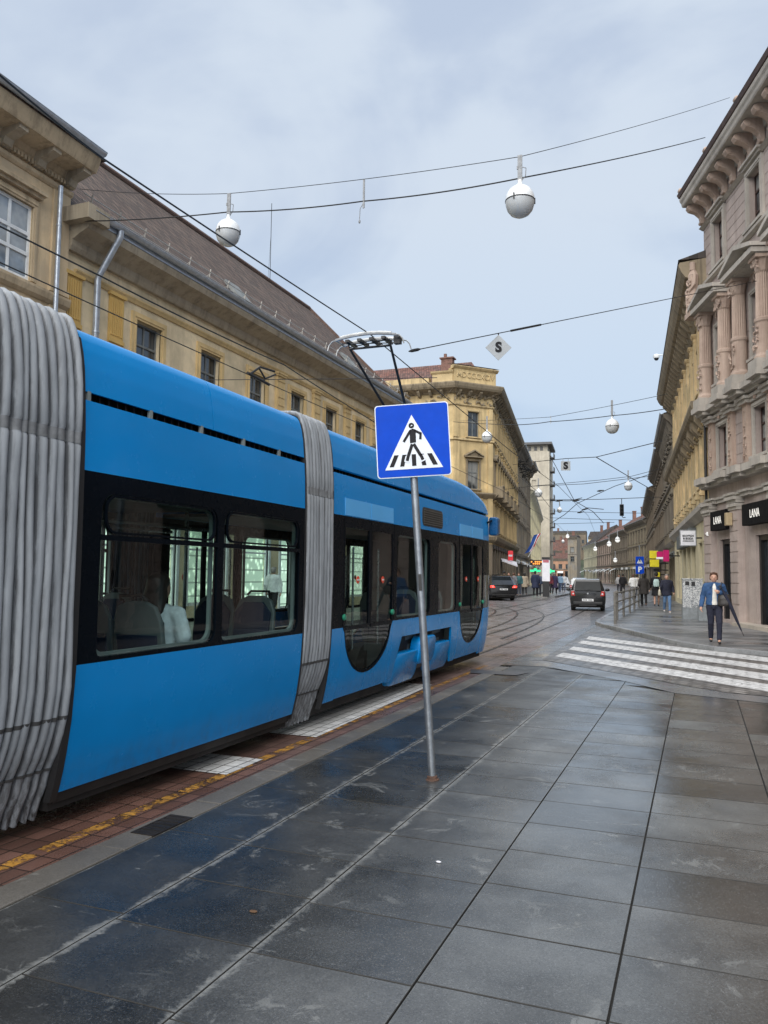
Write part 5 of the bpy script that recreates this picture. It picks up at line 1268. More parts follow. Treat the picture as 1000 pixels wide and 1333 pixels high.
for k, c in enumerate(CW):
    # fluted columns with carved lower drums either side of each third-floor window
    for s in (-1, 1):
        x = c+s*.98; mb = MB(); n = 20
        pr = [(.29, 7.85), (.29, 7.95), (.25, 8.0), (.23, 8.05), (.23, 8.95), (.26, 9.0), (.26, 9.08), (.215, 9.12), (.195, 10.45), (.22, 10.5)]
        vs = []; 
        for (r_, z) in pr:
            for q in range(n*2):
                a = math.pi*q/n; rr_ = r_*(1 if (q % 2 or z < 9.1 or z > 10.46) else .90); vs.append((x+rr_*math.cos(a), -.24+rr_*math.sin(a), z))
        m_ = n*2; mb.add(vs, [(i*m_+q, i*m_+(q+1) % m_, (i+1)*m_+(q+1) % m_, (i+1)*m_+q) for i in range(len(pr)-1) for q in range(m_)])
        cm = mb.build('column', m_terra, hp)
        mb = MB(); rnoise_bumps(mb, x-.2, x+.2, 8.1, 8.9, 12, .10, .02, rr1, -.47); rnoise_bumps(mb, x-.24, x+.24, 10.5, 10.82, 10, .12, .05, rr1, -.42)
        mb.lathe((x, -.24, 10.5), [(.2, 0), (.22, .12), (.27, .3), (.28, .36)], 10); mb.box(x-.30, x+.30, -.54, .03, 10.86, 10.96); mb.build('capital', m_terra, cm)
        mb = MB(); mb.box(x-.34, x+.34, -.60, .03, 7.56, 7.849); mb.build('pedestal', m_mtrim, cm)
        # second-floor carved pilasters
        mb = MB(); mb.box(x-.21, x+.21, -.12, .03, 5.1, 6.95); mb.box(x-.27, x+.27, -.18, .03, 5.0, 5.1); mb.box(x-.27, x+.27, -.2, .03, 6.95, 7.04); pi_ = mb.build('pilaster', m_terra, hp)
        mb = MB(); rnoise_bumps(mb, x-.13, x+.13, 5.25, 6.8, 12, .09, .03, rr1, -.12); mb.box(x-.17, x-.145, -.14, -.121, 5.2, 6.85); mb.box(x+.145, x+.17, -.14, -.121, 5.2, 6.85); mb.build('relief', m_terra, pi_)
    mb = MB(); rnoise_bumps(mb, c-.5, c+.5, 7.82, 8.15, 16, .10, .06, rr1, -.03); mb.build('carved_apron', m_terra, hp)
    mb = MB(); rnoise_bumps(mb, c-.14, c+.14, 6.98, 7.3, 7, .10, .10, rr1, -.05); rnoise_bumps(mb, c-.14, c+.14, 10.5, 10.85, 7, .10, .10, rr1, -.05); mb.build('keystone_carving', m_terra, hp)
    # pediment
    x0, x1, z = c-1.32, c+1.32, 11.0
    mb = MB(); mb.box(x0+.06, x1-.06, -.52, .03, 10.965, z); mb.box(x0, x1, -.68, .03, z, z+.16)
    mb.prism([(x0+.05, z+.161), (x1-.05, z+.161), (c, z+.52)], 'y', -.40, .03)
    mb.prism([(x0-.05, z+.165), (c, z+.56), (c, z+.70), (x0-.05, z+.29)], 'y', -.74, .03); mb.prism([(c, z+.56), (x1+.05, z+.165), (x1+.05, z+.29), (c, z+.70)], 'y', -.737, .03)
    mb.build('pediment', m_mtrim, hp)
# stepped ledges that break forward over the columns
def ledge(z, o1, o2, h, name, mm=None):
    mb = MB(); mb.box(u0-.05, u1, -o1, .03, z, z+h)
    mb.box(u0-.02, u1, -o1*.6, .03, z-.12, z-.001)
    for c in CW:
        for s in (-1, 1): mb.box(c+s*.98-.42, c+s*.98+.42, -o2, -o1+.005, z+.002, z+h+.002); mb.box(c+s*.98-.36, c+s*.98+.36, -o2*.75, -o1*.6+.005, z-.118, z-.003)
    mb.build(name, mm or m_mtrim, hp)
ledge(7.36, .42, .66, .19, 'upper_ledge'); ledge(7.08, .16, .30, .10, 'frieze_ledge'); ledge(4.78, .46, .60, .22, 'shop_ledge'); ledge(4.20, .14, .26, .08, 'shop_frieze_ledge')
cornice(hp, 'fourth_floor_ledge', m_mtrim, u0-.03, u1, [(.04, 12.15), (.14, 12.2), (.14, 12.3), (.0, 12.34)])
mb = MB()
z = 4.3
for z in [12.6+.33*k for k in range(6)]+[8.3+.33*k for k in range(7)]+[5.2+.33*k for k in range(5)]:
    for a, b in zip([u0]+[c+.72 for c in CW], [c-.72 for c in CW]+[u1]):
        if b-a > .1: mb.box(a+.01, b-.01, -.012, .01, z, z+.30)
cs_ = mb.build('stone_courses', m_mauve, hp); cs_['kind'] = 'stuff'
# corbels, eaves and roof
cornice(hp, 'frieze_moulding', m_mtrim, u0-.05, u1, [(.04, 14.36), (.10, 14.40), (.17, 14.44), (.04, 14.46)])
for k in range(34):
    x = u0+.1+.80*k
    if x > u1: break
    mb = MB(); pr = [(y_*.8, 14.47+(z_-15.0)*.65) for y_, z_ in [(-.03, 15.0), (-.10, 15.05), (-.18, 15.28), (-.22, 15.55), (-.42, 15.78), (-.70, 15.9), (-.80, 16.06), (-.78, 16.2), (-.6, 16.27), (-.03, 16.27)]]
    mb.prism(pr, 'x', x-.12, x+.12); mb.lathe((x-.135, -.51, 15.14), [(.09, 0), (.09, .27)], 10, 'x'); mb.lathe((x-.13, -.12, 14.62), [(.07, 0), (.07, .26)], 8, 'x'); mb.build('corbel', m_terra, hp, smooth=30)
cornice(hp, 'main_cornice', m_mtrim, u0-.12, u1, [(.06, 15.0), (.1, 15.30), (.72, 15.305), (.75, 15.35), (.77, 15.45), (.82, 15.52), (.84, 15.62), (.8, 15.66)])
cornice(hp, 'cornice_gutter', mat('brown metal gutter', (.10, .065, .055), .55, .3, var=.3), u0-.15, u1, [(.6, 15.665), (.86, 15.67), (.92, 15.79), (.88, 15.86), (.6, 15.87)])
for k in range(9):
    mb = MB(); x = u0-.02+k*2.9; mb.lathe((x-.11, -.82, 15.92), [(.05, 0), (.085, .04), (.085, .18), (.05, .22)], 12, 'x'); mb.build('acroterion', m_terra, hp)
mb = MB(); mb.add([(u0-.1, -.65, 15.86), (u1, -.65, 15.86), (u1, 5, 17.4), (u0-.1, 5, 17.4), (u0-.1, 10.2, 15.8), (u1, 10.2, 15.8), (u0-.1, .02, 15.25), (u0-.1, 10.2, 15.25), (u0-.1, -.65, 15.31)], [(0, 1, 2, 3), (3, 2, 5, 4), (0, 3, 4, 7, 6, 8)]); mb.build('roof', m_tiled, hp)
# ground floor: rusticated piers, shop signs, doors, step
for k in range(9):
    a = 1.24+3.3*(k-1)+(.0 if k else .0)
    if k == 0: a = u0+.02
    b = a+(.70 if k else .72)
    mb = MB(); mb.box(a, b, -.20, .03, .0, 3.7); mb.box(a-.04, b+.04, -.25, .03, .0, .62)
    for q in range(9): mb.box(a+.02, b-.02, -.222, -.199, .68+q*.335, .98+q*.335)
    pr = mb.build('pier', m_mauve, hp)
    mb = MB(); 
    for i, (o_, z) in enumerate(((.24, 3.70), (.30, 3.80), (.27, 3.92), (.36, 4.02))): mb.box(a-.04-i*.015, b+.04+i*.015, -o_, .031, z+.001, z+.1)
    mb.build('capital', m_mtrim, pr)
cornice(hp, 'step', m_step, 1.95, u1, [(.22, 0.), (.45, .0), (.45, .11), (.0, .115)])
m_sgn = mat('black shop sign', (.006, .006, .007), .75, spec=.15); m_let = emit('sign lettering', (.75, .73, .68), .35)
for k, (a, b) in enumerate([(-.42, 1.08)]+[(c-.95, c+1.15) for c in CW[1:]]):
    mb = MB(); mb.box(a, b, -.30, -.06, 3.12, 3.78); sgn = mb.build('shop_sign', m_sgn, hp, bevel=.015)
    text('sign_lettering', 'LANA', .36, m_let, sgn, ((a+b)/2-(.0 if k else .0), -.306, 3.44), (R(90), 0, 0), sx=.82)
for h in GD:
    mb = MB(); a, b = h[0], h[1]; mb.box(a, a+.14, .1, .25, .1, 2.82); mb.box(b-.14, b, .1, .25, .1, 2.82); mb.box(a+.14, b-.14, .1, .25, 2.66, 2.82); d_ = mb.build('door', m_blk, hp)
    mb = MB(); mb.box(a+.14, b-.14, .2, .26, .1, 2.66); mb.build('pane', m_shop, d_)
mb = MB(); mb.box(a, a, 0, 0, 0, 0) if False else mb.box(1.36, 1.58, -.42, -.23, 3.2, 3.62); mb.build('wall_lamp', mat('brass lamp box', (.42, .33, .2), .45, .2), hp, bevel=.02)
# statue on the corner ledge
mb = MB(); x, y = u0+.12, -.45
for pts, rs in (([(x, y, 11.2), (x+.02, y, 11.75), (x-.02, y, 12.2), (x, y, 12.6)], [.17, .20, .17, .19]), ([(x, y, 12.6), (x, y, 12.85)], [.19, .07]), ([(x, y-.02, 12.8), (x, y-.02, 13.1)], [.11, .10]),
                ([(x-.16, y, 12.65), (x-.34, y-.05, 12.5), (x-.26, y-.1, 12.85), (x-.08, y-.05, 13.05)], [.07, .06, .05, .04]), ([(x+.17, y, 12.6), (x+.26, y-.05, 12.2), (x+.1, y-.18, 12.0)], [.07, .06, .05])): mb.tube(pts, rs, 8)
rnoise_bumps(mb, x-.18, x+.18, 11.2, 12.4, 16, .2, .02, rr1, y-.16); mb.box(x-.3, x+.3, y-.25, y+.48, 11.0, 11.2); mb.box(x-.3, x+.3, -.25, .03, 10.6, 11.0)
mb.build('statue', m_terra, hp, smooth=40)

# ---- right: long yellow house and the darker row beyond it
m_y4 = stucco('pale yellow render', (.64, .49, .28), (.13, .10, .06), .55, grey=(.40, .33, .2)); m_crg = stucco('cream ground floor', (.60, .53, .35), (.2, .17, .12), .35)
a45 = R(4.5); ur = Vector((-math.sin(a45), math.cos(a45), 0)); Q0 = Vector((.45, 31.0, 0)); LR = 23.
hr = empty('long_yellow_house', (*(Q0+ur*LR).xy, .1), R(-85.5), 'long pale yellow house with dark eaves, between the mauve palace and darker houses', 'building')
nx = 11; xs = [LR-1.4-2.0*k for k in range(nx)]
FA = [(x-.45, x+.45, 5.1, 6.9) for x in xs]; FB = [(x-.45, x+.45, 8.9, 10.7) for x in xs]
GG = [(LR-2.6, LR-1.5, .1, 2.9), (LR-4.6, LR-3.6, .1, 2.9)]+[(x-1.0, x+1.0, .3, 3.0) for x in (LR-8, LR-11, LR-14, LR-17, LR-20)]
wall(hr, 'wall', m_y4, 0, LR, 4.2, 13., 9, FA+FB); wall(hr, 'ground_floor_wall', m_crg, 0, LR, 0, 4.2, 9, GG)
for h in FA: window(hr, h, m_y4, m_wgr, m_win, sur=.12, proj=.06, head='flat')
for h in FB: window(hr, h, m_y4, m_wgr, m_win, sur=.12, proj=.06, head=None)
for k in range(nx): 
    x = LR-.4-2.0*k
    pilaster(hr, x, .36, 8.4, 11.6, m_y4, out=.14); pilaster(hr, x, .36, 4.7, 7.2, m_y4, out=.14)
cornice(hr, 'shop_cornice', m_mtrim, 0, LR, [(.05, 3.75), (.15, 3.85), (.32, 4.0), (.34, 4.2), (.0, 4.28)])
cornice(hr, 'ledge', m_orn, 0, LR, [(.06, 7.35), (.2, 7.45), (.55, 7.65), (.62, 7.8), (.60, 7.95), (.0, 8.02)])
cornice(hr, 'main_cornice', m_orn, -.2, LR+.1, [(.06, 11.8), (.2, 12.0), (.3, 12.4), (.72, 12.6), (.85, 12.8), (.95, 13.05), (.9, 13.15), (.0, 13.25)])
for k in range(26):
    x = .3+.88*k; mb = MB(); mb.prism([(0, 11.9), (-.28, 12.0), (-.6, 12.35), (-.6, 12.59), (0, 12.59)], 'x', x-.12, x+.12); mb.build('corbel', m_orn, hr)
for k in range(nx-1):
    x = LR-1.4-2.0*k; mb = MB(); mb.prism([(0, 6.95), (-.2, 7.0), (-.45, 7.3), (-.45, 7.6), (0, 7.6)], 'x', x-.85, x-.65); mb.build('bracket', m_orn, hr); mb = MB(); mb.prism([(0, 6.95), (-.2, 7.0), (-.45, 7.3), (-.45, 7.6), (0, 7.6)], 'x', x+.65, x+.85); mb.build('bracket', m_orn, hr)
roof_slope(hr, m_tiled, -.1, LR+.1, 13.26, 1.6, 9, .95)
mb = MB()
for (x, z0, z1) in ((LR-.7, .0, 4.1),): mb.box(x-.6, x+.65, -.06, .01, .8, 1.3)
for z in (1.3, 1.9, 2.5, 3.1, 3.6): mb.box(LR-1.4, LR-.05, -.02, .005, z, z+.02)
mb.build('wall_joints', m_trim2, hr)
for h in GG:
    mb = MB(); mb.box(h[0]-.1, h[1]+.1, -.07, .04, h[3]+.01, h[3]+.2); d_ = mb.build('shop_front', m_crg, hr); mb = MB(); mb.box(h[0], h[1], .12, .2, h[2], h[3]); mb.build('pane', m_shop, d_)
mb = MB(); mb.box(LR-15.5, LR-6.2, -.30, -.0, 3.0, 3.68); mb.build('shop_fascia', mat('grey shop fascia', (.11, .12, .12), .6), hr)
downpipe(hr, LR-.1, -.12, .05, 11.6, m=m_blk, r=.05)
# black cable hanging slack down the joint of the two houses
Q1 = Q0+ur*LR
def rhouse(name, s0, Lh, H, label, mw, mt, mr, nx, levels, **k):
    P = Q0+ur*(s0+Lh); return house(name, (P.x, P.y, 0), R(-85.5), Lh, H, 9, mw, mt, mr, label, nx, levels, **k)
rhouse('weathered_house', 23.05, 14, 12.1, 'weathered olive brown house with iron brackets, after the long yellow one', m_olv, m_gbt, m_tiled, 6, [(4.8, 6.7), (8.3, 10.1)], rise=1.2, ov=.55, corb=1., seed=7, orn=3)
rhouse('dark_brown_house', 37.1, 22, 12.0, 'dark brown house with projecting eaves, next after the olive brown one with iron brackets', m_dk, m_dk, m_tiled, 9, [(4.8, 6.6), (8.4, 10.2)], rise=1.4, ov=.5, seed=8, mfr=m_wfr)
rhouse('second_dark_house', 59.15, 37.3, 11.2, 'sooty brown house with pale shutters just before the street bends', m_gb, m_dk, m_tiled, 12, [(4.6, 6.3), (7.9, 9.5)], rise=2.0, ov=.6, seed=9, mfr=m_wfr)
a13 = R(13); ub = Vector((-math.sin(a13), math.cos(a13), 0)); C0 = Q0+ur*96.5
def bhouse(name, s0, Lh, H, label, mw, mt, mr, nx, levels, **k):
    P = C0+ub*(s0+Lh); return house(name, (P.x, P.y, 0), R(-77), Lh, H, 9, mw, mt, mr, label, nx, levels, **k)
bhouse('brown_gabled_house', 0, 19, 10.3, 'long brown house with white windows at the bend of the street', m_olv, m_gbt, m_tiled, 7, [(4.4, 6.1), (7.1, 8.8)], rise=2.6, ov=.6, seed=10, mfr=m_wfr, dorm=0)
bhouse('red_roofed_brown_house', 19.05, 22, 9.8, 'dark brown house under a red tiled roof beyond the bend', m_dk, m_gbt, m_tiler, 8, [(4.2, 5.9), (6.9, 8.4)], rise=3.4, ov=.6, seed=11, mfr=m_wfr, chim=2)
bhouse('rose_house', 41.1, 24, 9.2, 'dull rose house under a long red roof, beside the pale yellow end house', m_pk, m_gbt, m_tiler, 7, [(4.2, 5.8), (6.7, 8.1)], rise=3.6, ov=.4, seed=12, chim=1)
bhouse('pale_yellow_end_house', 65.15, 30, 9.4, 'pale yellow house at the far end of the right row', m_crm, m_crmt, m_tiled, 9, [(4.2, 5.8), (6.7, 8.1)], rise=4.2, ov=.4, seed=13, chim=2)
# houses that close the view and climb the hill, each one a thing of its own
far = [('grey_corner_tower_house', -35.2, 236, 0, 2.6, 13., 'slim grey corner house closing the street between rose and cream fronts', m_gb, m_tiled, 1, .6),
       ('cream_terrace_house', -56, 262, 4, 11, 7.6, 'cream terrace house with arcaded windows at the end of the street', m_crmt, m_tiler, 5, 2.0),
       ('terracotta_terrace_house', -45, 263, 4, 9, 7.2, 'terracotta coloured terrace house at the end of the street', m_ter, m_tiler, 4, 2.0),
       ('rose_hillside_house', -50.5, 290, -12, 8.5, 10.6, 'pink hillside house with a red gable above the street end', m_pk, m_tiler, 3, 4.),
       ('white_hillside_house', -62, 292, 8, 9, 12.6, 'white hillside house half hidden behind the cream house', m_wh, m_tiled, 4, 3.),
       ('grey_hillside_house', -62, 318, 0, 8, 15.4, 'grey hillside house below the ridge', m_gb, m_tiled, 3, 3.),
       ('dark_ridge_house', -66, 345, 3, 22, 20., 'long dark flat-topped block along the ridge', m_dk, m_tiled, 9, 1.0),
       ('ochre_ridge_house', -42, 338, -6, 10, 17.6, 'ochre hillside house with a grey roof near the ridge', m_y4, m_tiled, 4, 2.6),
       ('small_white_ridge_house', -52, 324, -4, 6, 14.6, 'small white house on the hillside under the ridge', m_wh, m_tiler, 3, 2.4),
       ('brown_slope_house', -31, 300, -10, 12, 11.5, 'brown house on the slope behind the pale yellow end house', m_olv, m_tiled, 5, 3.)]
for (nme, x, y, rz_, Lh, H, lab, mw, mr, nx_, rise_) in far:
    lv = []; z = 3.9 if H < 8 else H-7.2
    while z < H-1.8: lv.append((z, z+1.5)); z += 2.7
    house(nme, (x, y, 0), R(rz_), Lh, H, 8, mw, m_crmt if mw in (m_crm, m_crmt, m_wh) else m_gbt, mr, lab, nx_, lv, rise=rise_, ov=.4, ground=H < 8, seed=int(abs(x)), win=None, gutterz=False, hw_=.5)
# ================================================================== PEOPLE
fold_tex = bpy.data.textures.new('folds', 'CLOUDS'); fold_tex.noise_scale = .09
class Body:
    """closed limbs and a trunk that a voxel remesh fuses into one continuous surface"""
    def __init__(s): s.mb = MB()
    def limb(s, pts, rs, n=10):
        pts = [Vector(p) for p in pts]
        s.mb.tube(pts, rs, n)
        for p, r in zip(pts, rs): s.mb.ell(p, (r*.99,)*3, 10, 8)
    def trunk(s, secs, n=16):
        vs = []; 
        for (x, y, z, rx, ry) in secs:
            for k in range(n):
                a = 2*math.pi*k/n; vs.append((x+rx*math.cos(a), y+ry*math.sin(a), z))
        m = len(secs); fs = [(i*n+k, i*n+(k+1) % n, (i+1)*n+(k+1) % n, (i+1)*n+k) for i in range(m-1) for k in range(n)]+[tuple(range(n))[::-1], tuple((m-1)*n+k for k in range(n))]
        s.mb.add(vs, fs)
    def build(s, name, m, parent, vox=.012, smooth=4, folds=0.):
        o = s.mb.build(name, m, parent)
        r = o.modifiers.new('fuse', 'REMESH'); r.mode = 'VOXEL'; r.voxel_size = vox; r.use_smooth_shade = True
        q = o.modifiers.new('soft', 'SMOOTH'); q.factor = .5; q.iterations = smooth
        if folds:
            d = o.modifiers.new('folds', 'DISPLACE'); d.texture = fold_tex; d.strength = folds; d.mid_level = .5; d.texture_coords = 'LOCAL'
        return o
m_skin = mat('skin', (.48, .28, .20), .55, var=.06); m_skin2 = mat('darker skin', (.30, .17, .115), .55, var=.06)
def cloth(name, c, r=.85): return mat(name, c, r, var=.22, vs=9, bs=.25, bscale=140)
POSES = {
 # each: ankle L/R, knee L/R, hip x, elbow L/R, wrist L/R  (x left/right, y forward is -y)
 'walk': dict(al=(.085, -.22, .09), ar=(-.085, .30, .13), kl=(.095, -.16, .48), kr=(-.09, .06, .47), el=(.25, .06, 1.10), er=(-.25, -.04, 1.10), wl=(.27, -.08, .88), wr=(-.27, .02, .85)),
 'walk2': dict(al=(.085, .26, .12), ar=(-.085, -.20, .09), kl=(.09, .03, .47), kr=(-.095, -.15, .48), el=(.25, -.06, 1.10), er=(-.25, .07, 1.10), wl=(.26, -.16, .90), wr=(-.27, .03, .85)),
 'stand': dict(al=(.10, .0, .08), ar=(-.10, .02, .08), kl=(.10, -.02, .47), kr=(-.10, .0, .47), el=(.26, .02, 1.10), er=(-.26, .03, 1.10), wl=(.25, -.08, .86), wr=(-.25, -.07, .86)),
 'carry': dict(al=(.085, -.14, .09), ar=(-.08, .16, .11), kl=(.095, -.11, .48), kr=(-.08, .02, .47), el=(.265, .03, 1.11), er=(-.245, .05, 1.10), wl=(.10, -.215, 1.20), wr=(-.285, -.05, .86)),
}
def human(name, loc, rz, label, pose='walk', top=('coat', None), bottom=('trousers', None), hair=None, shoe=None, skin=None, h=1.65, vox=.012, coat_len=.86, hair_len=0., group=None, legs=True, sleeves=True, cat='person', sit=False):
    P = dict(POSES[pose]) if isinstance(pose, str) else pose; sk = skin or m_skin
    o = empty(name, loc, rz, label, cat, group); o.scale = (h/1.65,)*3
    b = Body()
    b.trunk([(0, 0, .80, .10, .08), (0, 0, .86, .155, .11), (0, 0, .93, .165, .115), (0, -.005, 1.04, .128, .095), (0, -.01, 1.18, .15, .11), (0, -.005, 1.29, .165, .11), (0, .0, 1.365, .14, .085), (0, .0, 1.40, .07, .06)])
    b.limb([(0, .005, 1.36), (0, -.005, 1.47)], [.055, .048])
    b.trunk([(0, -.005, 1.425, .035, .045), (0, -.012, 1.45, .052, .068), (0, -.012, 1.49, .066, .082), (0, -.005, 1.54, .073, .092), (0, 0, 1.59, .070, .088), (0, .003, 1.63, .048, .062), (0, .004, 1.65, .018, .02)])
    b.limb([(0, -.088, 1.555), (0, -.108, 1.52)], [.010, .014]); b.limb([(-.012, -.098, 1.514), (.012, -.098, 1.514)], [.010, .010])
    for s in (-1, 1): b.mb.ell((s*.075, .0, 1.535), (.010, .02, .03)); b.mb.ell((s*.03, -.075, 1.565), (.022, .016, .009))
    b.limb([(-.016, -.088, 1.485), (.016, -.088, 1.485)], [.010, .010])
    for s, el, wr in ((1, P['el'], P['wl']), (-1, P['er'], P['wr'])):
        b.limb([(s*.14, 0, 1.345), (s*.175, .0, 1.33), el, wr], [.05, .052, .040, .026])
        e, w_ = Vector(el), Vector(wr); d = (w_-e).normalized(); side = Vector((s, 0, 0)); side = (side-d*side.dot(d)).normalized(); nrm = d.cross(side)
        pc = w_+d*.05; b.limb([w_, w_+d*.03, pc+d*.02], [.024, .030, .030])
        for k, (off, ln) in enumerate(((-.027, .062), (-.009, .074), (.009, .070), (.026, .055))):
            f0 = w_+d*.075+nrm*off*1.0; curl = -side*(.014+.004*k); b.limb([f0, f0+d*ln*.5+curl*.6, f0+d*ln*.85+curl*2.], [.0105, .0095, .0085], 6)
        t0 = w_+d*.03-nrm*.026; b.limb([t0, t0+d*.028-nrm*.020-side*.010, t0+d*.055-nrm*.022-side*.018], [.012, .011, .009], 6)
    for s, k, a in ((1, P['kl'], P['al']), (-1, P['kr'], P['ar'])):
        b.limb([(s*.085, 0, .86), tuple((Vector((s*.085, 0, .86))+Vector(k))/2), k, tuple(Vector(k)*.5+Vector(a)*.5+Vector((0, .015, 0))), a], [.088, .078, .054, .05, .034])
        b.limb([a, (a[0], a[1]-.10, max(.035, a[2]-.045))], [.034, .03])
    body = b.build('person_body', sk, o, vox)
    # face details
    mb = MB()
    for s in (-1, 1): mb.ell((s*.029, -.083, 1.548), (.010, .006, .006), 8, 6)
    mb.build('eyes', m_blk, o)
    mb = MB(); mb.ell((0, -.097, 1.486), (.021, .006, .006), 8, 6); mb.build('mouth', mat('lips', (.30, .10, .09), .5), o)
    # hair
    hm = hair or mat('brown hair', (.055, .03, .018), .6, var=.4, vs=30)
    b = Body(); b.mb.ell((0, .018, 1.585), (.084, .098, .083), 16, 10); b.mb.ell((0, .055, 1.54), (.076, .065, .085), 12, 8)
    b.limb([(-.06, -.055, 1.625), (0, -.075, 1.64), (.06, -.05, 1.625)], [.024, .026, .022])
    for s in (-1, 1): b.limb([(s*.072, -.01, 1.59), (s*.074, .02, 1.50)], [.022, .022])
    if hair_len: b.trunk([(0, .05, 1.56-hair_len, .075, .035), (0, .06, 1.50, .088, .05), (0, .05, 1.6, .07, .06)])
    b.build('hair', hm, o, vox, 2, .012)
    # clothes
    tn, tm = top
    if tm:
        b = Body(); zb = coat_len; e_ = .022 if tn != 'shirt' else .012
        secs = [(0, -.005, 1.04, .128+e_+.03, .095+e_+.03), (0, -.01, 1.18, .15+e_+.01, .11+e_+.01), (0, -.005, 1.29, .168+e_, .112+e_), (0, .0, 1.37, .14+e_, .085+e_), (0, .003, 1.425, .07+e_, .06+e_)]
        if zb < .98:
            low = [(0, 0, zb, .165+e_+(.93-zb)*.18, .118+e_+(.93-zb)*.16), (0, 0, max(zb+.03, .95), .168+e_, .12+e_)]
            secs = low+secs
        b.trunk(secs)
        if sleeves:
            for s, el, wr in ((1, P['el'], P['wl']), (-1, P['er'], P['wr'])):
                w2 = tuple(Vector(el)+(Vector(wr)-Vector(el))*.93); b.limb([(s*.14, 0, 1.345), (s*.178, .0, 1.33), el, w2], [.05+e_*1.2, .054+e_, .042+e_, .03+e_*.9])
        else:
            for s, el in ((1, P['el']), (-1, P['er'])): b.limb([(s*.14, 0, 1.345), (s*.178, .0, 1.33), tuple(Vector((s*.178, 0, 1.33))*.35+Vector(el)*.65)], [.05+e_*1.4, .054+e_, .05+e_])
        b.build(tn, tm, o, vox, 3, .02)
    bn, bm_ = bottom
    if bm_:
        b = Body(); e_ = .016
        b.trunk([(0, 0, .80, .115, .095), (0, 0, .86, .155+e_, .11+e_), (0, 0, .93, .165+e_, .115+e_), (0, -.003, 1.0, .14+e_, .10+e_)])
        if bn == 'skirt':
            b.trunk([(0, 0, .52, .24, .19), (0, 0, .7, .21, .16), (0, 0, .9, .175, .13)])
        else:
            f = .90 if bn == 'trousers' else .0
            for s, k, a in ((1, P['kl'], P['al']), (-1, P['kr'], P['ar'])):
                k, a = Vector(k), Vector(a); hp_ = Vector((s*.085, 0, .86))
                if bn == 'trousers': b.limb([hp_, (hp_+k)/2, k, k+(a-k)*.5+Vector((0, .012, 0)), k+(a-k)*.90], [.098, .088, .070, .062, .055])
                else: b.limb([hp_, (hp_+k)/2, hp_*.2+k*.8], [.10, .098, .092])
        b.build(bn, bm_, o, vox, 3, .018)
    sm = shoe or m_blk
    for s, a in ((1, P['al']), (-1, P['ar'])):
        b = Body(); z0 = max(.03, a[2]-.05); b.limb([(a[0], a[1]+.02, z0+.012), (a[0], a[1]-.06, z0+.006), (a[0]+s*.005, a[1]-.135, z0)], [.040, .038, .028]); b.build('shoe', sm, o, vox, 2)
    return o

m_denim = cloth('blue denim', (.025, .07, .165)); m_nav = cloth('navy cloth', (.012, .014, .03)); m_white = cloth('off white shirt', (.62, .60, .55)); m_bkc = cloth('black cloth', (.012, .012, .014))
m_brnh = mat('short brown hair', (.085, .038, .02), .55, var=.4, vs=40); m_blkh = mat('black hair', (.01, .009, .008), .5); m_greyh = mat('grey hair', (.25, .22, .20), .6)
p = G(931, 838, .1)
w1 = human('person', (p.x, p.y, .1), R(2), 'person in a denim jacket and dark trousers walking towards the crossing with a furled umbrella', 'carry', ('jacket', m_denim), ('trousers', m_nav), m_brnh, m_blk, vox=.0075, coat_len=.90, h=1.62)
b = Body(); b.trunk([(0, -.035, .90, .10, .122), (0, -.045, 1.1, .085, .125), (0, -.035, 1.3, .075, .118), (0, -.01, 1.40, .05, .085)]); b.build('shirt', m_white, w1, .0075, 3, .012)
mb = MB(); mb.prism([(.035, 1.42), (.085, 1.39), (.11, 1.30), (.06, 1.33)], 'y', -.155, -.135); mb.prism([(-.035, 1.42), (-.085, 1.39), (-.11, 1.30), (-.06, 1.33)], 'y', -.155, -.135); mb.build('collar', m_denim, w1, bevel=.006)
mb = MB()
for s in (-1, 1): mb.box(s*.115-.035, s*.115+.035, -.160, -.146, 1.16, 1.21)
mb.build('pocket_flap', cloth('dark denim', (.02, .06, .17)), w1, bevel=.004)
wv = w1.location
bg_ = empty('shoulder_bag', (wv.x, wv.y, wv.z), R(2), 'black leather shoulder bag held under the arm of the person in denim', 'bag')
b = Body(); b.trunk([(.21, -.12, .86, .13, .065), (.21, -.12, .90, .16, .08), (.21, -.12, 1.04, .15, .07), (.20, -.12, 1.13, .12, .045)]); b.build('bag_body', mat('worn black leather', (.022, .018, .016), .4, bs=.3), bg_, .012, 3, .015)
mb = MB(); mb.tube([(.13, -.13, 1.10), (.12, -.16, 1.26), (.16, -.08, 1.40), (.19, .05, 1.38), (.25, .0, 1.2), (.28, -.10, 1.10)], .011, 6); mb.build('strap', MATS['worn black leather'], bg_, smooth=True)
um = empty('umbrella', (wv.x, wv.y, wv.z), R(2), 'long furled navy umbrella slanting down from the arm of the person in denim', 'umbrella')
mb = MB(); mb.tube([(.17, -.18, 1.22), (.23, -.17, 1.10), (.33, -.15, .88), (.47, -.12, .52), (.55, -.10, .32)], [.022, .034, .044, .030, .012], 10); mb.build('canopy', m_nav, um, smooth=True)
mb = MB(); mb.tube([(.55, -.10, .32), (.60, -.09, .20)], .007, 6); mb.tube([(.17, -.18, 1.22), (.14, -.185, 1.30), (.11, -.19, 1.33), (.09, -.19, 1.29)], .011, 8); mb.build('shaft', m_blk, um)
VF = .016
p = G(838.5, 789.5, .1); human('person', (p.x, p.y, .1), R(186), 'person with long dark hair in a wide black coat walking away by the railing', 'walk', ('coat', cloth('charcoal cloth', (.028, .024, .022))), ('trousers', m_bkc), m_blkh, vox=VF, coat_len=.62, hair_len=.3, h=1.68)
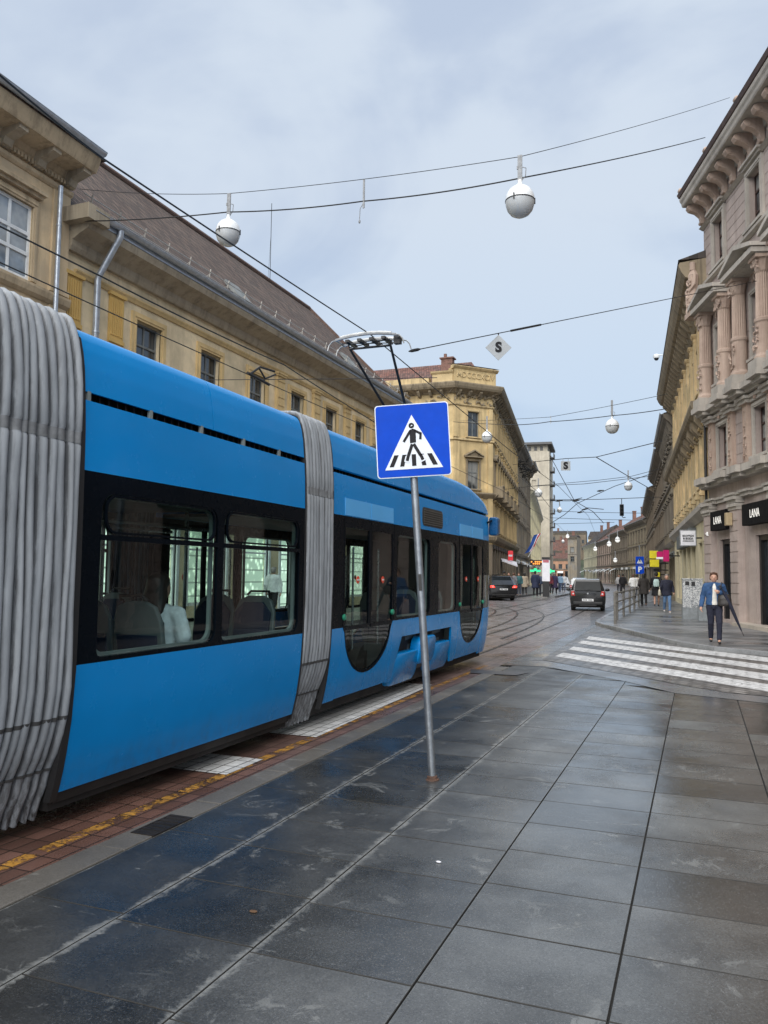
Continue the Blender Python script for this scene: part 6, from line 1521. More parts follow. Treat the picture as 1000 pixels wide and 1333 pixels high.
p = G(855, 789.5, .1); q = human('person', (p.x, p.y, .1), R(182), 'person in black with bare calves and a pale backpack', 'walk2', ('jacket', m_bkc), ('skirt', m_bkc), m_blkh, vox=VF, coat_len=.80, h=1.76)
bk = empty('backpack', q.location, R(182), 'pale mint backpack on the back of the person in black', 'backpack'); b = Body(); b.trunk([(0, .21, 1.0, .12, .06), (0, .22, 1.05, .15, .08), (0, .22, 1.28, .15, .08), (0, .20, 1.40, .10, .05)]); b.build('backpack_body', cloth('pale mint nylon', (.42, .55, .52)), bk, .014)
mb = MB(); 
for s in (-1, 1): mb.tube([(s*.09, .17, 1.38), (s*.10, .02, 1.43), (s*.11, -.14, 1.30), (s*.12, -.02, 1.10), (s*.11, .16, 1.05)], .012, 6)
mb.build('strap', cloth('grey strap', (.2, .22, .22)), bk)
p = G(868.7, 798, .1); q = human('person', (p.x, p.y, .1), R(8), 'grey haired person in a dark coat and blue jeans beside the graffitied cabinet', 'walk', ('coat', m_nav), ('trousers', cloth('light jeans', (.10, .18, .32))), m_greyh, cloth('pale shoes', (.6, .6, .6)), vox=VF, coat_len=.74, h=1.62)
hb_ = empty('handbag', q.location, R(8), 'cream handbag carried by the grey haired person in a dark coat', 'bag'); b = Body(); b.trunk([(-.30, -.05, .72, .05, .11), (-.30, -.05, .78, .065, .14), (-.30, -.05, .92, .05, .13), (-.30, -.05, 1.0, .02, .08)]); b.build('bag_body', cloth('cream leather', (.55, .50, .40)), hb_, .014)
mb = MB(); mb.tube([(-.30, -.12, .98), (-.30, -.08, 1.1), (-.29, -.02, 1.1), (-.30, .02, .98)], .009, 6); mb.build('handle', MATS['cream leather'], hb_)

# passenger on the seat by the tram window, seen from behind
PS = dict(al=(.1, -.42, .10), ar=(-.1, -.42, .10), kl=(.1, -.45, .50), kr=(-.1, -.45, .50), el=(.24, .05, 1.07), er=(-.25, -.02, 1.07), wl=(.18, -.22, .98), wr=(-.20, -.22, .98))
def seated(name, loc, rz, label, topm, hairm, vox):
    o = empty(name, loc, rz, label, 'person'); b = Body()
    b.trunk([(0, 0, .84, .16, .12), (0, 0, .93, .165, .115), (0, 0, 1.04, .13, .095), (0, -.01, 1.18, .15, .11), (0, -.005, 1.29, .165, .11), (0, 0, 1.365, .14, .085), (0, 0, 1.40, .07, .06)])
    b.limb([(0, .005, 1.36), (0, -.005, 1.47)], [.055, .048]); b.trunk([(0, -.005, 1.425, .035, .045), (0, -.012, 1.49, .066, .082), (0, -.005, 1.54, .073, .092), (0, 0, 1.59, .070, .088), (0, .004, 1.65, .018, .02)])
    b.limb([(0, -.088, 1.555), (0, -.108, 1.52)], [.010, .014])
    for s, el, wr in ((1, PS['el'], PS['wl']), (-1, PS['er'], PS['wr'])):
        b.limb([(s*.14, 0, 1.345), (s*.175, 0, 1.33), el, wr], [.05, .052, .040, .026]); e, w_ = Vector(el), Vector(wr); d = (w_-e).normalized()
        b.limb([w_, w_+d*.07], [.026, .030])
        for k in range(4): b.limb([w_+d*.07+Vector(((k-1.5)*.018, 0, 0)), w_+d*.13+Vector(((k-1.5)*.02, 0, -.015))], [.010, .008], 6)
        b.limb([w_+d*.03, w_+d*.07+Vector((-s*.04, 0, 0))], [.012, .010], 6)
    for s in (1, -1): b.limb([(s*.09, 0, .90), (s*.1, -.42, .90), (s*.1, -.44, .50)], [.09, .06, .045])
    b.build('person_body', m_skin, o, vox)
    b = Body(); b.mb.ell((0, .018, 1.585), (.088, .10, .085), 16, 10); b.trunk([(0, .07, 1.24, .06, .03), (0, .08, 1.36, .10, .045), (0, .05, 1.5, .10, .075), (0, .04, 1.6, .08, .07)]); b.build('hair', hairm, o, vox, 2, .015)
    b = Body(); b.trunk([(0, 0, .86, .18, .135), (0, 0, 1.04, .16, .125), (0, -.01, 1.18, .17, .13), (0, -.005, 1.29, .18, .125), (0, 0, 1.37, .155, .10), (0, .003, 1.41, .09, .075)])
    for s, el in ((1, PS['el']), (-1, PS['er'])): b.limb([(s*.14, 0, 1.345), (s*.178, 0, 1.33), tuple(Vector((s*.178, 0, 1.33))*.35+Vector(el)*.65)], [.062, .068, .064])
    b.build('shirt', topm, o, vox, 3, .02)
    b = Body(); 
    for s in (1, -1): b.limb([(s*.09, 0, .90), (s*.1, -.42, .90), (s*.1, -.44, .50)], [.10, .075, .06])
    b.build('trousers', m_nav, o, vox, 3); return o
seated('person', (-3.97, 5.27, -.07), R(180), 'passenger with dark hair and a white T-shirt sitting in the tram, seen from behind', cloth('white T-shirt', (.72, .76, .78)), mat('dark brown hair', (.02, .012, .009), .5, var=.4, vs=40), .010)
p = onX(356, 750, -12.6); human('person', (-12.6, p.y, .12), R(185), 'person in white and black on the far pavement, seen through the tram windows', 'walk', ('jacket', cloth('white sweater', (.6, .62, .6))), ('trousers', m_bkc), m_greyh, vox=.02, coat_len=.86)

# people in the distance: one build per figure, clothes tell them apart
def crowd(u, v, rz, pose, label, topn, tc_, botn, bc, hr_, h=1.68, cl=.84, z=.12, hl=0.):
    p = G(u, v, z); return human('person', (p.x, p.y, z), R(rz), label, pose, (topn, cloth('cloth %s' % str(tc_), tc_)), (botn, cloth('cloth %s' % str(bc), bc)), hr_, vox=.03, coat_len=cl, h=h, hair_len=hl, group='people in the distant street')
K = (.012, .012, .014)
crowd(656.5, 777, 180, 'stand', 'person in black standing near the red shop sign behind the dark car', 'jacket', K, 'trousers', K, m_blkh, 1.8)
crowd(662.5, 776.5, 10, 'walk', 'person in a brown jacket at the left shop fronts', 'jacket', (.10, .06, .04), 'trousers', (.03, .03, .04), m_brnh)
crowd(669, 775.5, 170, 'walk2', 'person in a grey coat by the dark shop windows', 'coat', (.12, .12, .13), 'trousers', K, m_brnh, cl=.6)
crowd(675.5, 775.5, 20, 'stand', 'person in a teal top waiting at the left kerb', 'jacket', (.03, .10, .11), 'trousers', (.05, .06, .09), m_brnh)
crowd(683, 775, 200, 'walk', 'person in a pale beige coat walking past the shops', 'coat', (.32, .27, .20), 'trousers', K, m_blkh, cl=.6, hl=.2)
crowd(697, 776.5, 180, 'stand', 'broad figure in a dark navy coat left of the information pillar', 'coat', (.014, .02, .05), 'trousers', K, m_blkh, 1.82, .55)
crowd(701.5, 776, 180, 'stand', 'person in a slate blue jacket just behind the navy coat', 'jacket', (.05, .07, .12), 'trousers', (.02, .02, .03), m_greyh, 1.7)
crowd(715.5, 774, 5, 'walk', 'slim person in maroon right of the information pillar', 'jacket', (.12, .02, .03), 'trousers', K, m_blkh)
crowd(722, 774, 175, 'walk2', 'person in a long dark purple coat in the middle of the distant street', 'coat', (.03, .02, .06), 'trousers', K, m_greyh, 1.75, .5)
crowd(729, 771.5, 180, 'walk', 'person in a light blue shirt on the distant street', 'jacket', (.22, .34, .48), 'trousers', (.06, .09, .16), m_brnh)
crowd(734, 771, 10, 'walk', 'person in white next to the light blue shirt in the distance', 'jacket', (.6, .62, .64), 'trousers', (.10, .13, .2), m_brnh)
crowd(825, 781, 175, 'walk', 'person in a white shirt right behind the end of the railing', 'jacket', (.62, .62, .60), 'trousers', (.3, .3, .3), m_brnh, z=.1)
crowd(829.5, 780.5, 180, 'walk2', 'person in a cream top walking beside the one in a white shirt', 'jacket', (.55, .50, .42), 'trousers', (.04, .05, .08), m_blkh, z=.1)
crowd(811, 774, 182, 'stand', 'dark clad person standing at the far kerb below the shop awnings', 'jacket', K, 'trousers', K, m_blkh, 1.75, z=.1)
crowd(806, 772.5, 10, 'walk', 'person in a pale grey top further up the right pavement', 'jacket', (.4, .4, .4), 'trousers', (.05, .05, .06), m_brnh, z=.1)

# ================================================================== CARS
m_tyre = mat('tyre rubber', (.014, .014, .014), .8, bs=.2); m_rim = mat('alloy rim', (.35, .36, .37), .35, .8); m_cgl = glass_dark('car glass', (.006, .008, .009), .18)
m_red = mat('red lamp glass', (.45, .02, .015), .15, coat=.5); m_plate = mat('white number plate', (.68, .69, .70), .4)
def car(name, loc, rz, label, paint, st, W, wheels, r=.30, tail=None, lit=False, cat='car', plate_z=.55, roofm=None, ybk=None, extras=()):
    """st: stations (y, bottom, belt, top, half width, half roof width), rear first"""
    o = empty(name, loc, rz, label, cat, 'cars on the street'); n = 12; vs = []
    def sec(s):
        y, zb, zl, zt, w_, wt = s
        return [(w_*.86, zb), (w_*.97, zb+.10), (w_, zb+.28), (w_*.985, zl-.06), (w_*.95, zl), (wt, zt-.07), (wt*.86, zt)]
    S = [sec(s) for s in st]; m = 14
    for s, q in zip(st, S):
        for (x, z) in q+[(-x, z) for x, z in q[::-1]]: vs.append((x, s[0], z))
    fs = [(i*m+k, (i+1)*m+k, (i+1)*m+(k+1) % m, i*m+(k+1) % m) for i in range(len(st)-1) for k in range(m)]+[tuple(range(m)), tuple((len(st)-1)*m+k for k in range(m))[::-1]]
    mb = MB(); mb.add(vs, fs); body = mb.build('car_body', paint, o, smooth=35)
    bv = body.modifiers.new('bevel', 'BEVEL'); bv.width = .03; bv.segments = 2; bv.limit_method = 'ANGLE'; bv.angle_limit = R(38)
    mb = MB()   # side windows
    cab = [i for i, s in enumerate(st) if s[3]-s[2] > .25]
    for sd in (1, -1):
        for a, b_ in zip(cab, cab[1:]):
            y0, y1 = st[a][0], st[b_][0]; 
            def pt(i, f, t): x = (S[i][4][0]*(1-f)+S[i][5][0]*f+.006)*sd; z = S[i][4][1]*(1-f)+S[i][5][1]*f; return (x, st[i][0]+t, z)
            mb.add([pt(a, .10, .05), pt(b_, .10, -.05), pt(b_, .93, -.05), pt(a, .93, .05)], [(0, 1, 2, 3)])
    mb.build('side_window', m_cgl, o)
    a, b_ = st[0], st[1]
    i0, i1 = 0, cab[0]
    mb = MB()   # rear window on the slope between the first two cabin stations
    if ybk: y0, z0, w0, y1, z1, w1_ = ybk; mb.add([(-w0, y0, z0), (w0, y0, z0), (w1_, y1, z1), (-w1_, y1, z1), (-w0, y0+.04, z0), (w0, y0+.04, z0), (w1_, y1+.04, z1), (-w1_, y1+.04, z1)], [(0, 1, 2, 3), (0, 4, 5, 1), (1, 5, 6, 2), (2, 6, 7, 3), (3, 7, 4, 0)]); mb.build('rear_window', m_cgl, o)
    yr0 = st[0][0]
    for s in (1, -1):
        mb = MB(); x, z, w_, h_, dp = tail; mb.prism([(s*(x-w_), z-h_), (s*(x+w_), z-h_*.9), (s*(x+w_*1.05), z+h_*.8), (s*(x-w_*.4), z+h_)], 'y', yr0-.035, yr0+dp); tl = mb.build('tail_lamp', emit('lit red lamp', (.9, .05, .03), .9) if lit else m_red, o, bevel=.015)
        mb = MB(); mb.ell((s*x, yr0-.036, z-.02), (w_*.45, .012, h_*.3), 10, 6); mb.build('reflector', m_plate, tl)
        mb = MB(); mw = st[cab[-1]]; mb.ell((s*(mw[4]+.12), mw[0]-.15, mw[2]+.06), (.11, .06, .075), 10, 8); mb.tube([(s*mw[4]*.95, mw[0]-.12, mw[2]), (s*(mw[4]+.08), mw[0]-.13, mw[2]+.03)], .02, 6); mb.build('mirror', m_blk, o, smooth=True)
    for s in (1, -1):
        for y in wheels:
            mb = MB(); x = s*(W-.03); mb.lathe((x-(.19 if s > 0 else -.0)+0, y, r), [(r*.6, 0), (r*.96, .0), (r, .03), (r, .16), (r*.96, .19), (r*.6, .19)], 24, 'x'); wh = mb.build('wheel', m_tyre, o, smooth=40)
            mb = MB(); xf = x+.002 if s > 0 else x-.0; mb.lathe((xf-.01, y, r), [(r*.62, 0), (r*.6, .014)], 20, 'x'); mb.build('rim', m_rim, wh)
    mb = MB(); mb.box(-W*.82, W*.82, yr0-.075, yr0+.3, .30, .42) ; mb.box(-W*.5, W*.5, yr0-.05, yr0+.3, .22, .30); mb.build('bumper', m_blk, o, bevel=.02)
    mb = MB(); mb.box(-.26, .26, yr0-.052, yr0-.03, plate_z-.055, plate_z+.055); pl_ = mb.build('number_plate', m_plate, o)
    mb = MB()
    for k in range(7): mb.box(-.2+k*.06, -.165+k*.06, yr0-.055, yr0-.0525, plate_z-.03, plate_z+.03) if k != 3 else None
    mb.build('plate_characters', m_blk, pl_)
    mb = MB(); mb.box(-W*.8, W*.8, yr0+.2, -yr0-.2, .15, .35); mb.build('underbody', m_under, o)
    for nm, fn, mm in extras:
        mb = MB(); fn(mb); mb.build(nm, mm, o)
    return o
m_cblk = mat('black car paint', (.012, .013, .015), .18, coat=.6, var=.1); m_cwht = mat('white car paint', (.6, .61, .62), .25, coat=.5, var=.05); m_cslv = mat('silver car paint', (.34, .35, .36), .3, .4, coat=.4)
hatch = [(-1.72, .34, .86, .88, .70, .66), (-1.66, .26, .90, .92, .79, .66), (-1.635, .24, .92, 1.02, .80, .62), (-1.53, .22, .92, 1.42, .81, .60), (-.9, .20, .92, 1.475, .815, .60), (.1, .2, .90, 1.47, .815, .59), (.75, .2, .88, 1.20, .81, .60), (1.1, .2, .86, .92, .80, .62), (1.6, .22, .72, .76, .76, .55), (1.72, .3, .6, .62, .66, .5)]
p = G(765.5, 793.5)
car('black_hatchback', (p.x, p.y, .008), R(7), 'small black hatchback seen from behind driving up the street', m_cblk, hatch, .80, (-1.08, 1.12), r=.28, tail=(.655, .80, .09, .12, .06), ybk=(-1.672, .93, .60, -1.575, 1.36, .54), plate_z=.50,
    extras=[('roof_edge', lambda mb: mb.box(-.54, .54, -1.56, -1.42, 1.425, 1.455), m_cslv), ('badge', lambda mb: mb.lathe((0, -1.735, .80), [(.045, 0), (.04, .01)], 4, 'y'), m_rim), ('aerial', lambda mb: mb.tube([(-.02, -1.2, 1.46), (-.02, -1.35, 1.85)], .006, 4), m_blk), ('wiper', lambda mb: mb.tube([(-.1, -1.69, .93), (.35, -1.62, 1.05)], .012, 4), m_blk)])
suv = [(-2.25, .45, .98, 1.0, .80, .7), (-2.18, .34, 1.02, 1.06, .90, .74), (-2.0, .30, 1.03, 1.18, .92, .72), (-1.6, .28, 1.03, 1.56, .93, .68), (-.9, .28, 1.02, 1.66, .93, .68), (.2, .28, 1.0, 1.66, .93, .67), (.8, .28, .98, 1.42, .92, .68), (1.3, .28, .96, 1.0, .9, .7), (2.0, .3, .84, .88, .86, .62), (2.25, .4, .7, .72, .76, .55)]
p = G(648, 780.5)
car('dark_suv', (p.x-.2, p.y, .0), R(28), 'black sport utility car with lit red tail lamps beyond the front of the tram', m_cblk, suv, .92, (-1.35, 1.45), r=.36, tail=(.70, .88, .16, .075, .08), ybk=(-2.09, 1.08, .66, -1.66, 1.52, .60), plate_z=.72, lit=True)
p = G(733, 767)
car('white_car', (p.x, p.y, 0), R(190), 'white car parked far up the street beside distant pedestrians', m_cwht, hatch, .80, (-1.08, 1.12), r=.28, tail=(.655, .80, .09, .12, .06), ybk=(-1.655, .93, .58, -1.42, 1.36, .53))
p = G(754.5, 776)
car('silver_car', (p.x, p.y, 0), R(8), 'silver car half hidden ahead of the black hatchback', m_cslv, hatch, .80, (-1.08, 1.12), r=.28, tail=(.655, .80, .09, .12, .06), ybk=(-1.655, .93, .58, -1.42, 1.36, .53))
# ================================================================== OVERHEAD WIRES, LAMPS, SIGNS
m_wire = mat('dark wire', (.02, .021, .022), .5, .3); m_opal = mat('opal lamp glass', (.70, .72, .73), .22, var=.08, vs=5); m_brk = mat('lamp bracket', (.22, .23, .24), .6, .2, var=.35, vs=14); m_opd = mat('lamp lower bowl', (.46, .48, .49), .2, var=.1)
def wire(p, q, label, sag=.15, r=.011, n=14, pts=None, cat='wire', group=None):
    P = [Vector(a) for a in pts] if pts else [Vector(p), Vector(q)]; out = []
    for a, b in zip(P, P[1:]):
        for i in range(n if b is not P[-1] else n+1):
            t = i/n; v = a.lerp(b, t); v.z -= sag*4*t*(1-t); out.append(v)
    mb = MB(); mb.tube(out, r, 6); o = mb.build('overhead_wire', m_wire, None, smooth=True); return tag(o, label, cat, group or 'overhead tram and lamp wires')
WL = Vector((-13.95, 15.0, 10.21)); l1 = onY(297, 276, 15); l2 = onY(677, 232, 15); WR = Vector((1.15, 28.2, 14.55)); WR2 = Vector((.25, 30.4, 14.35))
n_R1 = Vector((.956, .292, 0)); c_R1 = P0
def onR1(u, v, off=0.):
    r = ray(u, v); t = ((c_R1-Vector((0, 0, EYE)))+Vector((0, 0, 0))).dot(n_R1)-off; t /= r.dot(n_R1); return Vector((r.x*t, r.y*t, EYE+r.z*t))
wire(0, 0, 'upper thin suspension wire over the street carrying the two nearest globe lamps', pts=[onY(104, 246, 15), onY(297, 252, 15), onY(677, 204, 15), onR1(950, 127, .55)], sag=.06, r=.007)
wire(0, 0, 'lower black cable running under the upper suspension wire between the nearest globe lamps', pts=[onY(96, 288, 15), l1, onY(472, 262, 15), l2, onR1(918, 179, .55)], sag=.05, r=.014)
mb = MB(); a = onY(474, 234, 15); mb.box(a.x-.02, a.x+.02, a.y-.01, a.y+.01, a.z-.62, a.z); mb.tube([(a.x, a.y, a.z-.5), (a.x-.08, a.y, a.z-.62), (a.x-.09, a.y, a.z-.85)], .008, 5); mb.ell((a.x-.09, a.y, a.z-.9), (.025, .025, .045), 6, 5)
tag(mb.build('wire_spacer', m_brk), 'short spacer bar with a dangling plug between the two street-wide wires', 'spacer')
def globe(c, r, label, barh, top, group=None, lit=False):
    o = empty('globe_lamp', tuple(c), 0, label, 'street lamp', group)
    mb = MB(); mb.lathe((0, 0, 0), [(r*1.0, .0), (r*.985, r*.25), (r*.90, r*.55), (r*.72, r*.82), (r*.45, r*1.02), (r*.22, r*1.12), (r*.15, r*1.3), (r*.14, r*1.5)], 24); mb.build('upper_shade', m_opal, o, smooth=50)
    mb = MB(); mb.lathe((0, 0, 0), [(.002, -r*1.12), (r*.35, -r*1.08), (r*.62, -r*.94), (r*.85, -r*.66), (r*.96, -r*.34), (r*1.0, -.012)], 24); mb.build('lower_bowl', emit('lit lamp', (.8, .8, .76), .55) if lit else m_opd, o, smooth=50)
    mb = MB(); mb.lathe((0, 0, -.012), [(r*1.02, 0), (r*1.02, .022)], 24)
    for k in (0.3, 2.4, 4.5): mb.box(r*1.0*math.cos(k)-.012, r*1.0*math.cos(k)+.012, r*math.sin(k)-.012, r*math.sin(k)+.012, -.06, .06)
    mb.build('seam_ring', m_wire, o)
    mb = MB(); z0 = r*1.45; mb.box(-.045, .045, -.012, .012, z0, top); mb.box(-.06, -.03, -.02, .02, z0+barh*.4, z0+barh*.5)
    mb.tube([(.05, 0, z0+barh*.45), (.12, 0, z0+barh*.4), (.11, 0, z0+.08), (.03, 0, z0)], .009, 5); mb.build('hanger', m_brk, o); o['group'] = 'globe lamps hung over the street'
    return o
c1 = onY(297, 303, 15); c2 = onY(677, 262, 15)
globe(c1, .275, 'large globe street lamp hanging in front of the brown tiled roof', .6, onY(297, 252, 15).z-c1.z)
globe(c2, .285, 'large globe street lamp hanging over the middle of the street, highest of all', .6, onY(677, 202, 15).z-c2.z)
for (u, v, Y, r, lab, lit) in ((797, 555, 36, .29, 'globe lamp on the second span of wires near the right-hand houses', False), (634, 569, 42, .28, 'globe lamp in front of the golden corner house, above the tram nose', False),
        (818, 633, 60, .29, 'small globe lamp hanging right above the black hatchback lane', False), (701, 642, 62, .29, 'small globe lamp in front of the cream house under the tower', False),
        (728.5, 664, 85, .26, 'tiny greenish globe lamp hanging over the far street', False), (793, 708, 100, .27, 'white globe lamp before the dark brown house, left one of a close pair', True), (804, 702.5, 95, .28, 'white globe lamp before the dark brown house, right one of a close pair', True),
        (775, 714.5, 120, .28, 'white globe lamp before the rose house far away', True), (739, 698, 150, .32, 'white globe lamp far away in front of the ridge', True), (733, 705, 150, .28, 'faint globe lamp far away below the ridge', False), (801, 729, 100, .24, 'lowest white lamp, hanging before the brown fronts above the awnings', True)):
    c = onY(u, v, Y); globe(c, r, lab, .5, r*1.45+.75, lit=lit)
# contact wires of both tracks
wire(0, 0, 'contact wire above the tram roof running to the pantograph and on up the street', pts=[(TX, -6, 5.45), onX(-40, 66, TX), onX(0, 98, TX), onX(135, 207, TX), (TX, 11.24, 5.325), onX(665, 587, -4.75), (-5.1, 32, 5.15), (-6.2, 50, 5.3), (-9.5, 84, 5.4), (-15, 128, 5.5)], sag=.01, r=.009)
wire(0, 0, 'lower contact wire of the far track crossing the ochre house front', pts=[(-7.7, -6, 5.35), (-7.7, 8.2, 5.25), (-7.7, 20, 5.3), (-7.9, 34, 5.3), (-9.6, 60, 5.35), (-13.4, 98, 5.4), (-17.5, 128, 5.5)], sag=.015, r=.009)
wire(0, 0, 'upper carrier wire of the far track just above its contact wire', pts=[(-7.7, -6, 5.7), (-7.7, 8.7, 5.70), (-7.7, 14, 5.78), (-7.7, 22, 5.36)], sag=.03, r=.012)
for (Y, lab) in ((12.7, 'black clamp joining the two far wires before a window of the ochre house'),):
    mb = MB(); mb.tube([(-7.7, Y, 5.28), (-7.7, Y+.35, 5.5), (-7.7, Y+.9, 5.55)], .022, 6); mb.tube([(-7.7, Y+.3, 5.48), (-7.7, Y+.55, 5.32), (-7.7, Y+.95, 5.50)], .018, 6); mb.tube([(-7.7, Y-.1, 5.28), (-7.7, Y+.7, 5.24)], .03, 6); tag(mb.build('wire_clamp', m_wire), lab, 'clamp')
a = onX(320, 462, -7.7); b_ = onX(500, 458, -5); wire((-14.0, a.y-.3, 5.55), (-4.7, a.y+2.2, 5.45), 'thin cross wire tying both tracks to the ochre house wall', sag=.02, r=.007)
# diamond switch sign on its cross wire
pa = Vector((TX+.1, 13.0, 5.52)); pb = onR1(985, 366, .5); wire(0, 0, 'cross wire that carries the grey diamond sign, from the pantograph area to the mauve palace', pts=[pa, onR1(985, 366, .5)], sag=.0, r=.009)
def on_seg(u, a, b):
    lo, hi = 0., 1.
    def px(t): d = a.lerp(b, t)-Vector((0, 0, EYE)); return 500+F_PX*d.dot(Rt)/d.dot(Fw)
    s = px(0) < px(1)
    for _ in range(40):
        m_ = (lo+hi)/2
        if (px(m_) < u) == s: lo = m_
        else: hi = m_
    return a.lerp(b, lo)
c = on_seg(649, pa, pb); dist = (c-Vector((0, 0, EYE))).dot(Fw); hs_ = 17.0/F_PX*dist
ds = empty('diamond_sign', (c.x, c.y, c.z-hs_*1.12), R(21), 'grey diamond sign with a black S hanging on a cross wire', 'sign'); mb = MB()
mb.prism([(0, -hs_), (hs_, 0), (0, hs_), (-hs_, 0)], 'y', -.006, .006); mb.build('sign_plate', mat('sign pale grey', (.30, .32, .33), .5), ds)
text('letter', 'S', hs_*1.05, m_sk, ds, (0, -.012, 0), (R(90), 0, 0), offset=.012); mb = MB(); mb.tube([(0, 0, hs_), (0, 0, hs_*1.14)], .012, 5); mb.build('hook', m_wire, ds)
for t_, lab in ((.02, 'black insulator at the pantograph end of the diamond sign wire'), ):
    q = on_seg(540, pa, pb); mb = MB(); d = (pb-pa).normalized(); mb.tube([q-d*.15, q-d*.08, q+d*.08, q+d*.15], [.01, .028, .028, .01], 8); tag(mb.build('insulator', m_wire, smooth=True), lab, 'insulator')
q = on_seg(685, pa, pb); mb = MB(); d = (pb-pa).normalized(); mb.tube([q-d*.5, q+d*.5], .022, 6); tag(mb.build('turnbuckle', m_wire), 'turnbuckle on the cross wire right of the grey diamond sign', 'turnbuckle')
# second span
S2L = onY(672, 553, 36); S2R = onY(862, 532, 36)
wire(onY(600, 552, 40), 0, 'second span: heavier cable from the golden corner house to the long yellow house', pts=[onY(590, 549, 52), onY(672, 553, 39), onY(715, 549, 37), onY(797, 541, 36), onY(868, 532, 34)], sag=.03, r=.017)
wire(0, 0, 'second span: thin upper wire just above the heavier cable', pts=[onY(600, 548, 50), onY(715, 543, 37), onY(868, 513, 34)], sag=.03, r=.010)
mb = MB(); a = onY(717, 543, 37); mb.box(a.x-.02, a.x+.02, a.y-.01, a.y+.01, a.z-.3, a.z+.05); tag(mb.build('wire_spacer', m_galv), 'spacer bar in the middle of the second span', 'spacer')
# third span with the square S sign and a branch
wire(0, 0, 'third span: dark wire carrying the square S sign, forking towards the right', pts=[onY(668, 605, 56), onY(697, 601, 50), onY(736, 597, 47), onY(776, 595, 45), onY(862, 574, 40)], sag=.0, r=.020)
wire(0, 0, 'branch wire falling from the fork of the third span to the right-hand houses', pts=[onY(776, 595, 45), onY(818, 620, 60), onY(846, 636, 70)], sag=.0, r=.026)
c = onY(736.5, 606.5, 46.8); k_ = 6./F_PX*46.8
qs = empty('square_sign', tuple(c), R(16), 'square grey sign with a bold black S hanging from the third span', 'sign'); mb = MB(); mb.box(-k_, k_, -.01, .01, -k_, k_); mb.box(-k_*.6, -k_*.5, -.01, .01, k_, k_*1.5); mb.box(k_*.5, k_*.6, -.01, .01, k_, k_*1.5); mb.build('sign_plate', MATS['sign pale grey'], qs)
text('letter', 'S', k_*2.0, m_sk, qs, (0, -.02, 0), (R(90), 0, 0), offset=.03)
far_w = [([(690, 633), (760, 630), (846, 620)], 62, .020, 'thin span carrying the small lamp before the cream house'), ([(640, 639), (701, 632), (780, 625), (822, 620), (860, 610)], 61, .018, 'faint sloping span above the small globe lamps'),
         ([(700, 651), (780, 650), (860, 647)], 70, .026, 'span that carries the hanging traffic light'), ([(716, 593), (748, 652), (772, 666), (786, 681)], 75, .030, 'long diagonal wire descending from the upper left to the far right row'),
         ([(850, 616), (800, 633), (772, 646), (752, 655), (735, 670), (716, 682)], 72, .028, 'long diagonal wire descending from the right to the lower left'), ([(716, 665), (770, 667), (836, 668)], 88, .024, 'distant flat span just under the traffic light span'),
         ([(716, 674), (770, 676), (822, 677)], 105, .028, 'distant flat span, third from the lowest'), ([(718, 682), (760, 681), (800, 680)], 125, .030, 'most distant span low over the street'), ([(752, 668), (764, 661), (786, 663)], 80, .034, 'short bent tie wire in the tangle over the far street'),
         ([(716, 652), (742, 652), (758, 648)], 70, .030, 'short flat tie wire left of the diagonal crossing'), ([(672, 617), (700, 640), (716, 660)], 58, .02, 'wire slanting down in front of the tower block')]
for pts_, Y, r, lab in far_w: wire(0, 0, lab, pts=[onY(u, v, Y) for u, v in pts_], sag=.0, r=r)
for (u, v, Y, lab) in ((728, 652, 70, 'black wire connector left of the diagonal crossing'), (750, 652, 70, 'black wire connector where the diagonals cross'), (756, 667, 80, 'black wire connector on the lower tie wire'), (782, 639, 72, 'black insulator on the right-hand diagonal wire'), (762, 663, 85, 'small connector above the far street, centre')):
    p = onY(u, v, Y); mb = MB(); mb.tube([(p.x-.32, p.y, p.z-.02), (p.x-.1, p.y, p.z), (p.x+.3, p.y, p.z+.05)], [.03, .09, .03], 6); tag(mb.build('wire_connector', m_wire), lab, 'connector')
# clusters of span ends at the corner of the brown palace
for i, (u, v, Y) in enumerate(((676, 603, 84), (684, 608, 88), (690, 614, 92))):
    p = onY(u, v, Y); mb = MB(); r_ = random.Random(i)
    for k in range(4): mb.tube([(p.x+r_.uniform(-.4, .4), p.y, p.z+r_.uniform(-.4, .4)), (p.x+r_.uniform(-1.4, 1.4), p.y-.3, p.z+r_.uniform(-.8, .5)), (p.x+r_.uniform(-1, 1.4), p.y-.5, p.z+r_.uniform(-1, .5))], .05, 5)
    tag(mb.build('wall_bracket', m_wire), ['tangled wall bracket of span wires at the top of the brown palace', 'second bracket of span wires lower on the brown palace', 'lowest bracket of span wires before the tower block'][i], 'bracket')
# traffic light
p = onY(809.5, 664, 68); tl = empty('traffic_light', tuple(p), R(12), 'black traffic light hanging from a wire over the right lane', 'traffic light'); mb = MB(); mb.box(-.16, .16, -.1, .12, -.48, .48); mb.build('housing', m_blk, tl, bevel=.04)
mb = MB()
for k in (-.3, 0, .3): mb.lathe((0, -.16, k), [(.12, 0), (.12, .1)], 14, 'y')
mb.build('lens', m_cgl, tl); mb = MB(); mb.tube([(0, 0, .48), (0, 0, .95)], .03, 6); mb.tube([(.0, 0, -.48), (.1, 0, -.62), (.3, 0, -.6)], .03, 6); mb.build('hanger', m_wire, tl)
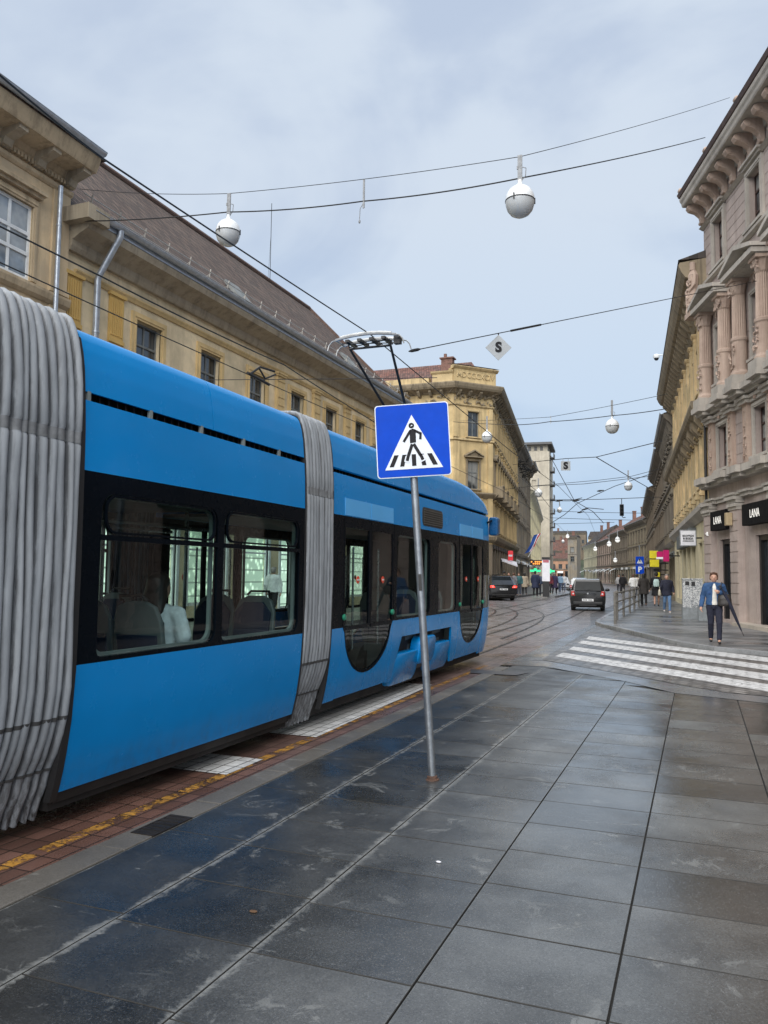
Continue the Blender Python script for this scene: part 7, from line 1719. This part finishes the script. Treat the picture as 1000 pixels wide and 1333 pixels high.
# security camera on the long yellow house
p = onY(855, 466, 54); cm_ = empty('security_camera', tuple(p), 0, 'white dome security camera on a bracket at the eaves of the long yellow house', 'camera'); mb = MB(); mb.lathe((-.02, 0, -.02), [(.16, 0), (.2, .06), (.2, .2), (.12, .26)], 14); mb.build('housing', m_wfr, cm_, smooth=40); mb = MB(); mb.ell((-.02, 0, -.03), (.15, .15, .14), 12, 8); mb.build('dome', m_blk, cm_, smooth=True); mb = MB(); mb.tube([(.1, 0, .18), (.45, 0, .16), (.5, 0, -.6)], .035, 6); mb.build('bracket', m_wfr, cm_)
# small spot camera on the mauve palace
p = onR1(925.5, 695, .12); mb = MB(); mb.lathe((p.x-.1, p.y-.05, p.z), [(.07, 0), (.08, .16)], 10, 'y'); mb.tube([(p.x, p.y, p.z), (p.x+.1, p.y+.03, p.z+.06)], .02, 5); tag(mb.build('spotlight', mat('lit spot white', (.8, .8, .78), .3)), 'small white spotlight on the corner pier of the mauve palace', 'spotlight')
# drooping black cable beside the corner pier
pts = [onR1(u, v, o) for u, v, o in ((919.5, 640, .1), (920.5, 700, .1), (920, 750, .12), (916, 770, .2), (912, 785, .3), (914, 800, .25), (918, 806, .15))]; mb = MB(); mb.tube(pts, .035, 6); tag(mb.build('hanging_cable', m_wire, smooth=True), 'thick black cable drooping down the joint between mauve palace and yellow house', 'cable')

# utility cabinet with graffiti
p = G(902, 806, .1); cb = empty('utility_cabinet', (p.x, p.y, .1), R(8), 'grey utility cabinet covered in graffiti standing at the house corner', 'cabinet')
mb = MB(); mb.box(-.36, .36, -.17, .17, 0, .42); mb.build('plinth', mat('cabinet plinth grey', (.20, .22, .23), .6, var=.25, vs=9), cb)
def graf():
    m, nt, b, _ = nodes('graffitied grey panel'); p = pos(nt); n1 = noise(nt, p, 9, 6, .7, 2.5); n2 = noise(nt, p, 16, 4, .6, 3.5)
    c = mix(nt, ramp(nt, n1, [(.47, 0.), (.50, 1.)]), (.27, .29, .30), (.62, .63, .62)); c = mix(nt, ramp(nt, n2, [(.53, 0.), (.56, 1.)]), c, (.05, .06, .08)); L(nt, c, b.inputs['Base Color']); b.inputs['Roughness'].default_value = .5; return m
m_graf = graf(); mb = MB(); mb.box(-.34, .34, -.15, .15, .421, 1.42); mb.box(-.36, .36, -.18, .18, 1.42, 1.47); mb.build('cabinet_body', m_graf, cb, bevel=.008)
mb = MB(); mb.box(-.004, .004, -.154, -.149, .45, 1.40); mb.box(-.26, -.12, -.156, -.150, 1.22, 1.36); mb.box(-.05, .08, -.156, -.150, 1.20, 1.35); mb.build('door_seam', m_blk, cb)
p = G(917, 808.5, .1); sc = empty('small_cabinet', (p.x, p.y, .1), R(8), 'low plain grey box between the graffitied cabinet and the mauve palace', 'cabinet'); mb = MB(); mb.box(-.2, .18, -.12, .12, 0, .52); mb.build('box_body', MATS['cabinet plinth grey'], sc, bevel=.01); mb = MB(); mb.box(-.22, .20, -.14, .14, .52, .56); mb.build('lid', m_galv, sc)

# railing: grey steel posts and three rails curving along the kerb
rp = [G(u, v, .1) for u, v in ((801, 812), (803.5, 807), (812, 801.5), (820, 797.5), (826, 793.5), (831.5, 790), (836.5, 786.5), (841, 784))]
rl = empty('railing', tuple(rp[0]), 0, 'grey steel pedestrian railing along the kerb of the right pavement', 'railing'); o0 = rp[0]
m_rlg = mat('grey railing paint', (.17, .16, .145), .5, .3, var=.25, vs=9)
for i, q in enumerate(rp):
    mb = MB(); d = q-o0; mb.tube([(d.x, d.y, 0), (d.x, d.y, 1.0)], .045, 10); mb.ell((d.x, d.y, 1.0), (.045, .045, .03)); mb.build('post', m_rlg, rl, smooth=40)
for z in (.30, .62, .93):
    mb = MB(); mb.tube([((q-o0).x, (q-o0).y, z) for q in rp[1 if z < .5 else 0:]], .028, 8); mb.build('rail_bar', m_rlg, rl, smooth=True)

# blue crossing and parking signs on one post
p = G(833.5, 785, .1); bp = empty('parking_sign_post', (p.x, p.y, .1), R(10), 'post with a blue pedestrian crossing sign over a blue parking sign', 'road sign')
D_ = (Vector((p.x, p.y, 0))).length; mb = MB(); mb.tube([(0, 0, 0), (0, 0, 3.35)], .035, 8); mb.build('pole', m_galv, bp)
def zat(v): return onY(833.5, v, p.y).z-.1
h1 = (zat(724.5), zat(735)); h2 = (zat(736), zat(747)); sw = (h1[0]-h1[1])/2
for k, (zt, zb) in enumerate((h1, h2)):
    zc = (zt+zb)/2; mb = MB(); mb.box(-sw, sw, -.05, -.035, zb, zt); pt = mb.build('sign_plate', m_sb, bp)
    if k == 0:
        mb = MB(); mb.prism([(-sw*.72, zc-sw*.7), (sw*.72, zc-sw*.7), (0, zc+sw*.7)], 'y', -.058, -.051); mb.build('white_triangle', m_sw, pt); mb = MB(); mb.prism([(-.09, zc-sw*.55), (-.02, zc-sw*.1), (-.05, zc+.05), (.0, zc+.16), (.05, zc+.05), (.03, zc-sw*.1), (.10, zc-sw*.55), (0, zc-sw*.15)], 'y', -.064, -.059); mb.build('walking_figure', m_sk, pt)
    else: text('letter', 'P', sw*1.75, m_sw, pt, (0, -.056, zc), (R(90), 0, 0), offset=.02)
# projecting shop signs along the long yellow house
def flag_sign(name, u0, v0, u1, v1, Y, m, label, txt=None, tm=None, cat='shop sign', ts=None, arm=True, rz=12, frame=None):
    a = onY(u0, v1, Y); b = onY(u1, v0, Y); w_, h_ = (b.x-a.x)/math.cos(R(rz))/2*.97, (b.z-a.z)/2; c = (a+b)/2
    o = empty(name, tuple(c), R(rz), label, cat, 'projecting shop signs'); mb = MB(); mb.box(-w_, w_, -.05, .05, -h_, h_); pl_ = mb.build('sign_box', m, o, bevel=.01)
    if frame: mb = MB(); [mb.box(*q) for q in ((-w_-.02, w_+.02, -.06, .06, h_, h_+.03), (-w_-.02, w_+.02, -.06, .06, -h_-.03, -h_), (-w_-.03, -w_, -.06, .06, -h_, h_), (w_, w_+.03, -.06, .06, -h_, h_))]; mb.build('sign_frame', frame, o)
    for (s, z, zz) in (txt or []): text('sign_lettering', s, zz*h_, tm, pl_, (0, -.056, z*h_), (R(90), 0, 0), offset=.004)
    if arm: mb = MB(); mb.tube([(w_, 0, 0), (w_+.5, .05, 0)], .03, 6); mb.build('arm', m_blk, o)
    return o
m_pw = mat('sign face white', (.74, .74, .78), .4); m_yw = mat('sign yellow', (.68, .58, .02), .45); m_mg = mat('sign magenta', (.50, .005, .13), .4)
flag_sign('projecting_sign', 885.5, 690.5, 905.5, 710, 33.6, m_pw, 'white square shop sign with black lettering over the pavement', [('SCOTCH', .26, .36), ('& SODA', -.10, .36), ('AMSTERDAM COUTURE', -.42, .13)], m_sk, frame=m_galv)
flag_sign('projecting_sign', 845.5, 717, 856.5, 727, 45, m_yw, 'upper yellow projecting sign beside the blue parking sign', [('OPTIKA', .1, .7)], m_sk) if False else flag_sign('projecting_sign', 845.5, 717, 856.5, 727, 45, m_yw, 'yellow projecting sign, the upper of two beside the magenta one')
flag_sign('projecting_sign', 846, 728.5, 858, 738, 44.9, m_yw, 'yellow projecting sign, the lower and wider of two')
flag_sign('projecting_sign', 855, 718, 863, 728, 42, m_mg, 'magenta projecting sign with a pale stripe, left of the larger magenta one')
flag_sign('projecting_sign', 863.5, 716, 871, 731, 40, m_mg, 'larger magenta projecting sign close to the yellow house wall')
mb = MB(); a = onY(859, 726.5, 41.9); mb.box(a.x-.16, a.x+.16, a.y-.08, a.y-.06, a.z-.05, a.z+.05); tag(mb.build('sign_sticker', m_pw), 'pale strip at the foot of the smaller magenta sign', 'sticker')
flag_sign('projecting_sign', 850.5, 740, 858, 744, 46, m_blk, 'narrow black sign hanging under the yellow ones'); flag_sign('projecting_sign', 853, 745, 859, 751, 47, m_yw, 'small yellow sign low above the pavement')
# left side of the far street
m_rds = emit('red shop sign', (.60, .03, .04), .25); m_grn = emit('green pharmacy cross', (.03, .60, .25), .9); m_led = emit('amber display', (.95, .32, .05), .9)
o = flag_sign('projecting_sign', 661.5, 717, 668, 729.5, 66, m_rds, 'red projecting sign on the golden corner house shop front', rz=8)
mb = MB(); mb.box(-.15, .15, -.07, -.051, -.08, .08); mb.build('sign_mark', m_pw, o)
p = onY(666, 731, 66); mb = MB(); mb.add([(p.x-.7, p.y-.5, p.z+.1), (p.x+.6, p.y-.4, p.z-.35), (p.x+.2, p.y+1., p.z), (p.x-1.1, p.y+.8, p.z+.3), (p.x-.7, p.y-.5, p.z), (p.x+.6, p.y-.4, p.z-.45), (p.x+.2, p.y+1., p.z-.1), (p.x-1.1, p.y+.8, p.z+.2)], [(0, 1, 2, 3), (4, 7, 6, 5), (0, 4, 5, 1), (1, 5, 6, 2), (2, 6, 7, 3), (3, 7, 4, 0)]); tag(mb.build('awning', m_pw), 'small white awning under the red sign', 'awning')
for (u, v, Y, lab) in ((697, 743, 78, 'green lit pharmacy cross, left of the pillar'), (716, 743.5, 88, 'green lit pharmacy cross, right of the pillar')):
    c = onY(u, v, Y); o = empty('pharmacy_cross', tuple(c), R(8), lab, 'pharmacy sign', 'green pharmacy crosses'); mb = MB(); mb.box(-.50, .50, -.1, .1, -.10, .10); mb.box(-.14, .14, -.101, .101, -.24, .24); mb.build('lit_cross', m_grn, o)
c = onY(702.5, 732.5, 74); o = empty('tram_stop_display', tuple(c), R(8), 'amber lit tram stop display board over the left pavement', 'display board'); mb = MB(); mb.box(-.85, .85, -.12, .12, -.24, .24); mb.build('housing', m_blk, o)
mb = MB()
for k in range(9):
    for j in range(2): mb.box(-.78+k*.175, -.66+k*.175, -.135, -.121, -.16+j*.18, -.04+j*.18) if (k*3+j*2) % 5 else None
mb.build('lit_characters', m_led, o); c2_ = c; mb = MB(); mb.tube([(.75, 0, -.2), (.75, 0, .12-c.z)], .06, 8); mb.build('pole', m_galv, o)
g = G(711, 777, .12); o = empty('information_pillar', (g.x, g.y, .12), R(8), 'white information pillar with a dark foot at the tram stop', 'pillar'); mb = MB(); mb.box(-.27, .27, -.12, .12, 1.1, 2.62); mb.build('panel', m_pw, o); mb = MB(); mb.box(-.23, .23, -.1, .1, 0, 1.1); mb.box(-.28, .28, -.14, .14, 2.62, 2.8); mb.build('foot', m_blk, o); mb = MB(); mb.box(-.2, .2, -.13, -.12, 2.42, 2.6); mb.build('logo_panel', mat('dull pink panel', (.45, .12, .16), .5), o)
# tram stop island edge
g1, g2, g3 = G(722, 779), G(746, 773.5), G(741, 772); mb = MB(); d = (g2-g1).normalized(); n_ = Vector((-d.y, d.x, 0))
mb.add([(*g1.xy, 0), (*g2.xy, 0), (*(g2+n_*1.2).xy, 0), (*(g1+n_*.5).xy, 0), (*g1.xy, .16), (*g2.xy, .16), (*(g2+n_*1.2).xy, .16), (*(g1+n_*.5).xy, .16)], [(0, 3, 2, 1), (4, 5, 6, 7), (0, 1, 5, 4), (1, 2, 6, 5), (2, 3, 7, 6), (3, 0, 4, 7)]); struct(mb.build('traffic_island', m_kst))
# flag
c = onY(697, 705, 92); o = empty('flag', tuple(c), R(20), 'red, white and blue flag drooping from a slanted pole before the cream house', 'flag'); o.scale = (.7, .7, .7); mb = MB(); mb.tube([(-1.2, 0, -2.6), (1.1, 0, 1.6)], .05, 6); mb.build('flagpole', m_wfr, o)
def fl(a, b, m, nm):
    mb = MB(); n = 8; vs = []
    for i in range(n+1):
        t = i/n; bx, bz = 1.0-1.6*t, 1.4-2.9*t
        for s in (a, b): vs.append((bx-s*1.15-.1*math.sin(t*5+s*2), .18*math.sin(t*7+s*6), bz-s*.35-.9*s*t*.2))
    vs += [(x, y+.03, z) for x, y, z in vs]; k = 2*(n+1)
    mb.add(vs, [(2*i, 2*i+1, 2*i+3, 2*i+2) for i in range(n)]+[(k+2*i, k+2*i+2, k+2*i+3, k+2*i+1) for i in range(n)]); mb.build(nm, m, o)
fl(0, .22, mat('flag red', (.5, .03, .04), .7), 'red_stripe'); fl(.22, .4, m_pw, 'white_stripe'); fl(.4, 1., mat('flag blue', (.02, .09, .36), .7), 'blue_stripe')
# small litter on the slabs
p = G(571, 1123, .006); mb = MB(); mb.ell((p.x, p.y, .011), (.016, .008, .005), 8, 5); tag(mb.build('paper_scrap', m_pw), 'tiny white paper scrap lying on the slabs beside the sign post', 'scrap', None, 'thing')
p = G(330, 1187, .006); mb = MB(); mb.ell((p.x, p.y, .009), (.022, .015, .003), 8, 5); tag(mb.build('dead_leaf', mat('dry leaf', (.11, .06, .03), .8)), 'small brown dead leaf on a dark slab nearer the red pavers than the paper scrap', 'leaf', None, 'thing')
